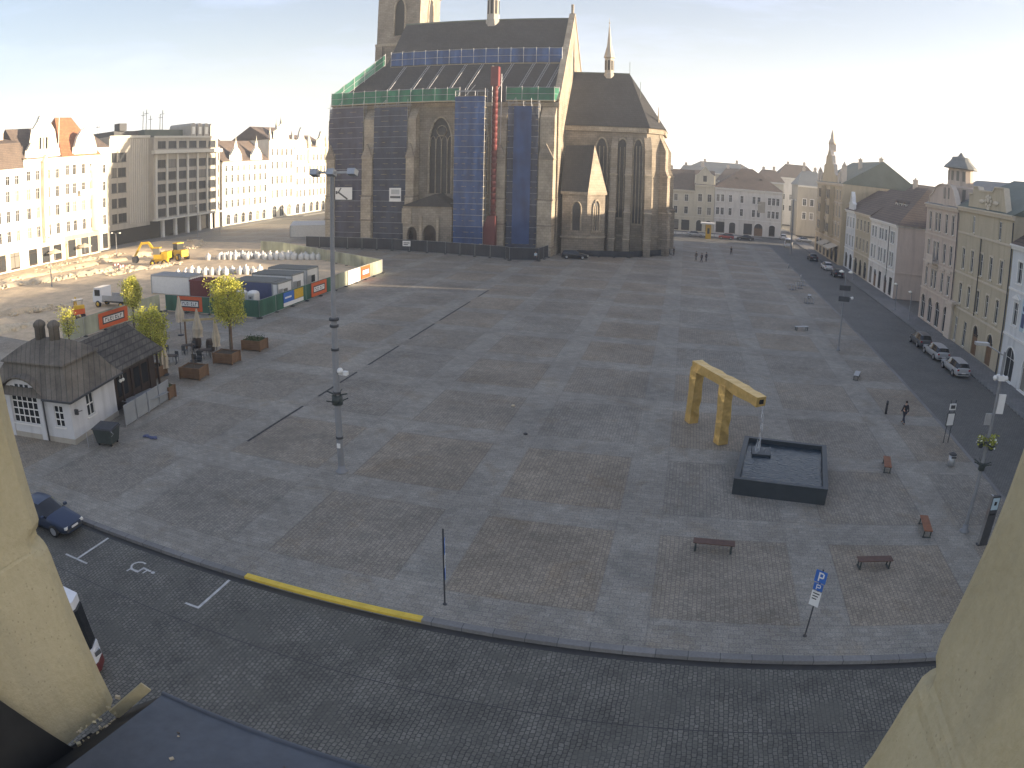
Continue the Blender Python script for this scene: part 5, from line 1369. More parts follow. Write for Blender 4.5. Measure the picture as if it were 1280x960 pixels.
# tall pole at the right with flower baskets and signs
x, y = 16.8, 31.5
t = thing('lamp_post', 'tall dark lamp pole with flower baskets and sign panels by the right window jamb', 'lamp post', (x, y, 0))
q = MB(); pole_base(q, x, y, .3); q.tube([(x, y, 0), (x, y, 5), (x, y, 9.6)], [.13, .1, .07], 12); q.build('pole', M['pole'], t)
q = MB()
for k in range(8):
    a = k * PI / 4
    q.ext([(x + .12 * math.cos(a - .3), y + .12 * math.sin(a - .3), 3.75), (x + .55 * math.cos(a), y + .55 * math.sin(a), 3.9), (x + .12 * math.cos(a + .3), y + .12 * math.sin(a + .3), 3.75)], (0, 0, .06))
q.lathe([(.2, 0), (.2, .4)], (x, y, 3.5), 10); q.build('flower_bracket', M['darkmetal'], t)
rr = random.Random(11)
for dx, dy in ((-.45, -.1), (.4, .1), (.05, -.45)):
    q = MB(); q.lathe([(.12, 0), (.26, .28), (.28, .3)], (x + dx, y + dy, 4.75), 10, 0)
    for k in range(130):
        a, r = rr.uniform(0, 6.28), rr.uniform(0, .28); p = Vector((x + dx + r * math.cos(a), y + dy + r * math.sin(a), 5.05 + rr.uniform(-.15, .3)))
        d1 = Vector((rr.gauss(0, 1), rr.gauss(0, 1), rr.gauss(0, 1))).normalized() * .07; d2 = Vector((rr.gauss(0, 1), rr.gauss(0, 1), rr.gauss(0, 1))).normalized() * .07
        q.add([p - d1, p + d2, p + d1, p - d2], [(0, 1, 2, 3)], 1 if k % 7 else 2)
    q.build('flower_basket', [M['darkmetal'], M['leafB'], M['lamp']], t)
q = MB(); q.box(x + .1, x + .55, y - .04, y + .02, 6.5, 7.5); q.build('sign_panel', M['white'], t)
q = MB(); q.box(x - .5, x - .1, y - .04, y + .02, 5.9, 6.5); q.build('sign_panel', M['steel'], t)
q = MB(); q.box(x - .2, x + .2, y - .2, y + .2, 8.2, 8.45); q.ball((x + .35, y, 8.3), .14, 8); q.ball((x - .35, y, 8.3), .14, 8); q.build('camera', M['white'], t)
q = MB(); q.tube([(x, y, 9.4), (x - 1.2, y, 9.9)], .04, 6); q.obox((x - 1.5, y, 9.92), (.8, .3, .14)); q.build('lamp_head', M['steel'], t)
# information pillar
t = thing('information_pillar', 'slim grey information pillar with a screen, beside the tall pole at the right', 'pillar', (17.4, 30.0, 0), R(8))
q = MB(); q.box(-.3, .3, -.09, .09, 0, 2.75); q.box(-.36, .36, -.14, .14, 0, .06); q.build('body', M['darkgrey'], t, False)
q = MB(); q.box(-.31, -.27, -.12, .1, .06, 2.8); q.build('edge_trim', M['chrome'], t, False)
q = MB(); q.box(-.2, .26, -.1, -.085, 2.0, 2.65); q.build('screen', M['lightcloth'], t, False); q = MB(); q.box(-.05, .12, -.104, -.1, 2.25, 2.45); q.box(-.16, .2, -.1, -.092, 1.7, 1.8); q.build('print', M['black'], t, False)
# bin
t = thing('litter_bin', 'round grey litter bin by the east kerb', 'bin', (19.1, 40.6, 0)); q = MB(); q.lathe([(.2, 0), (.25, .05), (.27, .75)], (0, 0, 0), 14); q.build('body', M['steel'], t, False)
q = MB(); q.lathe([(.29, .76), (.29, .82), (.1, .92)], (0, 0, 0), 14); q.box(-.18, .18, -.3, -.27, .6, .72); q.build('lid', M['darkgrey'], t, False)
# sign on two legs at the east kerb
t = thing('kerb_sign', 'two legged kerb sign with white panels near the walking person', 'sign', (20.2, 44.8, 0), R(12))
for s in (-.22, .22):
    q = MB(); q.tube([(s, 0, 0), (s, 0, 3.1)], .035, 6); q.build('post', M['darkgrey'], t, False)
q = MB(); q.box(-.3, .3, -.05, .0, 1.3, 2.15, 0); q.box(-.36, .36, -.045, .005, 1.25, 2.2, 1); q.build('panel', [M['white'], M['darkgrey']], t, False)
q = MB(); q.box(-.28, .28, -.06, .01, 2.4, 2.85, 0); q.box(-.2, .2, -.065, -.06, 2.5, 2.75, 1); q.build('panel', [M['white'], M['darkgrey']], t, False)


def sign_post(label, x, y, h, rz, blue, white, letter=True):
    t = thing('sign_post', label, 'road sign', (x, y, 0), rz)
    q = MB(); q.tube([(0, 0, 0), (0, 0, h)], .035, 8); q.lathe([(.09, 0), (.09, .03)], (0, 0, 0), 8); q.build('post', M['darkgrey'], t, False)
    for (w_, z0, z1) in blue:
        q = MB(); q.box(-w_ / 2, w_ / 2, -.06, -.04, z0, z1, 0)
        if letter:
            g, m_ = (z1 - z0) * .12, (z0 + z1) / 2
            xa = -w_ * .2; q.box(xa, xa + g, -.064, -.06, z0 + g, z1 - g, 1); q.box(xa + g, -xa, -.064, -.06, z1 - 2 * g, z1 - g, 1); q.box(xa + g, -xa, -.064, -.06, m_ - g, m_, 1); q.box(-xa - g * .2, -xa + g * .8, -.064, -.06, m_ - g * .5, z1 - g * 1.5, 1)
        q.build('blue_plate', [M['blue'], M['white']], t, False)
    for (w_, z0, z1) in white:
        q = MB(); q.box(-w_ / 2, w_ / 2, -.06, -.04, z0, z1, 0)
        for k in range(3):
            q.box(-w_ * .35, w_ * (.35 - .1 * k), -.063, -.06, z1 - .12 - k * .12, z1 - .07 - k * .12, 1)
        q.build('white_plate', [M['white'], M['darkgrey']], t, False)
    return t


sign_post('thin parking sign seen nearly edge on, in the foreground left of centre', -7.7, 22.1, 3.5, R(107), [(.5, 2.5, 3.0), (.5, 1.35, 1.75)], [(.5, 1.9, 2.3)])
sign_post('parking sign with blue and white plates in the right foreground', 6.4, 22.4, 3.1, R(-38), [(.5, 2.55, 3.05), (.42, 2.2, 2.5)], [(.42, 1.5, 2.15)])
# small things in the east part: bollards, stands
for i, (x, y, h, m_, lb) in enumerate([(20.4, 133, .9, 'steel', 'beside the far bench'), (20.6, 119, .9, 'steel', 'half way up the far east kerb'), (16.9, 50.6, 1.05, 'darkgrey', 'standing beside the walking person')]):
    t = thing('bollard', 'short thin bollard %s' % lb, 'bollard', (x, y, 0)); q = MB(); q.lathe([(.1, 0), (.1, h - .08), (.06, h)], (0, 0, 0), 10); q.build('body', M[m_], t, False)
    q = MB(); q.lathe([(.105, h * .7), (.105, h * .8)], (0, 0, 0), 10); q.build('band', M['white' if i < 2 else 'black'], t, False)
for i, (x, y) in enumerate(((17.2, 107), (18.4, 109), (19.4, 112), (17.9, 96))):
    t = thing('bicycle_rack', 'low metal hoop rack in the far east part of the square, %s' % ('nearest the cathedral', 'second from the cathedral', 'third from the cathedral', 'nearest the lamp post')[i], 'bicycle rack', (x, y, 0), .4, 'hoop racks in the square')
    for k in range(3):
        q = MB(); q.tube([(k * .5, 0, 0), (k * .5, 0, .7), (k * .5, .5, .85), (k * .5, .9, .7), (k * .5, .9, 0)], .035, 6); q.build('hoop', M['steel'], t, False)
    q = MB(); q.box(-.1, 1.1, -.06, .96, 0, .03); q.build('base', M['darkgrey'], t, False)
for i, (x, y, lb) in enumerate(((-10.8, 46.1, 'smaller, farther'), (-8.8, 41.1, 'larger, nearer'))):
    q = MB(); q.ball((x, y, .05), (.16, .12, .09), 8); tag(q.build('loose_stone', M['rubble' if i == 0 else 'darkgrey']), 'loose stone lying in the middle of the square, %s of the two' % lb, 'stone')

# ------------------------------------------------------------------ cars
def car(label, loc, rz, paint, kind='sedan', group=None):
    t = thing('parked_car', label, 'car', loc, rz, group)
    Lh = {'sedan': 2.25, 'wagon': 2.3, 'hatch': 2.0, 'van': 2.5}[kind]; W = .86 if kind != 'van' else .95
    zb = .92 if kind != 'van' else 1.1; zr = {'sedan': 1.43, 'wagon': 1.47, 'hatch': 1.5, 'van': 2.2}[kind]
    # stations from nose to tail: x, half width, shoulder z, top z, top half width
    if kind == 'sedan':
        st = [(Lh, .62, .55, .6, .55), (Lh - .12, .78, .66, .72, .7), (1.0, W, .86, .93, .72), (.95, W, .88, .95, .7), (.25, W, zb, zr - .03, .58), (-.35, W, zb, zr, .57), (-.95, W, zb, zr - .06, .57), (-1.6, W, zb + .02, 1.02, .66), (-Lh + .12, W * .95, .9, .98, .66), (-Lh, .74, .82, .86, .6)]
    elif kind == 'van':
        st = [(Lh, .8, .7, .8, .7), (Lh - .15, .9, .95, 1.05, .8), (1.75, W, 1.1, 1.2, .8), (1.7, W, 1.12, 1.22, .8), (1.0, W, zb, zr - .06, .78), (0, W, zb, zr, .8), (-1, W, zb, zr, .8), (-2.2, W, zb, zr - .03, .78), (-Lh + .05, W, zb, zr - .2, .76), (-Lh, .9, 1.0, 1.1, .8)]
    else:
        tl = -Lh + (.25 if kind == 'wagon' else .35)
        st = [(Lh, .62, .58, .62, .55), (Lh - .12, .78, .7, .76, .7), (1.02, W, .88, .95, .72), (.97, W, .9, .97, .7), (.3, W, zb, zr - .03, .6), (-.35, W, zb, zr, .6), (-1.1, W, zb, zr - .02, .6), (tl, W, zb, zr - .1, .58), (-Lh + .06, W * .96, zb - .02, 1.0, .66), (-Lh, .76, .8, .86, .62)]
    B_ = MB(); G_ = MB(); vs = []
    for x, hw, zs, zt, tw in st:
        half = [(hw * .9, .26), (hw, .42), (hw, zs - .12), (hw * .97, zs), (tw, zt), (tw * .6, zt + .025), (0, zt + .035)]
        vs += [(x, -y, z) for y, z in half] + [(x, y, z) for y, z in reversed(half[:-1])]
    n = 13
    paintf, glassf = [], []
    for i in range(len(st) - 1):
        for k in range(n - 1):
            f = (i * n + k, i * n + k + 1, (i + 1) * n + k + 1, (i + 1) * n + k)
            side = k in (3, 8); topf = k in (4, 5, 6, 7)
            cab = st[i][3] - st[i][2] > .3 and st[i + 1][3] - st[i + 1][2] > .3
            slope = abs(st[i][3] - st[i + 1][3]) > .28
            tri = max(st[i][3] - st[i][2], st[i + 1][3] - st[i + 1][2]) > .3 and not cab
            ((glassf if (side and (cab or tri) and not (kind == 'van' and i > 4)) or (topf and slope) else paintf)).append(f)
        paintf.append((i * n + 0, (i + 1) * n + 0, (i + 1) * n + n - 1, i * n + n - 1))
    B_.add(vs, paintf, 0, True); B_.add(vs, [tuple(range(n)), tuple(reversed(range((len(st) - 1) * n, len(st) * n)))], 0)
    G_.add(vs, glassf, 0, True)
    body = B_.build('body', M[paint], t, False); G_.build('window', M['blackglass'], t, False)
    for sx_, xx in ((1, Lh * .62), (1, -Lh * .6)):
        for s in (-1, 1):
            q = MB(); y0 = s * (W - .04); T0 = Matrix.Translation((xx, y0, .32)) @ Matrix.Rotation(PI / 2, 4, 'X')
            q.T = T0; q.lathe([(.2, -.1), (.31, -.1), (.325, -.07), (.325, .07), (.31, .1), (.2, .1)], (0, 0, 0), 18, 0)
            w_ = q.build('wheel', M['black'], t, False)
            q = MB(); q.T = T0; q.lathe([(.21, -.108), (.21, .108)], (0, 0, 0), 14, 0, False); q.build('rim', M['steel'], w_, False)
    for s in (-1, 1):
        q = MB(); q.obox((Lh - .06, s * .58, st[0][2] + .03), (.14, .3, .12), s * -.35); q.build('headlight', M['lamp'], t, False)
        q = MB(); q.obox((-Lh + .03, s * .66, st[-1][2] + .0), (.1, .22, .16)); q.build('tail_light', M['taillight'], t, False)
        q = MB(); q.obox((st[3][0] - .15, s * (W + .09), zb + .05), (.14, .18, .13)); q.build('mirror', M[paint], t, False)
    for sg in (1, -1):
        q = MB(); q.obox((sg * (Lh - .01), 0, .42), (.1, 1.3, .12)); q.build('bumper', M['darkgrey'], t, False)
        q = MB(); q.obox((sg * (Lh + .04), 0, .52), (.02, .5, .1)); q.build('number_plate', M['white'], t, False)
    return t


for nm, c in (('cardark', (.035, .05, .085)), ('carsilver', (.4, .41, .42)), ('cargrey', (.12, .125, .13)), ('carwhite', (.62, .62, .62)), ('carblack', (.014, .015, .017)), ('carred', (.28, .03, .025))):
    M[nm] = plain(nm[3:] + '_car_paint', c, .28, .06, 1, metal=.3 if nm in ('carsilver', 'cardark', 'cargrey') else 0, spec=.5)
car('dark blue saloon parked at the south kerb beside the left window jamb', (-28.4, 19.6, -.17), R(4), 'cardark', 'sedan')
t = thing('bus', 'white and red bus with a big dark windscreen, mostly hidden behind the left window jamb', 'bus', (-17.55, 11.6, -.17))
q = MB()
for (xa, xb, za, zb_) in ((-28.95, -17.55, .35, 1.0), (-28.95, -17.85, 2.62, 2.95)):
    q.ext([(xa, 10.4, za), (xb - .25, 10.4, za), (xb, 10.9, za), (xb + .04, 11.6, za), (xb, 12.4, za), (xb - .25, 12.9, za), (xa, 12.9, za)], (0, 0, zb_ - za))
q.box(-28.95, -19.35, 10.42, 12.88, 1.0, 2.62); q.build('body', M['carwhite'], t)
q = MB(); q.ext([(-19.35, 10.43, 1.0), (-17.85, 10.43, 1.0), (-17.59, 10.92, 1.0), (-17.55, 11.6, 1.0), (-17.59, 12.38, 1.0), (-17.85, 12.87, 1.0), (-19.35, 12.87, 1.0)], (-.14, 0, 1.62)); q.build('windscreen', M['blackglass'], t)
q = MB()
for k in range(6):
    q.box(-27.95 + k * 1.4, -26.75 + k * 1.4, 12.88, 12.9, 1.2, 2.4)
q.build('window', M['blackglass'], t)
for y in (10.8, 12.5):
    q = MB(); q.obox((-17.57, y, .75), (.16, .34, .2)); q.build('headlight', M['chrome'], t)
q = MB(); q.ext([(-17.80, 10.4, .0), (-17.50, 10.9, .0), (-17.45, 11.6, .0), (-17.50, 12.4, .0), (-17.80, 12.92, .0), (-18.55, 12.92, 0), (-18.55, 10.4, 0)], (0, 0, .34)); q.build('bumper', M['red'], t)
for x in (-19.95, -26.75):
    for y in (10.55, 12.75):
        q = MB(); q.T = Matrix.Translation((x, y, .3)) @ Matrix.Rotation(PI / 2, 4, 'X'); q.lathe([(.3, -.16), (.44, -.16), (.44, .16), (.3, .16)], (0, 0, 0), 16); q.build('wheel', M['black'], t)
car('grey hatchback parked on the east side, farthest of the near three', (28.4, 76.0, -.09), R(92), 'cargrey', 'hatch', 'cars parked on the east side')
car('bright silver estate car parked on the east side, middle of the near three', (28.6, 70.9, -.09), R(93), 'carsilver', 'wagon', 'cars parked on the east side')
car('pale grey estate car parked on the east side, nearest of the three', (28.7, 64.9, -.09), R(92), 'carsilver', 'wagon', 'cars parked on the east side')
car('black car parked beneath the awnings of the neo renaissance house', (28.4, 151, -.09), R(92), 'carblack', 'sedan', 'cars parked on the east side')
car('dark car standing before the ochre house', (29, 128, -.09), R(92), 'carblack', 'hatch', 'cars parked on the east side')
car('white car standing before the narrow house', (28.8, 137, -.09), R(92), 'carwhite', 'hatch', 'cars parked on the east side')
car('white van driving at the north east corner of the square', (26.6, 176, -.09), R(80), 'carwhite', 'van')
car('white car waiting beyond the white van', (28, 196, -.09), R(85), 'carwhite', 'hatch')
car('silver car at the mouth of the north street', (33.5, 193, -.09), R(20), 'carsilver', 'sedan')
car('silver car parked before the beige house, left of the yellow kiosk', (3.2, 184.4, -.08), R(2), 'carsilver', 'sedan', 'cars parked on the north side')
car('dark red car parked right of the yellow kiosk', (11.2, 183.6, -.08), R(175), 'carred', 'hatch', 'cars parked on the north side')
car('black car parked right of the dark red car on the north side', (16.2, 184.2, -.08), R(178), 'carblack', 'sedan', 'cars parked on the north side')
car('dark car parked in the shade beside the cathedral chapel', (-18.9, 125.6, 0), R(5), 'carblack', 'wagon')
# pale kerb barrier along the north side and the little yellow kiosk
q = MB()
for k in range(14):
    q.box(-7 + k * 1.7, -5.4 + k * 1.7, 187.5, 187.8, 0, .55)
tag(q.build('barrier', M['white']), 'long low white barrier at the foot of the north houses', 'barrier')
t = thing('yellow_kiosk', 'small yellow kiosk under a flat white roof before the north houses', 'kiosk', (6.4, 181, -.08))
q = MB(); q.box(5.7, 7.1, 180.4, 181.6, -.08, 3.6); q.build('body', M['machine'], t); q = MB(); q.box(4.4, 7.9, 179.4, 182.4, 3.6, 3.95); q.build('roof', M['white'], t); q = MB(); q.box(6.1, 6.7, 180.36, 180.41, 1.2, 2.6); q.build('window', M['glass'], t)
# ------------------------------------------------------------------ people
def skinned(name, verts, edges, radii, root, mat, parent, sub=1):
    me = bpy.data.meshes.new(name); me.from_pydata(verts, edges, [])
    o = bpy.data.objects.new(name, me); COL.objects.link(o)
    md = o.modifiers.new('skin', 'SKIN'); md.use_smooth_shade = True
    for i, r in enumerate(radii):
        sv = me.skin_vertices[0].data[i]; sv.radius = (r, r) if not isinstance(r, tuple) else r; sv.use_root = (i == root)
    o.modifiers.new('sub', 'SUBSURF').levels = sub; o.modifiers['sub'].render_levels = sub
    dg = bpy.context.evaluated_depsgraph_get(); ev = o.evaluated_get(dg)
    m2 = bpy.data.meshes.new_from_object(ev); m2.materials.clear(); m2.materials.append(mat); m2.name = name
    bpy.data.objects.remove(o)
    return link(name, m2, parent)


def person(label, loc, rz, stride, jacket='cloth', trousers='cloth2', group=None):
    t = thing('person', label, 'person', loc, rz, group)
    s = stride
    V = [(0, 0, .95), (0, 0, 1.15), (0, 0, 1.38), (0, 0, 1.47), (0, .01, 1.53), (0, .02, 1.62), (0, .015, 1.7)]
    E = [(0, 1), (1, 2), (2, 3), (3, 4), (4, 5), (5, 6)]
    r = [(.15, .11), (.14, .1), (.165, .1), (.06, .06), (.055, .06), (.078, .095), (.06, .075)]

    def chain(start, pts, rad):
        pr = start
        for p, q_ in zip(pts, rad):
            V.append(p); r.append(q_); E.append((pr, len(V) - 1)); pr = len(V) - 1
        return pr
    legs = []; arms = []
    for sg in (-1, 1):
        st = sg * s
        pl = [(sg * .095, 0, .88), (sg * .1, st * .35 + .03, .5), (sg * .1, st * .8 - .02, .09), (sg * .105, st * .8 + .13, .035)]
        chain(0, pl, [.088, .058, .042, .035]); legs.append(pl)
        pa = [(sg * .19, 0, 1.38), (sg * .235, -st * .25 - .02, 1.12), (sg * .24, -st * .55 + .06, .88)]
        k = chain(2, pa, [.058, .042, .03]); arms.append(pa)
        w_ = Vector(pa[-1]); k = chain(k, [tuple(w_ + Vector((0, .015, -.07)))], [(.018, .036)])
        for f in range(4):
            fy = -.028 + f * .019; ln = (.07, .082, .08, .062)[f]
            chain(k, [tuple(w_ + Vector((-sg * .004, .015 + fy, -.105))), tuple(w_ + Vector((-sg * .016, .02 + fy, -.105 - ln * .6))), tuple(w_ + Vector((-sg * .034, .026 + fy, -.105 - ln)))], [.009, .0085, .007])
        chain(k, [tuple(w_ + Vector((-sg * .012, .06, -.075))), tuple(w_ + Vector((-sg * .02, .075, -.115)))], [.01, .008])
    skinned('body', V, E, r, 0, M['skin'], t)
    # clothing follows the body
    jv = [(0, 0, .86), (0, 0, 1.15), (0, 0, 1.38), (0, 0, 1.455)]; je = [(0, 1), (1, 2), (2, 3)]; jr = [(.185, .14), (.165, .125), (.185, .12), (.075, .075)]
    for pa in arms:
        b0 = len(jv); jv += [pa[0], pa[1], tuple(Vector(pa[1]).lerp(Vector(pa[2]), .9))]; je += [(2, b0), (b0, b0 + 1), (b0 + 1, b0 + 2)]; jr += [.075, .06, .045]
    skinned('jacket', jv, je, jr, 0, M[jacket], t)
    tv = [(0, 0, .93)]; te = []; tr = [(.16, .125)]
    for pl in legs:
        b0 = len(tv); tv += [pl[0], pl[1], tuple(Vector(pl[1]).lerp(Vector(pl[2]), .95))]; te += [(0, b0), (b0, b0 + 1), (b0 + 1, b0 + 2)]; tr += [.1, .072, .06]
    skinned('trousers', tv, te, tr, 0, M[trousers], t)
    q = MB()
    for pl in legs:
        q.ball((pl[3][0], pl[3][1] - .04, .045), (.045, .13, .045), 8)
    q.build('shoes', M['black'], t, False)
    q = MB(); q.ball((0, -.005, 1.665), (.092, .105, .1), 10); q.build('hair', M['hair'], t, False)
    q = MB(); q.ext([(-.012, .105, 1.6), (.012, .105, 1.6), (0, .095, 1.645)], (0, .028, 0)); q.build('nose', M['skin'], t, False)
    q = MB()
    for sg in (-1, 1):
        q.ball((sg * .032, .098, 1.64), .011, 6)
    q.box(-.022, .022, .1, .108, 1.565, 1.573); q.build('face', M['hair'], t, False)
    return t


person('person in dark clothes walking near the two legged kerb sign at the right', (17.8, 48.5, 0), R(20), .32)
person('person in dark clothes, leftmost of three walking right of the choir', (2.7, 133.8, 0), R(60), .25, group='three people walking together')
person('person in black, middle of three walking right of the choir', (3.7, 131.9, 0), R(70), .3, 'cloth', 'cloth', 'three people walking together')
person('person in a long dark coat, rightmost of three walking right of the choir', (4.6, 133.6, 0), R(65), .2, 'cloth2', 'cloth', 'three people walking together')
person('lone person in dark clothes walking farther right before the north houses', (10.2, 147.2, 0), R(-40), .3)
person('person in a pale jacket standing before the fence near the cathedral corner', (-24.6, 119.0, 0), R(170), .05, 'lightcloth')
person('person in black standing by the end of the choir railing', (-1.6, 139.2, 0), R(120), .05, 'cloth', 'cloth')

# ------------------------------------------------------------------ trees in planters
def tree(label, x, y, h, rx, rz_, zc, seed, z0=.0, leaf=('leafA', 'leafB'), n=2600, nm='tree', group='young trees in the pub garden'):
    t = thing(nm, label, 'tree', (x, y, z0), 0, group); rr = random.Random(seed)
    b = MB(); b.tube([(x, y, z0), (x + .03, y, z0 + (zc - z0) * .5), (x, y + .03, zc), (x, y, h - .5)], [.1, .08, .06, .015], 8)
    tips = []
    for k in range(16):
        z = zc - rz_ * .75 + rz_ * 1.5 * k / 16; a = k * 2.4 + rr.uniform(-.4, .4); L_ = rx * math.sqrt(max(.1, 1 - ((z - zc + .2) / (rz_ * 1.25)) ** 2)) * rr.uniform(.75, 1.08)
        e = Vector((x + L_ * math.cos(a), y + L_ * math.sin(a), z + L_ * .55)); m_ = Vector((x, y, z)).lerp(e, .5) + Vector((0, 0, .08))
        b.tube([(x, y, z), m_, e], [.035, .022, .008], 5); tips += [e, m_, Vector((x, y, z)).lerp(e, .78)]
        for j in range(3):
            q_ = m_.lerp(e, rr.uniform(0, .9)); e2 = q_ + Vector((rr.gauss(0, .25), rr.gauss(0, .25), rr.uniform(.05, .4))); b.tube([q_, e2], [.012, .004], 4); tips.append(e2)
    tips.append(Vector((x, y, h - .3))); tips.append(Vector((x, y, h - .7)))
    b.build('trunk', M['bark'], t)
    c = MB()
    for i in range(n):
        if i % 2:
            p = tips[rr.randrange(len(tips))] + Vector((rr.gauss(0, .19), rr.gauss(0, .19), rr.gauss(0, .22)))
        else:
            w_ = Vector((rr.gauss(0, 1), rr.gauss(0, 1), rr.gauss(0, 1))).normalized() * rr.uniform(.35, 1) ** .6
            lump = 1 + .16 * math.sin(w_.x * 5 + seed) * math.cos(w_.z * 6 + seed * 2) + .1 * math.sin(w_.y * 9)
            p = Vector((x + w_.x * rx * lump, y + w_.y * rx * lump, zc + .15 + w_.z * rz_ * lump * (1.0 if w_.z > 0 else .85)))
        u = Vector((rr.gauss(0, 1), rr.gauss(0, 1), rr.gauss(0, 1))).normalized(); v_ = u.orthogonal().normalized(); s = rr.uniform(.055, .1)
        v_ = Matrix.Rotation(rr.uniform(0, 6.28), 3, u) @ v_
        c.add([p - u * s, p + v_ * s * .7, p + u * s * 1.1, p - v_ * s * .7], [(0, 1, 2, 3)], 0 if rr.random() < .62 else 1)
    c.build('crown', [M[leaf[0]], M[leaf[1]]], t)
    return t


def planter(label, x, y, rz, w=1.9, d=1.5, h=.95, shrub=False, seed=1):
    t = thing('planter', label, 'planter', (x, y, 0), rz, 'wooden planters round the pub garden')
    q = MB()
    for k in range(5):
        z = .08 + k * .175
        q.box(-w / 2, w / 2, -d / 2, -d / 2 + .05, z, z + .165); q.box(-w / 2, w / 2, d / 2 - .05, d / 2, z, z + .165); q.box(-w / 2, -w / 2 + .05, -d / 2 + .05, d / 2 - .05, z, z + .165); q.box(w / 2 - .05, w / 2, -d / 2 + .05, d / 2 - .05, z, z + .165)
    for sx_ in (-1, 1):
        for sy_ in (-1, 1):
            q.obox((sx_ * (w / 2 + .01), sy_ * (d / 2 + .01), .48), (.12, .12, .96))
    q.build('box', M['wood'], t, False)
    q = MB(); q.box(-w / 2 + .05, w / 2 - .05, -d / 2 + .05, d / 2 - .05, .1, h - .1); q.build('soil', M['soil'], t, False)
    if shrub:
        rr = random.Random(seed); c = MB()
        for i in range(500):
            p = Vector((rr.uniform(-w / 2 + .1, w / 2 - .1), rr.uniform(-d / 2 + .1, d / 2 - .1), h - .1 + abs(rr.gauss(0, .16)))); u = Vector((rr.gauss(0, 1), rr.gauss(0, 1), rr.gauss(0, 1))).normalized(); v_ = u.orthogonal().normalized()
            c.add([p - u * .06, p + v_ * .045, p + u * .06, p - v_ * .045], [(0, 1, 2, 3)])
        c.build('shrub', M['ivy'], t, False)
    return t


planter('wooden planter with pale gravel and a bare thin stem, nearest the kiosk', -36.6, 43.8, R(8)); planter('wooden planter holding the big round tree', -36.6, 48.6, R(6)); planter('wooden planter with low shrubs at the north corner of the pub garden', -36.7, 53.3, R(4), shrub=True)
planter('wooden planter holding the tree beside the pub hut', -40.0, 42.6, R(8), 1.5, 1.4, .9); planter('small orange brown planter at the end of the glass screens', -35.2, 38.6, R(8), .9, .9, .8, True, 4)
tree('big round yellow green tree in its planter, right of the pub garden', -36.4, 49.0, 7.3, 1.6, 2.35, 4.9, 5, .8, n=6500)
tree('yellow green tree directly behind the pub hut roof', -40.2, 42.6, 5.7, 1.55, 2.2, 3.3, 8, .8, n=6500)
tree('paler yellow green tree farther back near the white truck', -55.0, 55.7, 5.6, 1.15, 1.9, 3.5, 12, 0, n=5000)
tree('sparse small yellow tree behind the kiosk chimneys', -52, 43, 5.2, .8, 1.4, 3.2, 15, 0, n=1100)
q = MB(); q.tube([(-36.4, 43.6, .8), (-36.5, 43.7, 2.0), (-36.45, 43.6, 3.3)], [.05, .04, .02], 6); tag(q.build('bare_sapling', M['bark']), 'thin bare sapling stem in the planter nearest the kiosk', 'sapling')

# ------------------------------------------------------------------ pub garden: parasols, tables
def parasol(label, x, y, h, r, m='canvas'):
    t = thing('parasol', label, 'parasol', (x, y, 0), 0, 'closed parasols of the pub garden')
    q = MB(); q.tube([(x, y, 0), (x, y, h)], .035, 8); q.build('pole', M['darkwood'], t)
    q = MB(); n = 14; pr = [(.03, h + .12), (.1, h - .1), (r * .55, h - .9), (r, h - 1.7), (r * .8, h - 2.25), (r * .95, h - 2.5)]
    vs = []
    for rr_, z in pr:
        for k in range(n):
            a = 2 * PI * k / n; m_ = 1 + (.32 if k % 2 else -.22)
            vs.append((x + rr_ * m_ * math.cos(a), y + rr_ * m_ * math.sin(a), z))
    q.add(vs, [(i * n + k, (i + 1) * n + k, (i + 1) * n + (k + 1) % n, i * n + (k + 1) % n) for i in range(len(pr) - 1) for k in range(n)], 0, False); q.build('canopy', M[m], t)
    q = MB(); q.lathe([(.36, 0), (.36, .08), (.06, .12)], (x, y, 0), 12); q.build('base', M['darkgrey'], t)


parasol('closed cream parasol behind the two garden trees', -47.3, 55.0, 3.9, .4); parasol('closed cream parasol with a reddish top beside the bare sapling', -41.2, 50.4, 3.9, .42); parasol('closed cream parasol beside the trunk of the big round tree', -38.9, 50.2, 3.3, .32); parasol('closed cream parasol beside the tree behind the hut', -39.4, 43.2, 3.1, .34); parasol('closed cream parasol rising behind the crown of the hut tree', -45.5, 48.2, 3.9, .32)
t = thing('timber_beam', 'pale timber beam on two posts across the pub garden', 'beam', (-40.6, 51, 0))
q = MB(); q.bar((-43.2, 50.6, 2.75), (-38.6, 52.6, 2.95), .16, .2); q.build('beam', M['plank'], t)
for p in ((-43.0, 50.7), (-38.8, 52.5)):
    q = MB(); q.box(p[0] - .06, p[0] + .06, p[1] - .06, p[1] + .06, 0, 2.68); q.build('post', M['wood'], t)


def table(label, x, y, a):
    t = thing('garden_table', label, 'table', (x, y, 0), a, 'dark tables of the pub garden')
    q = MB(); q.box(-.6, .6, -.4, .4, .71, .75); q.build('tabletop', M['darkwood'], t, False)
    for sx_ in (-1, 1):
        q = MB(); q.box(sx_ * .5 - .03, sx_ * .5 + .03, -.35, .35, 0, .04); q.box(sx_ * .5 - .03, sx_ * .5 + .03, -.04, .04, .04, .71); q.build('leg', M['darkgrey'], t, False)


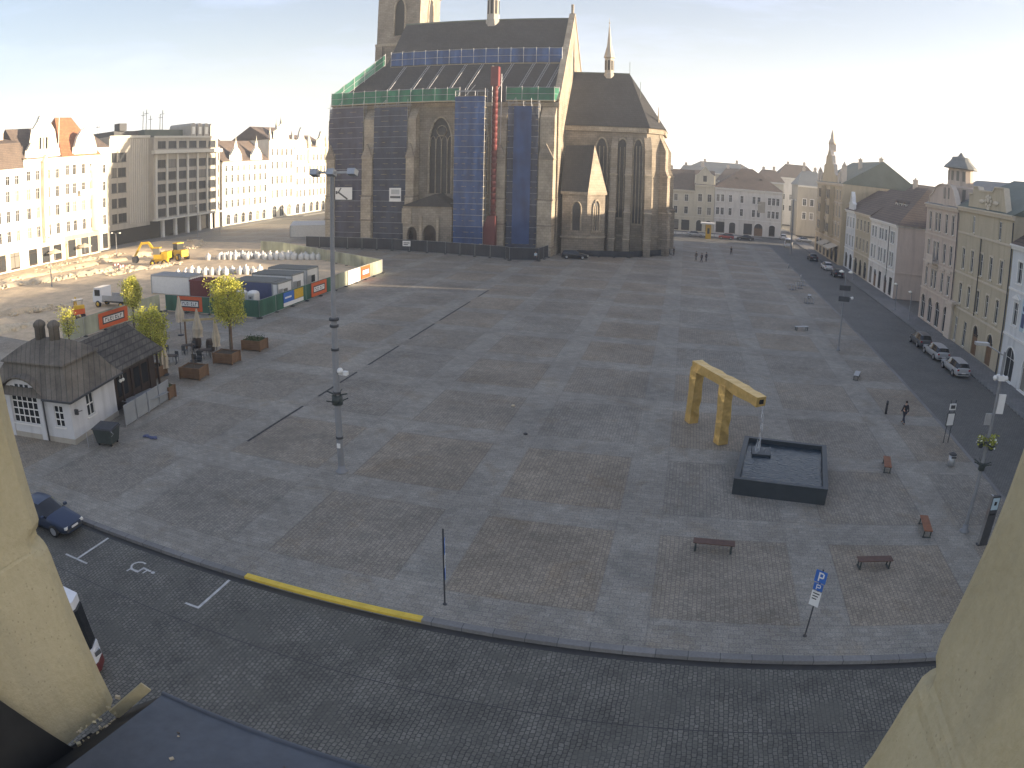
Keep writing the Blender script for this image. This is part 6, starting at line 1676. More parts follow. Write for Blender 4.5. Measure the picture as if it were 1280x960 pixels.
def chair(label, x, y, a):
    t = thing('garden_chair', label, 'chair', (x, y, 0), a, 'dark chairs of the pub garden')
    q = MB(); q.box(-.21, .21, -.21, .21, .42, .46); q.build('seat', M['darkgrey'], t, False); q = MB(); q.box(-.21, .21, .19, .22, .5, .88); q.build('backrest', M['darkgrey'], t, False)
    for sx_ in (-1, 1):
        for sy_ in (-1, 1):
            q = MB(); q.box(sx_ * .19 - .015, sx_ * .19 + .015, sy_ * .19 - .015, sy_ * .19 + .015, 0, .42 if sy_ < 0 else .88); q.build('leg', M['darkgrey'], t, False)


for i, (x, y) in enumerate(((-41.2, 46.2), (-43.6, 47.6), (-39.4, 49.0), (-42.0, 49.8))):
    w_ = ('nearest the hut', 'farthest from the planters', 'nearest the big round tree', 'beside the reddish topped parasol')[i]
    table('dark garden table %s' % w_, x, y, .3 + i * .2); chair('dark chair on the south side of the table %s' % w_, x + .1, y - .75, PI); chair('dark chair on the north side of the table %s' % w_, x - .1, y + .75, 0)

for i, (x, y, lb) in enumerate(((-42.4, 51.6, 'left of the reddish topped parasol'), (-40.4, 51.2, 'right of the reddish topped parasol'))):
    t = thing('barrel', 'dark round barrel %s' % lb, 'barrel', (x, y, 0), 0, 'dark barrels of the pub garden'); q = MB(); q.lathe([(.36, 0), (.45, .3), (.47, .55), (.44, .85), (.37, 1.1)], (0, 0, 0), 14); q.build('body', M['darkwood'], t, False)
    q = MB(); q.lathe([(.475, .28), (.48, .34)], (0, 0, 0), 14); q.build('hoop', M['darkgrey'], t, False)
for i, (x, y, a) in enumerate(((-37.9, 45.4, .3), (-38.2, 46.6, .4))):
    t = thing('stacked_chairs', 'stack of dark garden chairs, %s the nearest planter' % ('next to', 'one step behind')[i], 'chair stack', (x, y, 0), a, 'stacks of chairs in the pub garden')
    for k in range(4):
        q = MB(); q.box(-.22, .22, -.22, .22, .4 + k * .14, .45 + k * .14); q.box(-.22, .22, .19, .22, .45 + k * .14, .9 + k * .14); q.build('seat', M['darkgrey'], t, False)
    for sx_ in (-1, 1):
        for sy_ in (-1, 1):
            q = MB(); q.box(sx_ * .2 - .015, sx_ * .2 + .015, sy_ * .2 - .015, sy_ * .2 + .015, 0, .4); q.build('leg', M['darkgrey'], t, False)

# ------------------------------------------------------------------ kiosk with hipped roof and the timber hut behind it
t = thing('kiosk', 'white pavilion with a mossy bell shaped roof and two fat chimneys at the left edge', 'kiosk', (-34.9, 28.1, 0), R(12))
W_, D_, EV_ = 7.4, 5.8, 3.15
b = MB()
hol = [(-5.6, -3.0, 1.0, 3.0), (-1.5, -.7, 1.1, 2.5), (-7.0, -6.2, 1.1, 2.5)]
holed(b, -W_, 0, 0, EV_, hol, .18)
b.T = Matrix.Rotation(Q, 4, 'Z'); holed(b, 0, D_, 0, EV_, [(2.0, 2.9, 1.2, 2.75)], .18); b.T = Matrix()
b.add([(-W_, 0, 0), (-W_, D_, 0), (-W_, D_, EV_), (-W_, 0, EV_)], [(0, 3, 2, 1)]); b.add([(-W_, D_, 0), (0, D_, 0), (0, D_, EV_), (-W_, D_, EV_)], [(0, 3, 2, 1)])
b.add([(-W_ + .2, .4, .05), (-.3, .4, .05), (-.3, D_ - .3, .05), (-.3, D_ - .3, EV_), (-.3, .4, EV_), (-W_ + .2, .4, EV_)], [(0, 1, 4, 5), (1, 2, 3, 4)], 1)
# raised arched gable over the big window
gp = [(-6.1, EV_ - .02)] + [(-4.3 + 1.8 * math.cos(PI - k * PI / 10), EV_ - .02 + .95 * math.sin(k * PI / 10)) for k in range(1, 10)] + [(-2.5, EV_ - .02)]
b.ext([(x, -.06, z) for x, z in gp], (0, 1.5, 0), 0)
b.box(-6.1, -5.65, -.1, .0, .02, EV_ - .04, 0); b.box(-2.95, -2.5, -.1, .0, .02, EV_ - .04, 0)
b.build('wall', [M['whitewash'], M['black']], t, False)


def paned(u, z, w, h, nx, nz, arch=False, T=None, nm='window'):
    q = MB(); q.T = T or Matrix()
    for i in range(nx + 1):
        x = u - w / 2 + w * i / nx; q.box(max(u - w / 2, x - .04), min(u + w / 2, x + .04), .06, .13, z, z + h, 0)
    for j in range(nz + 1):
        zz_ = z + h * j / nz; q.box(u - w / 2, u + w / 2, .065, .125, max(z, zz_ - .04), min(z + h, zz_ + .04), 0)
    q.box(u - w / 2 - .1, u + w / 2 + .1, -.1, .02, z - .1, z, 0)
    o = q.build(nm, M['white'], t, False); q = MB(); q.T = T or Matrix(); q.box(u - w / 2, u + w / 2, .09, .1, z, z + h); q.build('pane', M['glass'], o, False)


paned(-4.3, 1.0, 2.6, 2.0, 5, 4); paned(-1.1, 1.1, .8, 1.4, 2, 3); paned(-6.6, 1.1, .8, 1.4, 2, 3)
TE = Matrix.Rotation(Q, 4, 'Z'); paned(2.45, 1.2, .9, 1.55, 2, 2, T=TE)
q = MB(); q.T = TE; q.box(1.9, 3.0, -.08, .02, 2.77, 2.9); q.box(1.95, 2.95, -.05, .0, 2.9, 3.05); q.build('window_head', M['white'], t, False)
# small arched panes above the big window
q = MB()
for k in range(5):
    x = -5.3 + k * .5; q.box(x - .16, x + .16, -.075, -.055, EV_ + .02, EV_ + .42 + (.14 if k in (1, 2, 3) else 0))
q.build('fanlight', M['glass'], t, False)
# bell-cast roof: flared eaves, steep middle, flatter cap
b = MB(); rings = [(.55, EV_ - .1), (.0, EV_ + .45), (-.85, EV_ + 1.75), (-.62, EV_ + 1.76), (-.66, EV_ + 1.86), (-1.9, EV_ + 2.65), (-2.7, EV_ + 3.0)]
vs = []
for o_, z in rings:
    vs += [(-W_ - o_, -o_, z), (o_, -o_, z), (o_, D_ + o_, z), (-W_ - o_, D_ + o_, z)]
fs = [(i * 4 + k, i * 4 + (k + 1) % 4, i * 4 + 4 + (k + 1) % 4, i * 4 + 4 + k) for i in range(len(rings) - 1) for k in range(4)] + [tuple(range((len(rings) - 1) * 4, len(rings) * 4)), (3, 2, 1, 0)]
b.add(vs, fs, 0)
# eyebrow roof over the arched gable
g0 = [(x, z + .1) for x, z in gp]; g0[0] = (-6.5, EV_ - .05); g0[-1] = (-2.1, EV_ - .05)
for (xa, za), (xb, zb_) in zip(g0, g0[1:]):
    b.ext([(xa, -.5, za), (xb, -.5, zb_), (xb, -.5, zb_ + .12), (xa, -.5, za + .12)], (0, 2.4, 0), 0)
b.box(-W_ - .57, -6.5, -.6, -.5, EV_ - .22, EV_ - .08, 1); b.box(-2.1, .57, -.6, -.5, EV_ - .22, EV_ - .08, 1); b.box(.5, .6, -.5, D_ + .5, EV_ - .22, EV_ - .08, 1)
ro = b.build('roof', [M['kioskroof'], M['darkgrey']], t, False)
for dx in (-4.3, -2.9):
    q = MB(); q.lathe([(.42, EV_ + 2.7), (.42, EV_ + 3.7), (.5, EV_ + 3.8), (.5, EV_ + 3.95), (.36, EV_ + 4.1), (.2, EV_ + 4.2)], (dx, D_ / 2, 0), 14); q.build('chimney', M['kioskroof'], ro, False)
q = MB(); q.tube([(-2.3, -.16, .05), (-2.3, -.16, EV_ - .2)], .06, 6); q.build('drainpipe', M['darkgrey'], t, False)
q = MB(); q.T = TE; q.obox((.5, -.15, 2.05), (.12, .3, .35)); q.tube([(.5, -.3, 2.1), (.75, -.5, 2.1)], .03, 5); q.build('wall_lamp', M['darkgrey'], t, False)
q = MB(); q.box(-W_ - .04, .04, -.05, -.005, .0, .35); q.box(.005, .05, 0, D_ + .04, 0, .35); q.build('plinth', M['greybeige'], t, False)
# timber hut behind
t2 = thing('pub_hut', 'dark timber hut with a mossy shingle roof behind the white pavilion', 'hut', (-36.0, 33.9, 0), R(10))
b = MB(); b.box(-6.5, -.7, .1, 6.6, 0, 3.1); b.build('wall', M['darkwood'], t2, False)
b = MB(); b.ext([(x, -.1, z) for x, z in ((-7.2, 2.95), (.1, 2.95), (.1, 3.12), (-3.5, 5.0), (-7.2, 3.12))], (0, 7.0, 0)); b.build('roof', M['shingle'], t2, False)
for k in range(5):
    q = MB(); y = .8 + k * 1.3; q.box(-.08, .06, y - .07, y + .07, 0, 2.95); q.build('post', M['darkwood'], t2, False)
q = MB(); q.box(-.7, -.66, 1.0, 2.4, .9, 2.4); q.box(-.7, -.66, 3.4, 5.4, .9, 2.4); q.build('window', M['glass'], t2, False)
for i, y in enumerate((.4, .75)):
    q = MB(); q.tube([(.12, y, 2.95), (.12, y, 2.55)], .012, 4); q.ball((.12, y, 2.4), .13, 10); q.build('globe_lamp', M['lamp'], t2, False)
# glass wind screens and handrail in front of the hut
for i in range(4):
    t = thing('wind_screen', 'low grey framed wind screen in front of the hut, %s' % ('nearest the pavilion', 'second from the pavilion', 'third from the pavilion', 'nearest the small planter')[i], 'screen', (-33.9 - i * .24, 32.3 + i * 1.55, 0), R(99), 'wind screens of the pub garden')
    q = MB(); q.box(0, .05, -.025, .025, 0, 1.5); q.box(1.45, 1.5, -.025, .025, 0, 1.5); q.box(.05, 1.45, -.03, .03, 1.45, 1.51); q.box(.05, 1.45, -.02, .02, .08, .13); q.build('frame', M['steel'], t, False)
    q = MB(); q.box(.05, 1.45, -.008, .008, .13, 1.45); q.build('panel', M['fencepale'], t, False)
q = MB(); q.box(-36.4, -34.4, 34.6, 37.9, .72, .78); q.T = Matrix(); tag(q.build('counter', M['steel']), 'grey counter top behind the wind screens', 'counter')
# green skip container
t = thing('waste_container', 'dark green waste container with sloping sides beside the pavilion', 'container', (-32.9, 29.4, 0), R(14))
q = MB(); vs = [(-.6, -.5, .18), (.6, -.5, .18), (.6, .5, .18), (-.6, .5, .18), (-.75, -.62, 1.1), (.75, -.62, 1.1), (.75, .62, 1.1), (-.75, .62, 1.1)]
q.add(vs, [(3, 2, 1, 0), (0, 1, 5, 4), (1, 2, 6, 5), (2, 3, 7, 6), (3, 0, 4, 7), (4, 5, 6, 7)]); q.build('body', M['darkmetal'], t, False)
q = MB(); q.box(-.8, .8, -.67, .67, 1.1, 1.16); q.obox((0, 0, 1.2), (1.5, 1.2, .08), 0, 0, R(4)); q.build('lid', M['darkgrey'], t, False)
for sx_ in (-1, 1):
    for sy_ in (-1, 1):
        q = MB(); q.T = Matrix.Translation((sx_ * .5, sy_ * .4, .09)) @ Matrix.Rotation(Q, 4, 'X'); q.lathe([(.09, -.03), (.09, .03)], (0, 0, 0), 10); q.build('wheel', M['black'], t, False)
q = MB(); q.tube([(-.8, -.66, .2), (-.8, -.66, 1.0), (-1.1, -.9, 1.05), (-1.1, -.9, 0)], .02, 5); q.tube([(.8, -.66, 1.12), (1.0, -.7, 1.0), (.8, -.66, .8)], .02, 5); q.build('handle', M['steel'], t, False)
q = MB()
for k in range(9):
    q.obox((-31.4 + .12 * k, 31.6 + .04 * math.sin(k * 2), .05 + .03 * math.sin(k)), (.2, .3, .08), k * .5)
tag(q.build('tarpaulin', M['navy']), 'crumpled blue sheet lying on the paving beside the waste container', 'tarpaulin')
# ------------------------------------------------------------------ building site in the west
def banner_panel(t, a, c, z0, z1):
    """orange sheet with a white lettered box, on the fence between a and c"""
    A_, C_ = Vector((*a, 0)), Vector((*c, 0)); d = (C_ - A_); L_ = d.length; ang = math.atan2(d.y, d.x)
    T0 = Matrix.Translation(A_) @ Matrix.Rotation(ang, 4, 'Z')
    q = MB(); q.T = T0; q.box(0, L_, -.045, -.03, z0, z1); q.build('sheet', M['orange'], t)
    q = MB(); q.T = T0; h = z1 - z0; zm = (z0 + z1) / 2
    q.box(L_ * .12, L_ * .88, -.052, -.046, zm - h * .26, zm + h * .26, 0); q.box(L_ * .16, L_ * .84, -.058, -.053, zm - h * .17, zm + h * .17, 1)
    n = 7
    for k in range(n):
        x = L_ * (.2 + .6 * k / n); w_ = L_ * .6 / n
        q.box(x + w_ * .15, x + w_ * .35, -.062, -.059, zm - h * .11, zm + h * .11, 0)
        if k % 2 == 0:
            q.box(x + w_ * .35, x + w_ * .75, -.062, -.059, zm + h * .03, zm + h * .11, 0)
        if k % 3:
            q.box(x + w_ * .35, x + w_ * .75, -.0615, -.059, zm - h * .11, zm - h * .05, 0)
    q.build('lettering', [M['darkgrey'], M['white']], t)


f1 = fence('green screened site fence with boards along the square, before the containers', [(-57.4, 64.2), (-43.6, 64.6), (-43.5, 82)], 2.0, 'fencenet')
f2 = fence('pale screened site fence catching the sun at the north east corner of the site', [(-43.5, 82.6), (-43.5, 98)], 2.05, 'palenet')
f3 = fence('pale green screened site fence running west below the cathedral', [(-43.6, 98.4), (-72, 115.6), (-78, 117)], 2.0, 'palenet')
f4 = fence('pale screened site fence behind the kiosk roof, with an orange banner', [(-57.8, 47), (-57.9, 63.6)], 2.1, 'palenet')
for lb, a, c in (('orange banner with a white lettered box between the garden parasols', (-55.4, 64.2), (-51.6, 64.35)), ('orange banner with a lettered box right of the site containers', (-43.44, 76.2), (-43.44, 80.2)), ('orange banner on the sunlit corner fence', (-43.44, 90.6), (-43.44, 93.6)), ('orange banner on the fence behind the hut roof', (-57.74, 52.6), (-57.84, 57.6)), ('small orange banner on the far fence below the cathedral', (-58.6, 107.55), (-55.8, 105.85))):
    t = thing('site_banner', lb, 'banner', (*a, 0), 0, 'orange banners on the site fences'); banner_panel(t, a, c, .25, 1.95)
t = thing('site_banner', 'blue and green printed board on the fence before the containers', 'banner', (-43.44, 70, 0)); q = MB(); q.box(-43.46, -43.42, 69.6, 72.0, .75, 1.9, 0); q.box(-43.46, -43.41, 69.6, 74.2, .3, .74, 1); q.box(-43.46, -43.42, 72.1, 74.2, .8, 1.9, 2); q.box(-43.415, -43.405, 69.9, 71.4, 1.2, 1.4, 1); q.build('sheet', [M['blue'], M['white'], M['machine']], t)
t = thing('sunlit_sheet', 'bright white sheet painting sunlight on the site fence', 'board', (-43.4, 86.6, 0)); q = MB(); q.box(-43.44, -43.38, 86.4, 90.2, .12, 2.0); q.build('sheet', M['white'], t)  # white sheet paints the sun falling on this stretch of fence


def container(label, x0, x1, y0, y1, h, wall, roofm, win=True):
    t = thing('site_container', label, 'site cabin', ((x0 + x1) / 2, (y0 + y1) / 2, 0), 0, 'cabins of the building site')
    b = MB(); b.box(x0, x1, y0, y1, .12, h - .18)
    n = int((x1 - x0) / .3)
    for k in range(n):
        x = x0 + (k + .5) * (x1 - x0) / n; b.box(x - .05, x + .05, y0 - .03, y0 + .01, .3, h - .35)
    b.build('body', M[wall], t)
    q = MB(); q.box(x0 - .05, x1 + .05, y0 - .05, y1 + .05, h - .18, h)
    for k in range(6):
        y = y0 + (k + .5) * (y1 - y0) / 6; q.box(x0, x1, y - .05, y + .05, h, h + .05)
    q.build('roof', M[roofm], t)
    q = MB()
    for x in (x0, x1):
        for y in (y0, y1):
            q.box(x - .07, x + .07, y - .07, y + .07, 0, h - .2)
    q.build('frame', M['steel'], t)
    if win:
        q = MB(); ym = (y0 + y1) / 2; q.box(x1, x1 + .04, ym - .3, ym + .6, 1.2, 2.1); q.build('window', M['glass'], t)
        q = MB(); q.box(x1 + .001, x1 + .05, y0 + .25, y0 + 1.1, .2, 2.2); q.build('door', M['steel'], t)


container('white and navy site cabin nearest the square with a small window', -51.0, -45.2, 70.0, 73.0, 3.1, 'navy', 'greyroof'); container('white site cabin in the middle of the row of cabins', -51.6, -45.6, 75.2, 78.2, 3.1, 'white', 'greyroof'); container('pale site cabin at the far end of the row of cabins', -52.2, -46.2, 80.0, 83.0, 3.1, 'bag', 'greyroof'); container('white end cabin attached to the navy cabin', -45.1, -44.4, 69.9, 73.1, 3.0, 'white', 'greyroof')
container('bright red storage box behind the big round tree', -58.8, -55.2, 70.8, 73.4, 2.6, 'red', 'red', False); container('white site caravan with small windows behind the garden parasols', -67.8, -60.6, 73.0, 76.0, 2.6, 'white', 'steel'); container('tan storage box between the red box and the cabins', -54.8, -51.6, 70.2, 72.6, 2.3, 'plank', 'plank', False)


def toilet(label, x, y):
    t = thing('portable_toilet', label, 'portable toilet', (x, y, 0), 0, 'portable toilets behind the green fence'); b = MB(); b.box(x - .55, x + .55, y - .55, y + .55, .08, 2.1); b.build('body', M['bag'], t)
    q = MB(); q.lathe([(.74, 2.1), (.7, 2.25), (.45, 2.42), (.1, 2.46)], (x, y, 0), 4, 0, True, PI / 4); q.build('roof', M['white'], t); q = MB(); q.box(x - .35, x + .35, y - .58, y - .551, .15, 1.95); q.build('door', M['steel'], t); q = MB(); q.box(x - .15, x + .15, y - .59, y - .581, 1.6, 1.75); q.build('vent', M['black'], t)


toilet('white portable toilet, left one beside the navy cabin', -47.9, 67.4); toilet('white portable toilet, right one beside the navy cabin', -46.4, 67.6)
# bulk bags in rows
b = MB(); vs = []
pr = [(.40, 0), (.47, .1), (.5, .45), (.47, .8), (.36, .95), (.14, 1.0), (.1, 1.16), (.16, 1.26)]
n = 12
for r_, z in pr:
    for k in range(n):
        a = 2 * PI * k / n; sq = 1 / max(abs(math.cos(a)), abs(math.sin(a))); m_ = r_ * (1 + (sq - 1) * .7) * (1 + .05 * math.sin(3 * a + z * 5))
        vs.append((m_ * math.cos(a), m_ * math.sin(a), z))
b.add(vs, [(i * n + k, i * n + (k + 1) % n, (i + 1) * n + (k + 1) % n, (i + 1) * n + k) for i in range(len(pr) - 1) for k in range(n)] + [tuple(range((len(pr) - 1) * n, len(pr) * n))], 0, True)
bt = tag(b.build('bulk_bag', M['bag']), 'full white bulk bag standing in the long rows on the building site', 'bulk bag', 'white bulk bags in rows on the building site')
rr = random.Random(4); first = True
rows_b = [((-74.4, 86.9), (-62.2, 91.2), 12), ((-73.8, 88.2), (-61.8, 92.4), 12), ((-81, 103.4), (-55.5, 109.4), 24), ((-80.4, 104.7), (-58, 110.4), 20), ((-79.6, 106.0), (-60, 111.4), 16)]
for a, c, k in rows_b:
    for i in range(k):
        x = a[0] + (c[0] - a[0]) * i / (k - 1); y = a[1] + (c[1] - a[1]) * i / (k - 1)
        if rr.random() < .1:
            continue
        o = bt if first else bt.copy()
        if not first:
            COL.objects.link(o)
        first = False
        o.location = (x + rr.uniform(-.1, .1), y + rr.uniform(-.1, .1), .03); o.rotation_euler = (0, 0, rr.uniform(-.3, .3)); s = rr.uniform(.88, 1.08); o.scale = (s, s, s * rr.uniform(.9, 1.12))


def wheel(t, x, y, z, r, w, ang=0):
    q = MB(); T0 = Matrix.Translation((x, y, z)) @ Matrix.Rotation(ang, 4, 'Z') @ Matrix.Rotation(Q, 4, 'X'); q.T = T0; q.lathe([(r * .6, -w), (r * .95, -w), (r, -w * .7), (r, w * .7), (r * .95, w), (r * .6, w)], (0, 0, 0), 16); o = q.build('wheel', M['black'], t, False)
    q = MB(); q.T = T0; q.lathe([(r * .58, -w * 1.05), (r * .58, w * 1.05)], (0, 0, 0), 12); q.build('rim', M['machine'], o, False)


t = thing('excavator', 'yellow wheeled excavator with a bent arm digging at the edge of the trench', 'excavator', (-87.0, 96.4, 0), R(200))
q = MB(); q.box(-1.6, 1.6, -.6, .6, .7, 1.1); q.box(-1.3, .9, -1.1, 1.1, 1.15, 2.0); q.box(-2.0, -.7, -1.1, 1.1, 1.2, 2.4); q.build('body', M['machine'], t, False)
q = MB(); q.box(-.4, 1.0, .1, 1.1, 2.0, 3.1, 0); q.box(-.45, 1.05, .05, 1.15, 3.1, 3.25, 1); q.build('cab', [M['glass'], M['machine']], t, False)
for x in (-1.2, 1.2):
    for y in (-1, 1):
        wheel(t, x, y, .5, .5, .22)
q = MB(); q.bar((.8, -.4, 1.8), (2.4, -.4, 4.0), .35, .45); q.bar((2.4, -.4, 4.0), (4.0, -.4, 3.9), .32, .42); q.build('boom', M['machine'], t, False)
q = MB(); q.bar((3.8, -.4, 4.1), (5.4, -.4, 1.6), .28, .34); q.build('arm', M['machine'], t, False)
q = MB(); q.ext([(5.0, -.9, 1.7), (5.9, -.9, 1.5), (5.8, -.9, .6), (5.0, -.9, .45), (4.7, -.9, .9)], (0, 1.0, 0)); q.build('bucket', M['darkgrey'], t, False)
t = thing('wheel_loader', 'yellow wheel loader right of the excavator in the sun', 'loader', (-87.6, 102.4, 0), R(165))
q = MB(); q.box(-2.4, .2, -.8, .8, .8, 2.0); q.box(.2, 1.6, -.5, .5, .7, 1.5); q.build('body', M['machine'], t, False)
q = MB(); q.box(-.9, .5, -.75, .75, 2.0, 3.1, 0); q.box(-1.0, .6, -.8, .8, 3.1, 3.3, 1); q.build('cab', [M['glass'], M['machine']], t, False)
for x in (-1.5, 1.2):
    for y in (-1, 1):
        wheel(t, x, y, .68, .68, .28)
for s in (-.6, .6):
    q = MB(); q.bar((.6, s, 1.9), (2.6, s, .9), .2, .34); q.build('arm', M['machine'], t, False)
q = MB(); q.ext([(2.5, -1.3, .2), (3.6, -1.3, .12), (3.5, -1.3, .25), (2.7, -1.3, .5), (2.6, -1.3, 1.4), (2.4, -1.3, 1.3)], (0, 2.6, 0)); q.build('bucket', M['machine'], t, False)
t = thing('mini_excavator', 'small orange and yellow digger in front of the white truck', 'excavator', (-66.6, 57.2, 0), R(150))
q = MB(); q.box(-.9, .9, -.75, .75, .55, 1.2, 0); q.box(-1.0, -.3, -.7, .7, 1.2, 1.6, 1); q.build('body', [M['orange'], M['machine']], t, False)
for s in (-.6, .6):
    q = MB(); q.ext([(x, s - .16, z) for x, z in ((-.9, 0), (.9, 0), (1.05, .22), (.9, .5), (-.9, .5), (-1.05, .22))], (0, .32, 0)); q.build('track', M['black'], t, False)
q = MB()
for x in (-.3, .65):
    for y in (-.65, .65):
        q.tube([(x, y, 1.2), (x, y, 2.1)], .04, 5)
q.box(-.45, .8, -.72, .72, 2.1, 2.2); q.build('canopy', M['steel'], t, False)
q = MB(); q.bar((.8, 0, 1.0), (1.6, 0, 2.2), .18, .24); q.bar((1.6, 0, 2.2), (2.5, 0, 1.6), .16, .22); q.bar((2.5, 0, 1.7), (2.7, 0, .6), .14, .2); q.build('boom', M['machine'], t, False)
q = MB(); q.ext([(2.5, -.3, .6), (3.0, -.3, .55), (2.9, -.3, .1), (2.5, -.3, .05)], (0, .6, 0)); q.build('bucket', M['darkgrey'], t, False)
t = thing('truck', 'white flatbed truck parked behind the orange digger', 'truck', (-66.6, 64.0, 0), R(185))
q = MB(); q.ext([(x, -1.05, z) for x, z in ((1.4, .7), (3.1, .7), (3.1, 1.5), (2.8, 2.55), (1.4, 2.6))], (0, 2.1, 0)); q.build('cab', M['carwhite'], t, False)
q = MB(); q.ext([(3.11, -.9, 1.5), (2.83, -.9, 2.45), (2.83, .9, 2.45), (3.11, .9, 1.5)], (.02, 0, 0)); q.box(1.7, 2.7, -1.07, -1.04, 1.5, 2.3); q.box(1.7, 2.7, 1.04, 1.07, 1.5, 2.3); q.build('window', M['blackglass'], t, False)
q = MB(); q.box(-3, 1.3, -1.1, 1.1, .95, 1.1); q.box(-3, 1.3, -1.12, -1.06, 1.1, 1.6); q.box(-3, 1.3, 1.06, 1.12, 1.1, 1.6); q.box(-3.05, -2.98, -1.1, 1.1, 1.1, 1.6); q.build('bed', M['steel'], t, False)
q = MB(); q.box(-2.9, 3, -.4, .4, .6, .94); q.build('chassis', M['darkgrey'], t, False)
for x in (-2, 2.2):
    for y in (-.95, .95):
        wheel(t, x, y, .45, .45, .16)
# heaps of earth, rubble and cobbles along the trench
def heap(label, pts, wdt, h, m, seed, blocks=60, name='rubble_heap'):
    rr = random.Random(seed); b = MB(); n = len(pts); cs = 9; vs = []
    P = [Vector((*p, 0)) for p in pts]; sm = []
    for i in range(n - 1):
        for k in range(6):
            sm.append(P[i].lerp(P[i + 1], k / 6))
    sm.append(P[-1]); N_ = len(sm)
    for i, p in enumerate(sm):
        d = (sm[min(i + 1, N_ - 1)] - sm[max(i - 1, 0)]).normalized(); nn = Vector((-d.y, d.x, 0)); e = min(1, min(i, N_ - 1 - i) / 2.5 + .05); ww = wdt * rr.uniform(.7, 1.2) * (.4 + .6 * e); hh = h * rr.uniform(.5, 1.1) * e
        for k in range(cs):
            u = k / (cs - 1) * 2 - 1; vs.append(p + nn * u * ww + Vector((rr.gauss(0, .08), rr.gauss(0, .08), max(0, hh * (1 - u * u) + rr.gauss(0, .06)) - .04)))
    b.add(vs, [(i * cs + k, (i + 1) * cs + k, (i + 1) * cs + k + 1, i * cs + k + 1) for i in range(N_ - 1) for k in range(cs - 1)], 0, True)
    for k in range(blocks):
        p = sm[rr.randrange(N_)]; s = rr.uniform(.15, .5); b.obox((p.x + rr.gauss(0, wdt * .6), p.y + rr.gauss(0, wdt * .6), rr.uniform(.05, h * .5)), (s * 1.6, s, s * .7), rr.uniform(0, 3), 1, rr.uniform(-.4, .4), rr.uniform(-.4, .4))
    o = b.build(name, [M['earth'] if m == 'earth' else M[m], M['rubble']]); o['kind'] = 'stuff'; o['label'] = label
    return o


heap('long heap of pale rubble beside the trench before the sunlit houses', [(-104, 66), (-98, 74), (-95, 80), (-93, 86), (-90, 91)], 1.6, 1.0, 'rubble', 1, 260)
heap('low heap of broken stone below the excavator', [(-88, 84), (-87, 89), (-85, 93), (-84, 97)], 1.2, .7, 'rubble', 2, 140)
heap('earth bank along the far side of the trench', [(-109, 72), (-105, 82), (-103, 92), (-100, 104), (-98, 112)], 1.8, 1.1, 'earth', 3, 160)
heap('earth and stone heap behind the kiosk roof', [(-84, 50), (-78, 56), (-74, 60)], 1.6, .9, 'earth', 4, 120)
heap('pale sand heap at the left edge behind the kiosk', [(-72, 45), (-70, 50), (-68.5, 53)], 1.2, .8, 'rubble', 5, 60)
heap('earth bank running toward the hotel', [(-96, 116), (-100, 124), (-106, 130)], 1.6, .9, 'earth', 6, 90)
heap('rubble spread before the corner house', [(-110, 60), (-106, 68), (-108, 78)], 2.2, .7, 'rubble', 7, 160)
heap('rubble before the domed house', [(-112, 88), (-110, 98), (-108, 106)], 1.6, .7, 'rubble', 9, 120)
for i, (x, y) in enumerate(((-90.4, 89.4), (-92.6, 90.2), (-89.6, 88.6))):
    t = thing('site_barrier', 'red and white barrier plank by the trench, %s of three' % ('middle', 'left', 'right')[i], 'barrier', (x, y, 0), .4 + i * .5, 'barriers beside the trench'); q = MB()
    for k in range(5):
        q.box(-.75 + k * .3, -.45 + k * .3, -.03, .03, .7, 1.0, k % 2)
    q.build('plank', [M['red'], M['white']], t, False)
    for s in (-.6, .6):
        q = MB(); q.box(s - .03, s + .03, -.2, .2, 0, .05); q.box(s - .03, s + .03, -.03, .03, .05, .72); q.build('leg', M['darkgrey'], t, False)
for i, (x, y) in enumerate(((-116, 94), (-116, 103))):
    t = thing('parasol', 'open pale cafe parasol before the %s' % ('gabled house', 'domed house')[i], 'parasol', (x, y, 0)); q = MB(); q.tube([(0, 0, 0), (0, 0, 2.6)], .04, 6); q.build('pole', M['steel'], t, False); q = MB(); q.lathe([(1.7, 2.15), (1.68, 2.3), (.1, 2.9)], (0, 0, 0), 8, 0, False); q.build('canopy', M['canvas'], t, False)
t = thing('cafe_tent', 'pale flat roofed cafe tent at the foot of the sunlit spired house', 'tent', (-78, 146, 0)); q = MB(); q.add([(-86, 141.5, 2.6), (-72, 146, 2.6), (-73, 150.5, 2.6), (-87, 146, 2.6), (-86.5, 143.8, 3.5), (-72.5, 148.3, 3.5)], [(0, 1, 5, 4), (2, 3, 4, 5), (1, 2, 5), (3, 0, 4), (3, 2, 1, 0)]); q.build('roof', M['bag'], t)
q = MB(); q.add([(-86, 141.6, 0), (-72, 146.1, 0), (-72, 146.1, 2.6), (-86, 141.6, 2.6)], [(0, 1, 2, 3)]); q.build('side_wall', M['bag'], t)
for x, y in ((-86, 141.5), (-72, 146), (-73, 150.5), (-87, 146)):
    q = MB(); q.tube([(x, y, 0), (x, y, 2.6)], .06, 6); q.build('leg', M['steel'], t)

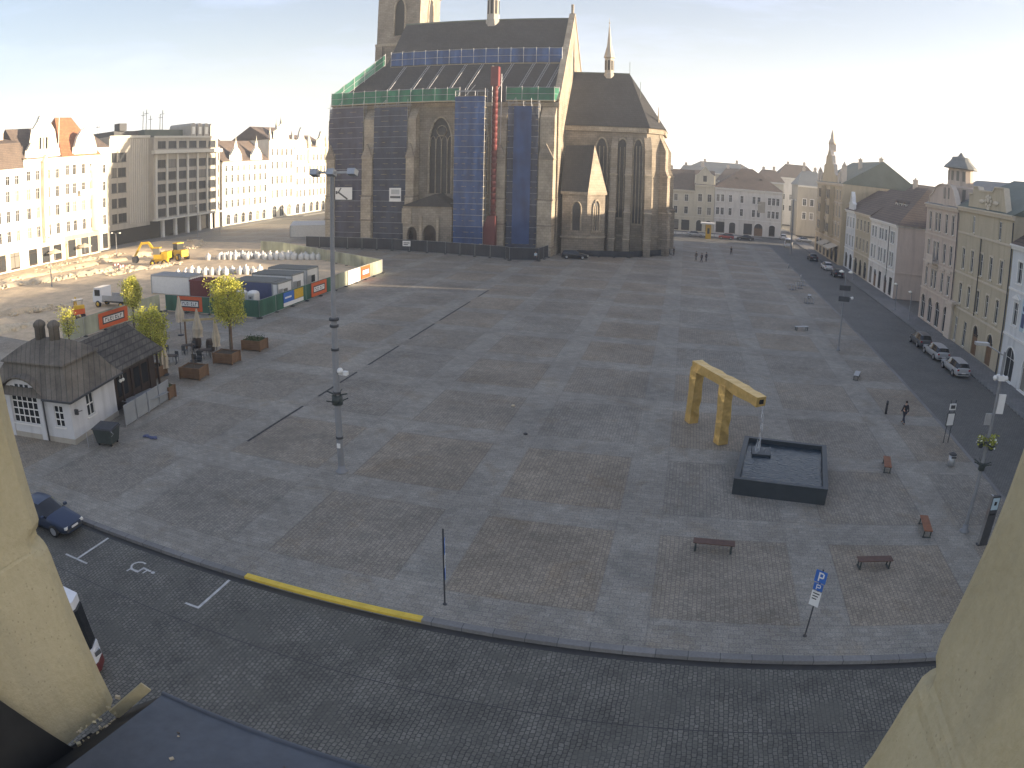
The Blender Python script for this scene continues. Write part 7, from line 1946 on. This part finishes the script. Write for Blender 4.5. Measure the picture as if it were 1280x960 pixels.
# ------------------------------------------------------------------ the window the camera looks out of
def jamb(label, sgn, xe, ye, zg, zb, za=17.4):
    """one side of the window: roughcast jamb with a groove; outer edge at x = xe, y = ye"""
    t = thing('window_jamb', label, 'window jamb', (xe, ye, zg))
    b = MB()
    # outer profile in plan above and below the groove, as stacked rounded courses
    prof = [(za, 0), (zg + .02, 0), (zg + .012, .001), (zg - .004, .012), (zg - .012, .022), (zg - .02, .0235), (zg - .0225, .016), (zg - .027, .009), (zg - .036, .003), (zg - .05, 0), (zb, 0)]
    rr = random.Random(3 if sgn > 0 else 4); rows_ = []
    zz_ = []
    for (z0, o0), (z1, o1) in zip(prof, prof[1:]):
        m = max(1, int(abs(z1 - z0) / .03))
        for k in range(m):
            zz_.append((z0 + (z1 - z0) * k / m, o0 + (o1 - o0) * k / m))
    zz_.append(prof[-1])
    vs = []; cols = 9
    for z, o in zz_:
        w_ = rr.gauss(0, .0005)
        e = xe + sgn * (o + w_)
        tl = (z - zg) * .125 * sgn
        o2 = o * .5; f = xe + sgn * (w_ + .002)
        pl = [(e + sgn * .9, ye + .03), (e + sgn * .05, ye + .03), (e + sgn * .012, ye + .024), (e, ye), (f + sgn * o * .55, ye - .008), (f + sgn * (o2 * .15 + .001), ye - .02), (f + sgn * .003, ye - .08), (f + sgn * .008, ye - .35), (f + sgn * .9, ye - .35)]
        vs += [(x + tl, y, z) for x, y in pl]
    b.add(vs, [(i * cols + k, (i + 1) * cols + k, (i + 1) * cols + k + 1, i * cols + k + 1) for i in range(len(zz_) - 1) for k in range(cols - 1)], 0, False)
    b.add(vs[-cols:], [tuple(range(cols))], 0)
    b.build('plaster', M['stuccojamb'], t)
    return t


tl = jamb('yellow roughcast window jamb filling the lower left of the picture', -1, -.857, .56, HC - .508, HC - .85)
tr = jamb('yellow roughcast window jamb filling the lower right of the picture', 1, .325, .575, HC - .468, HC - 1.3)
rr = random.Random(9)
q = MB()
for k in range(34):
    u = rr.random(); s = rr.uniform(.002, .006)
    q.obox((-.792 - rr.uniform(-.004, .012), .56 - .12 * u + rr.gauss(0, .006), HC - .845 + rr.uniform(-.02, .03)), (s * 1.5, s, s), rr.uniform(0, 3), 0 if k % 3 else 1, rr.uniform(-.6, .6))
q.bar((-.795, .55, HC - .845), (-.74, .605, HC - .79), .004, .022, 0)
q.build('crumbled_plaster', [M['stuccojamb'], M['rubble']], tl)
t = thing('window_sill', 'dark bluish tin window flashing along the bottom left of the picture', 'window sill', (-.3, .5, HC - .81))
q = MB(); q.add([(-.72, .62, HC - .81), (.32, .62, HC - .81), (.32, .2, HC - .76), (-.72, .2, HC - .76), (-.72, .62, HC - .835), (.32, .62, HC - .835)], [(0, 3, 2, 1), (0, 1, 5, 4)][::-1])
q.build('sheet', M['tin'], t)
q = MB(); q.add([(-.72, .62, HC - .812), (-.72, .2, HC - .762), (-.82, .2, HC - .83), (-.81, .6, HC - .875)], [(0, 1, 2, 3)]); q.build('upstand', M['tindark'], t)
q = MB(); q.ext([(-.802, y, HC + z) for y, z in ((.5, -.868), (.443, -.86), (.343, -.672), (.24, -.47), (.05, -.4), (.05, -1.0), (.5, -1.0))], (-.02, 0, 0)); q.build('side_board', M['tindark'], t)
q = MB(); q.tube([(-.722, .622, HC - .812), (.32, .622, HC - .812)], .006, 6); q.build('folded_edge', M['tin'], t)
q = MB()
for k in range(40):
    s = rr.uniform(.002, .006); x, y = rr.uniform(-.7, 0), rr.uniform(.3, .6); q.obox((x, y, HC - .81 + (.62 - y) * .119 + .002), (s * 1.6, s, s * .6), rr.uniform(0, 3), k % 2)
o = q.build('grit', [M['rubble'], M['bark']]); o['kind'] = 'stuff'; o['label'] = 'bits of grit and dry moss on the tin flashing'

# ------------------------------------------------------------------ morning haze
HAZE = .0006
if HAZE:
    b = MB(); b.box(-530, 530, -530, 530, -1.5, 95); o = b.build('haze', None)
    m = bpy.data.materials.new('morning_haze'); m.use_nodes = True; N = m.node_tree.nodes; N.clear()
    vol = N.new('ShaderNodeVolumePrincipled'); out = N.new('ShaderNodeOutputMaterial'); m.node_tree.links.new(vol.outputs[0], out.inputs['Volume'])
    vol.inputs['Color'].default_value = (.88, .94, 1, 1); vol.inputs['Density'].default_value = HAZE; vol.inputs['Anisotropy'].default_value = .35
    o.data.materials.clear(); o.data.materials.append(m); o['kind'] = 'stuff'; o['label'] = 'thin morning haze over the square'
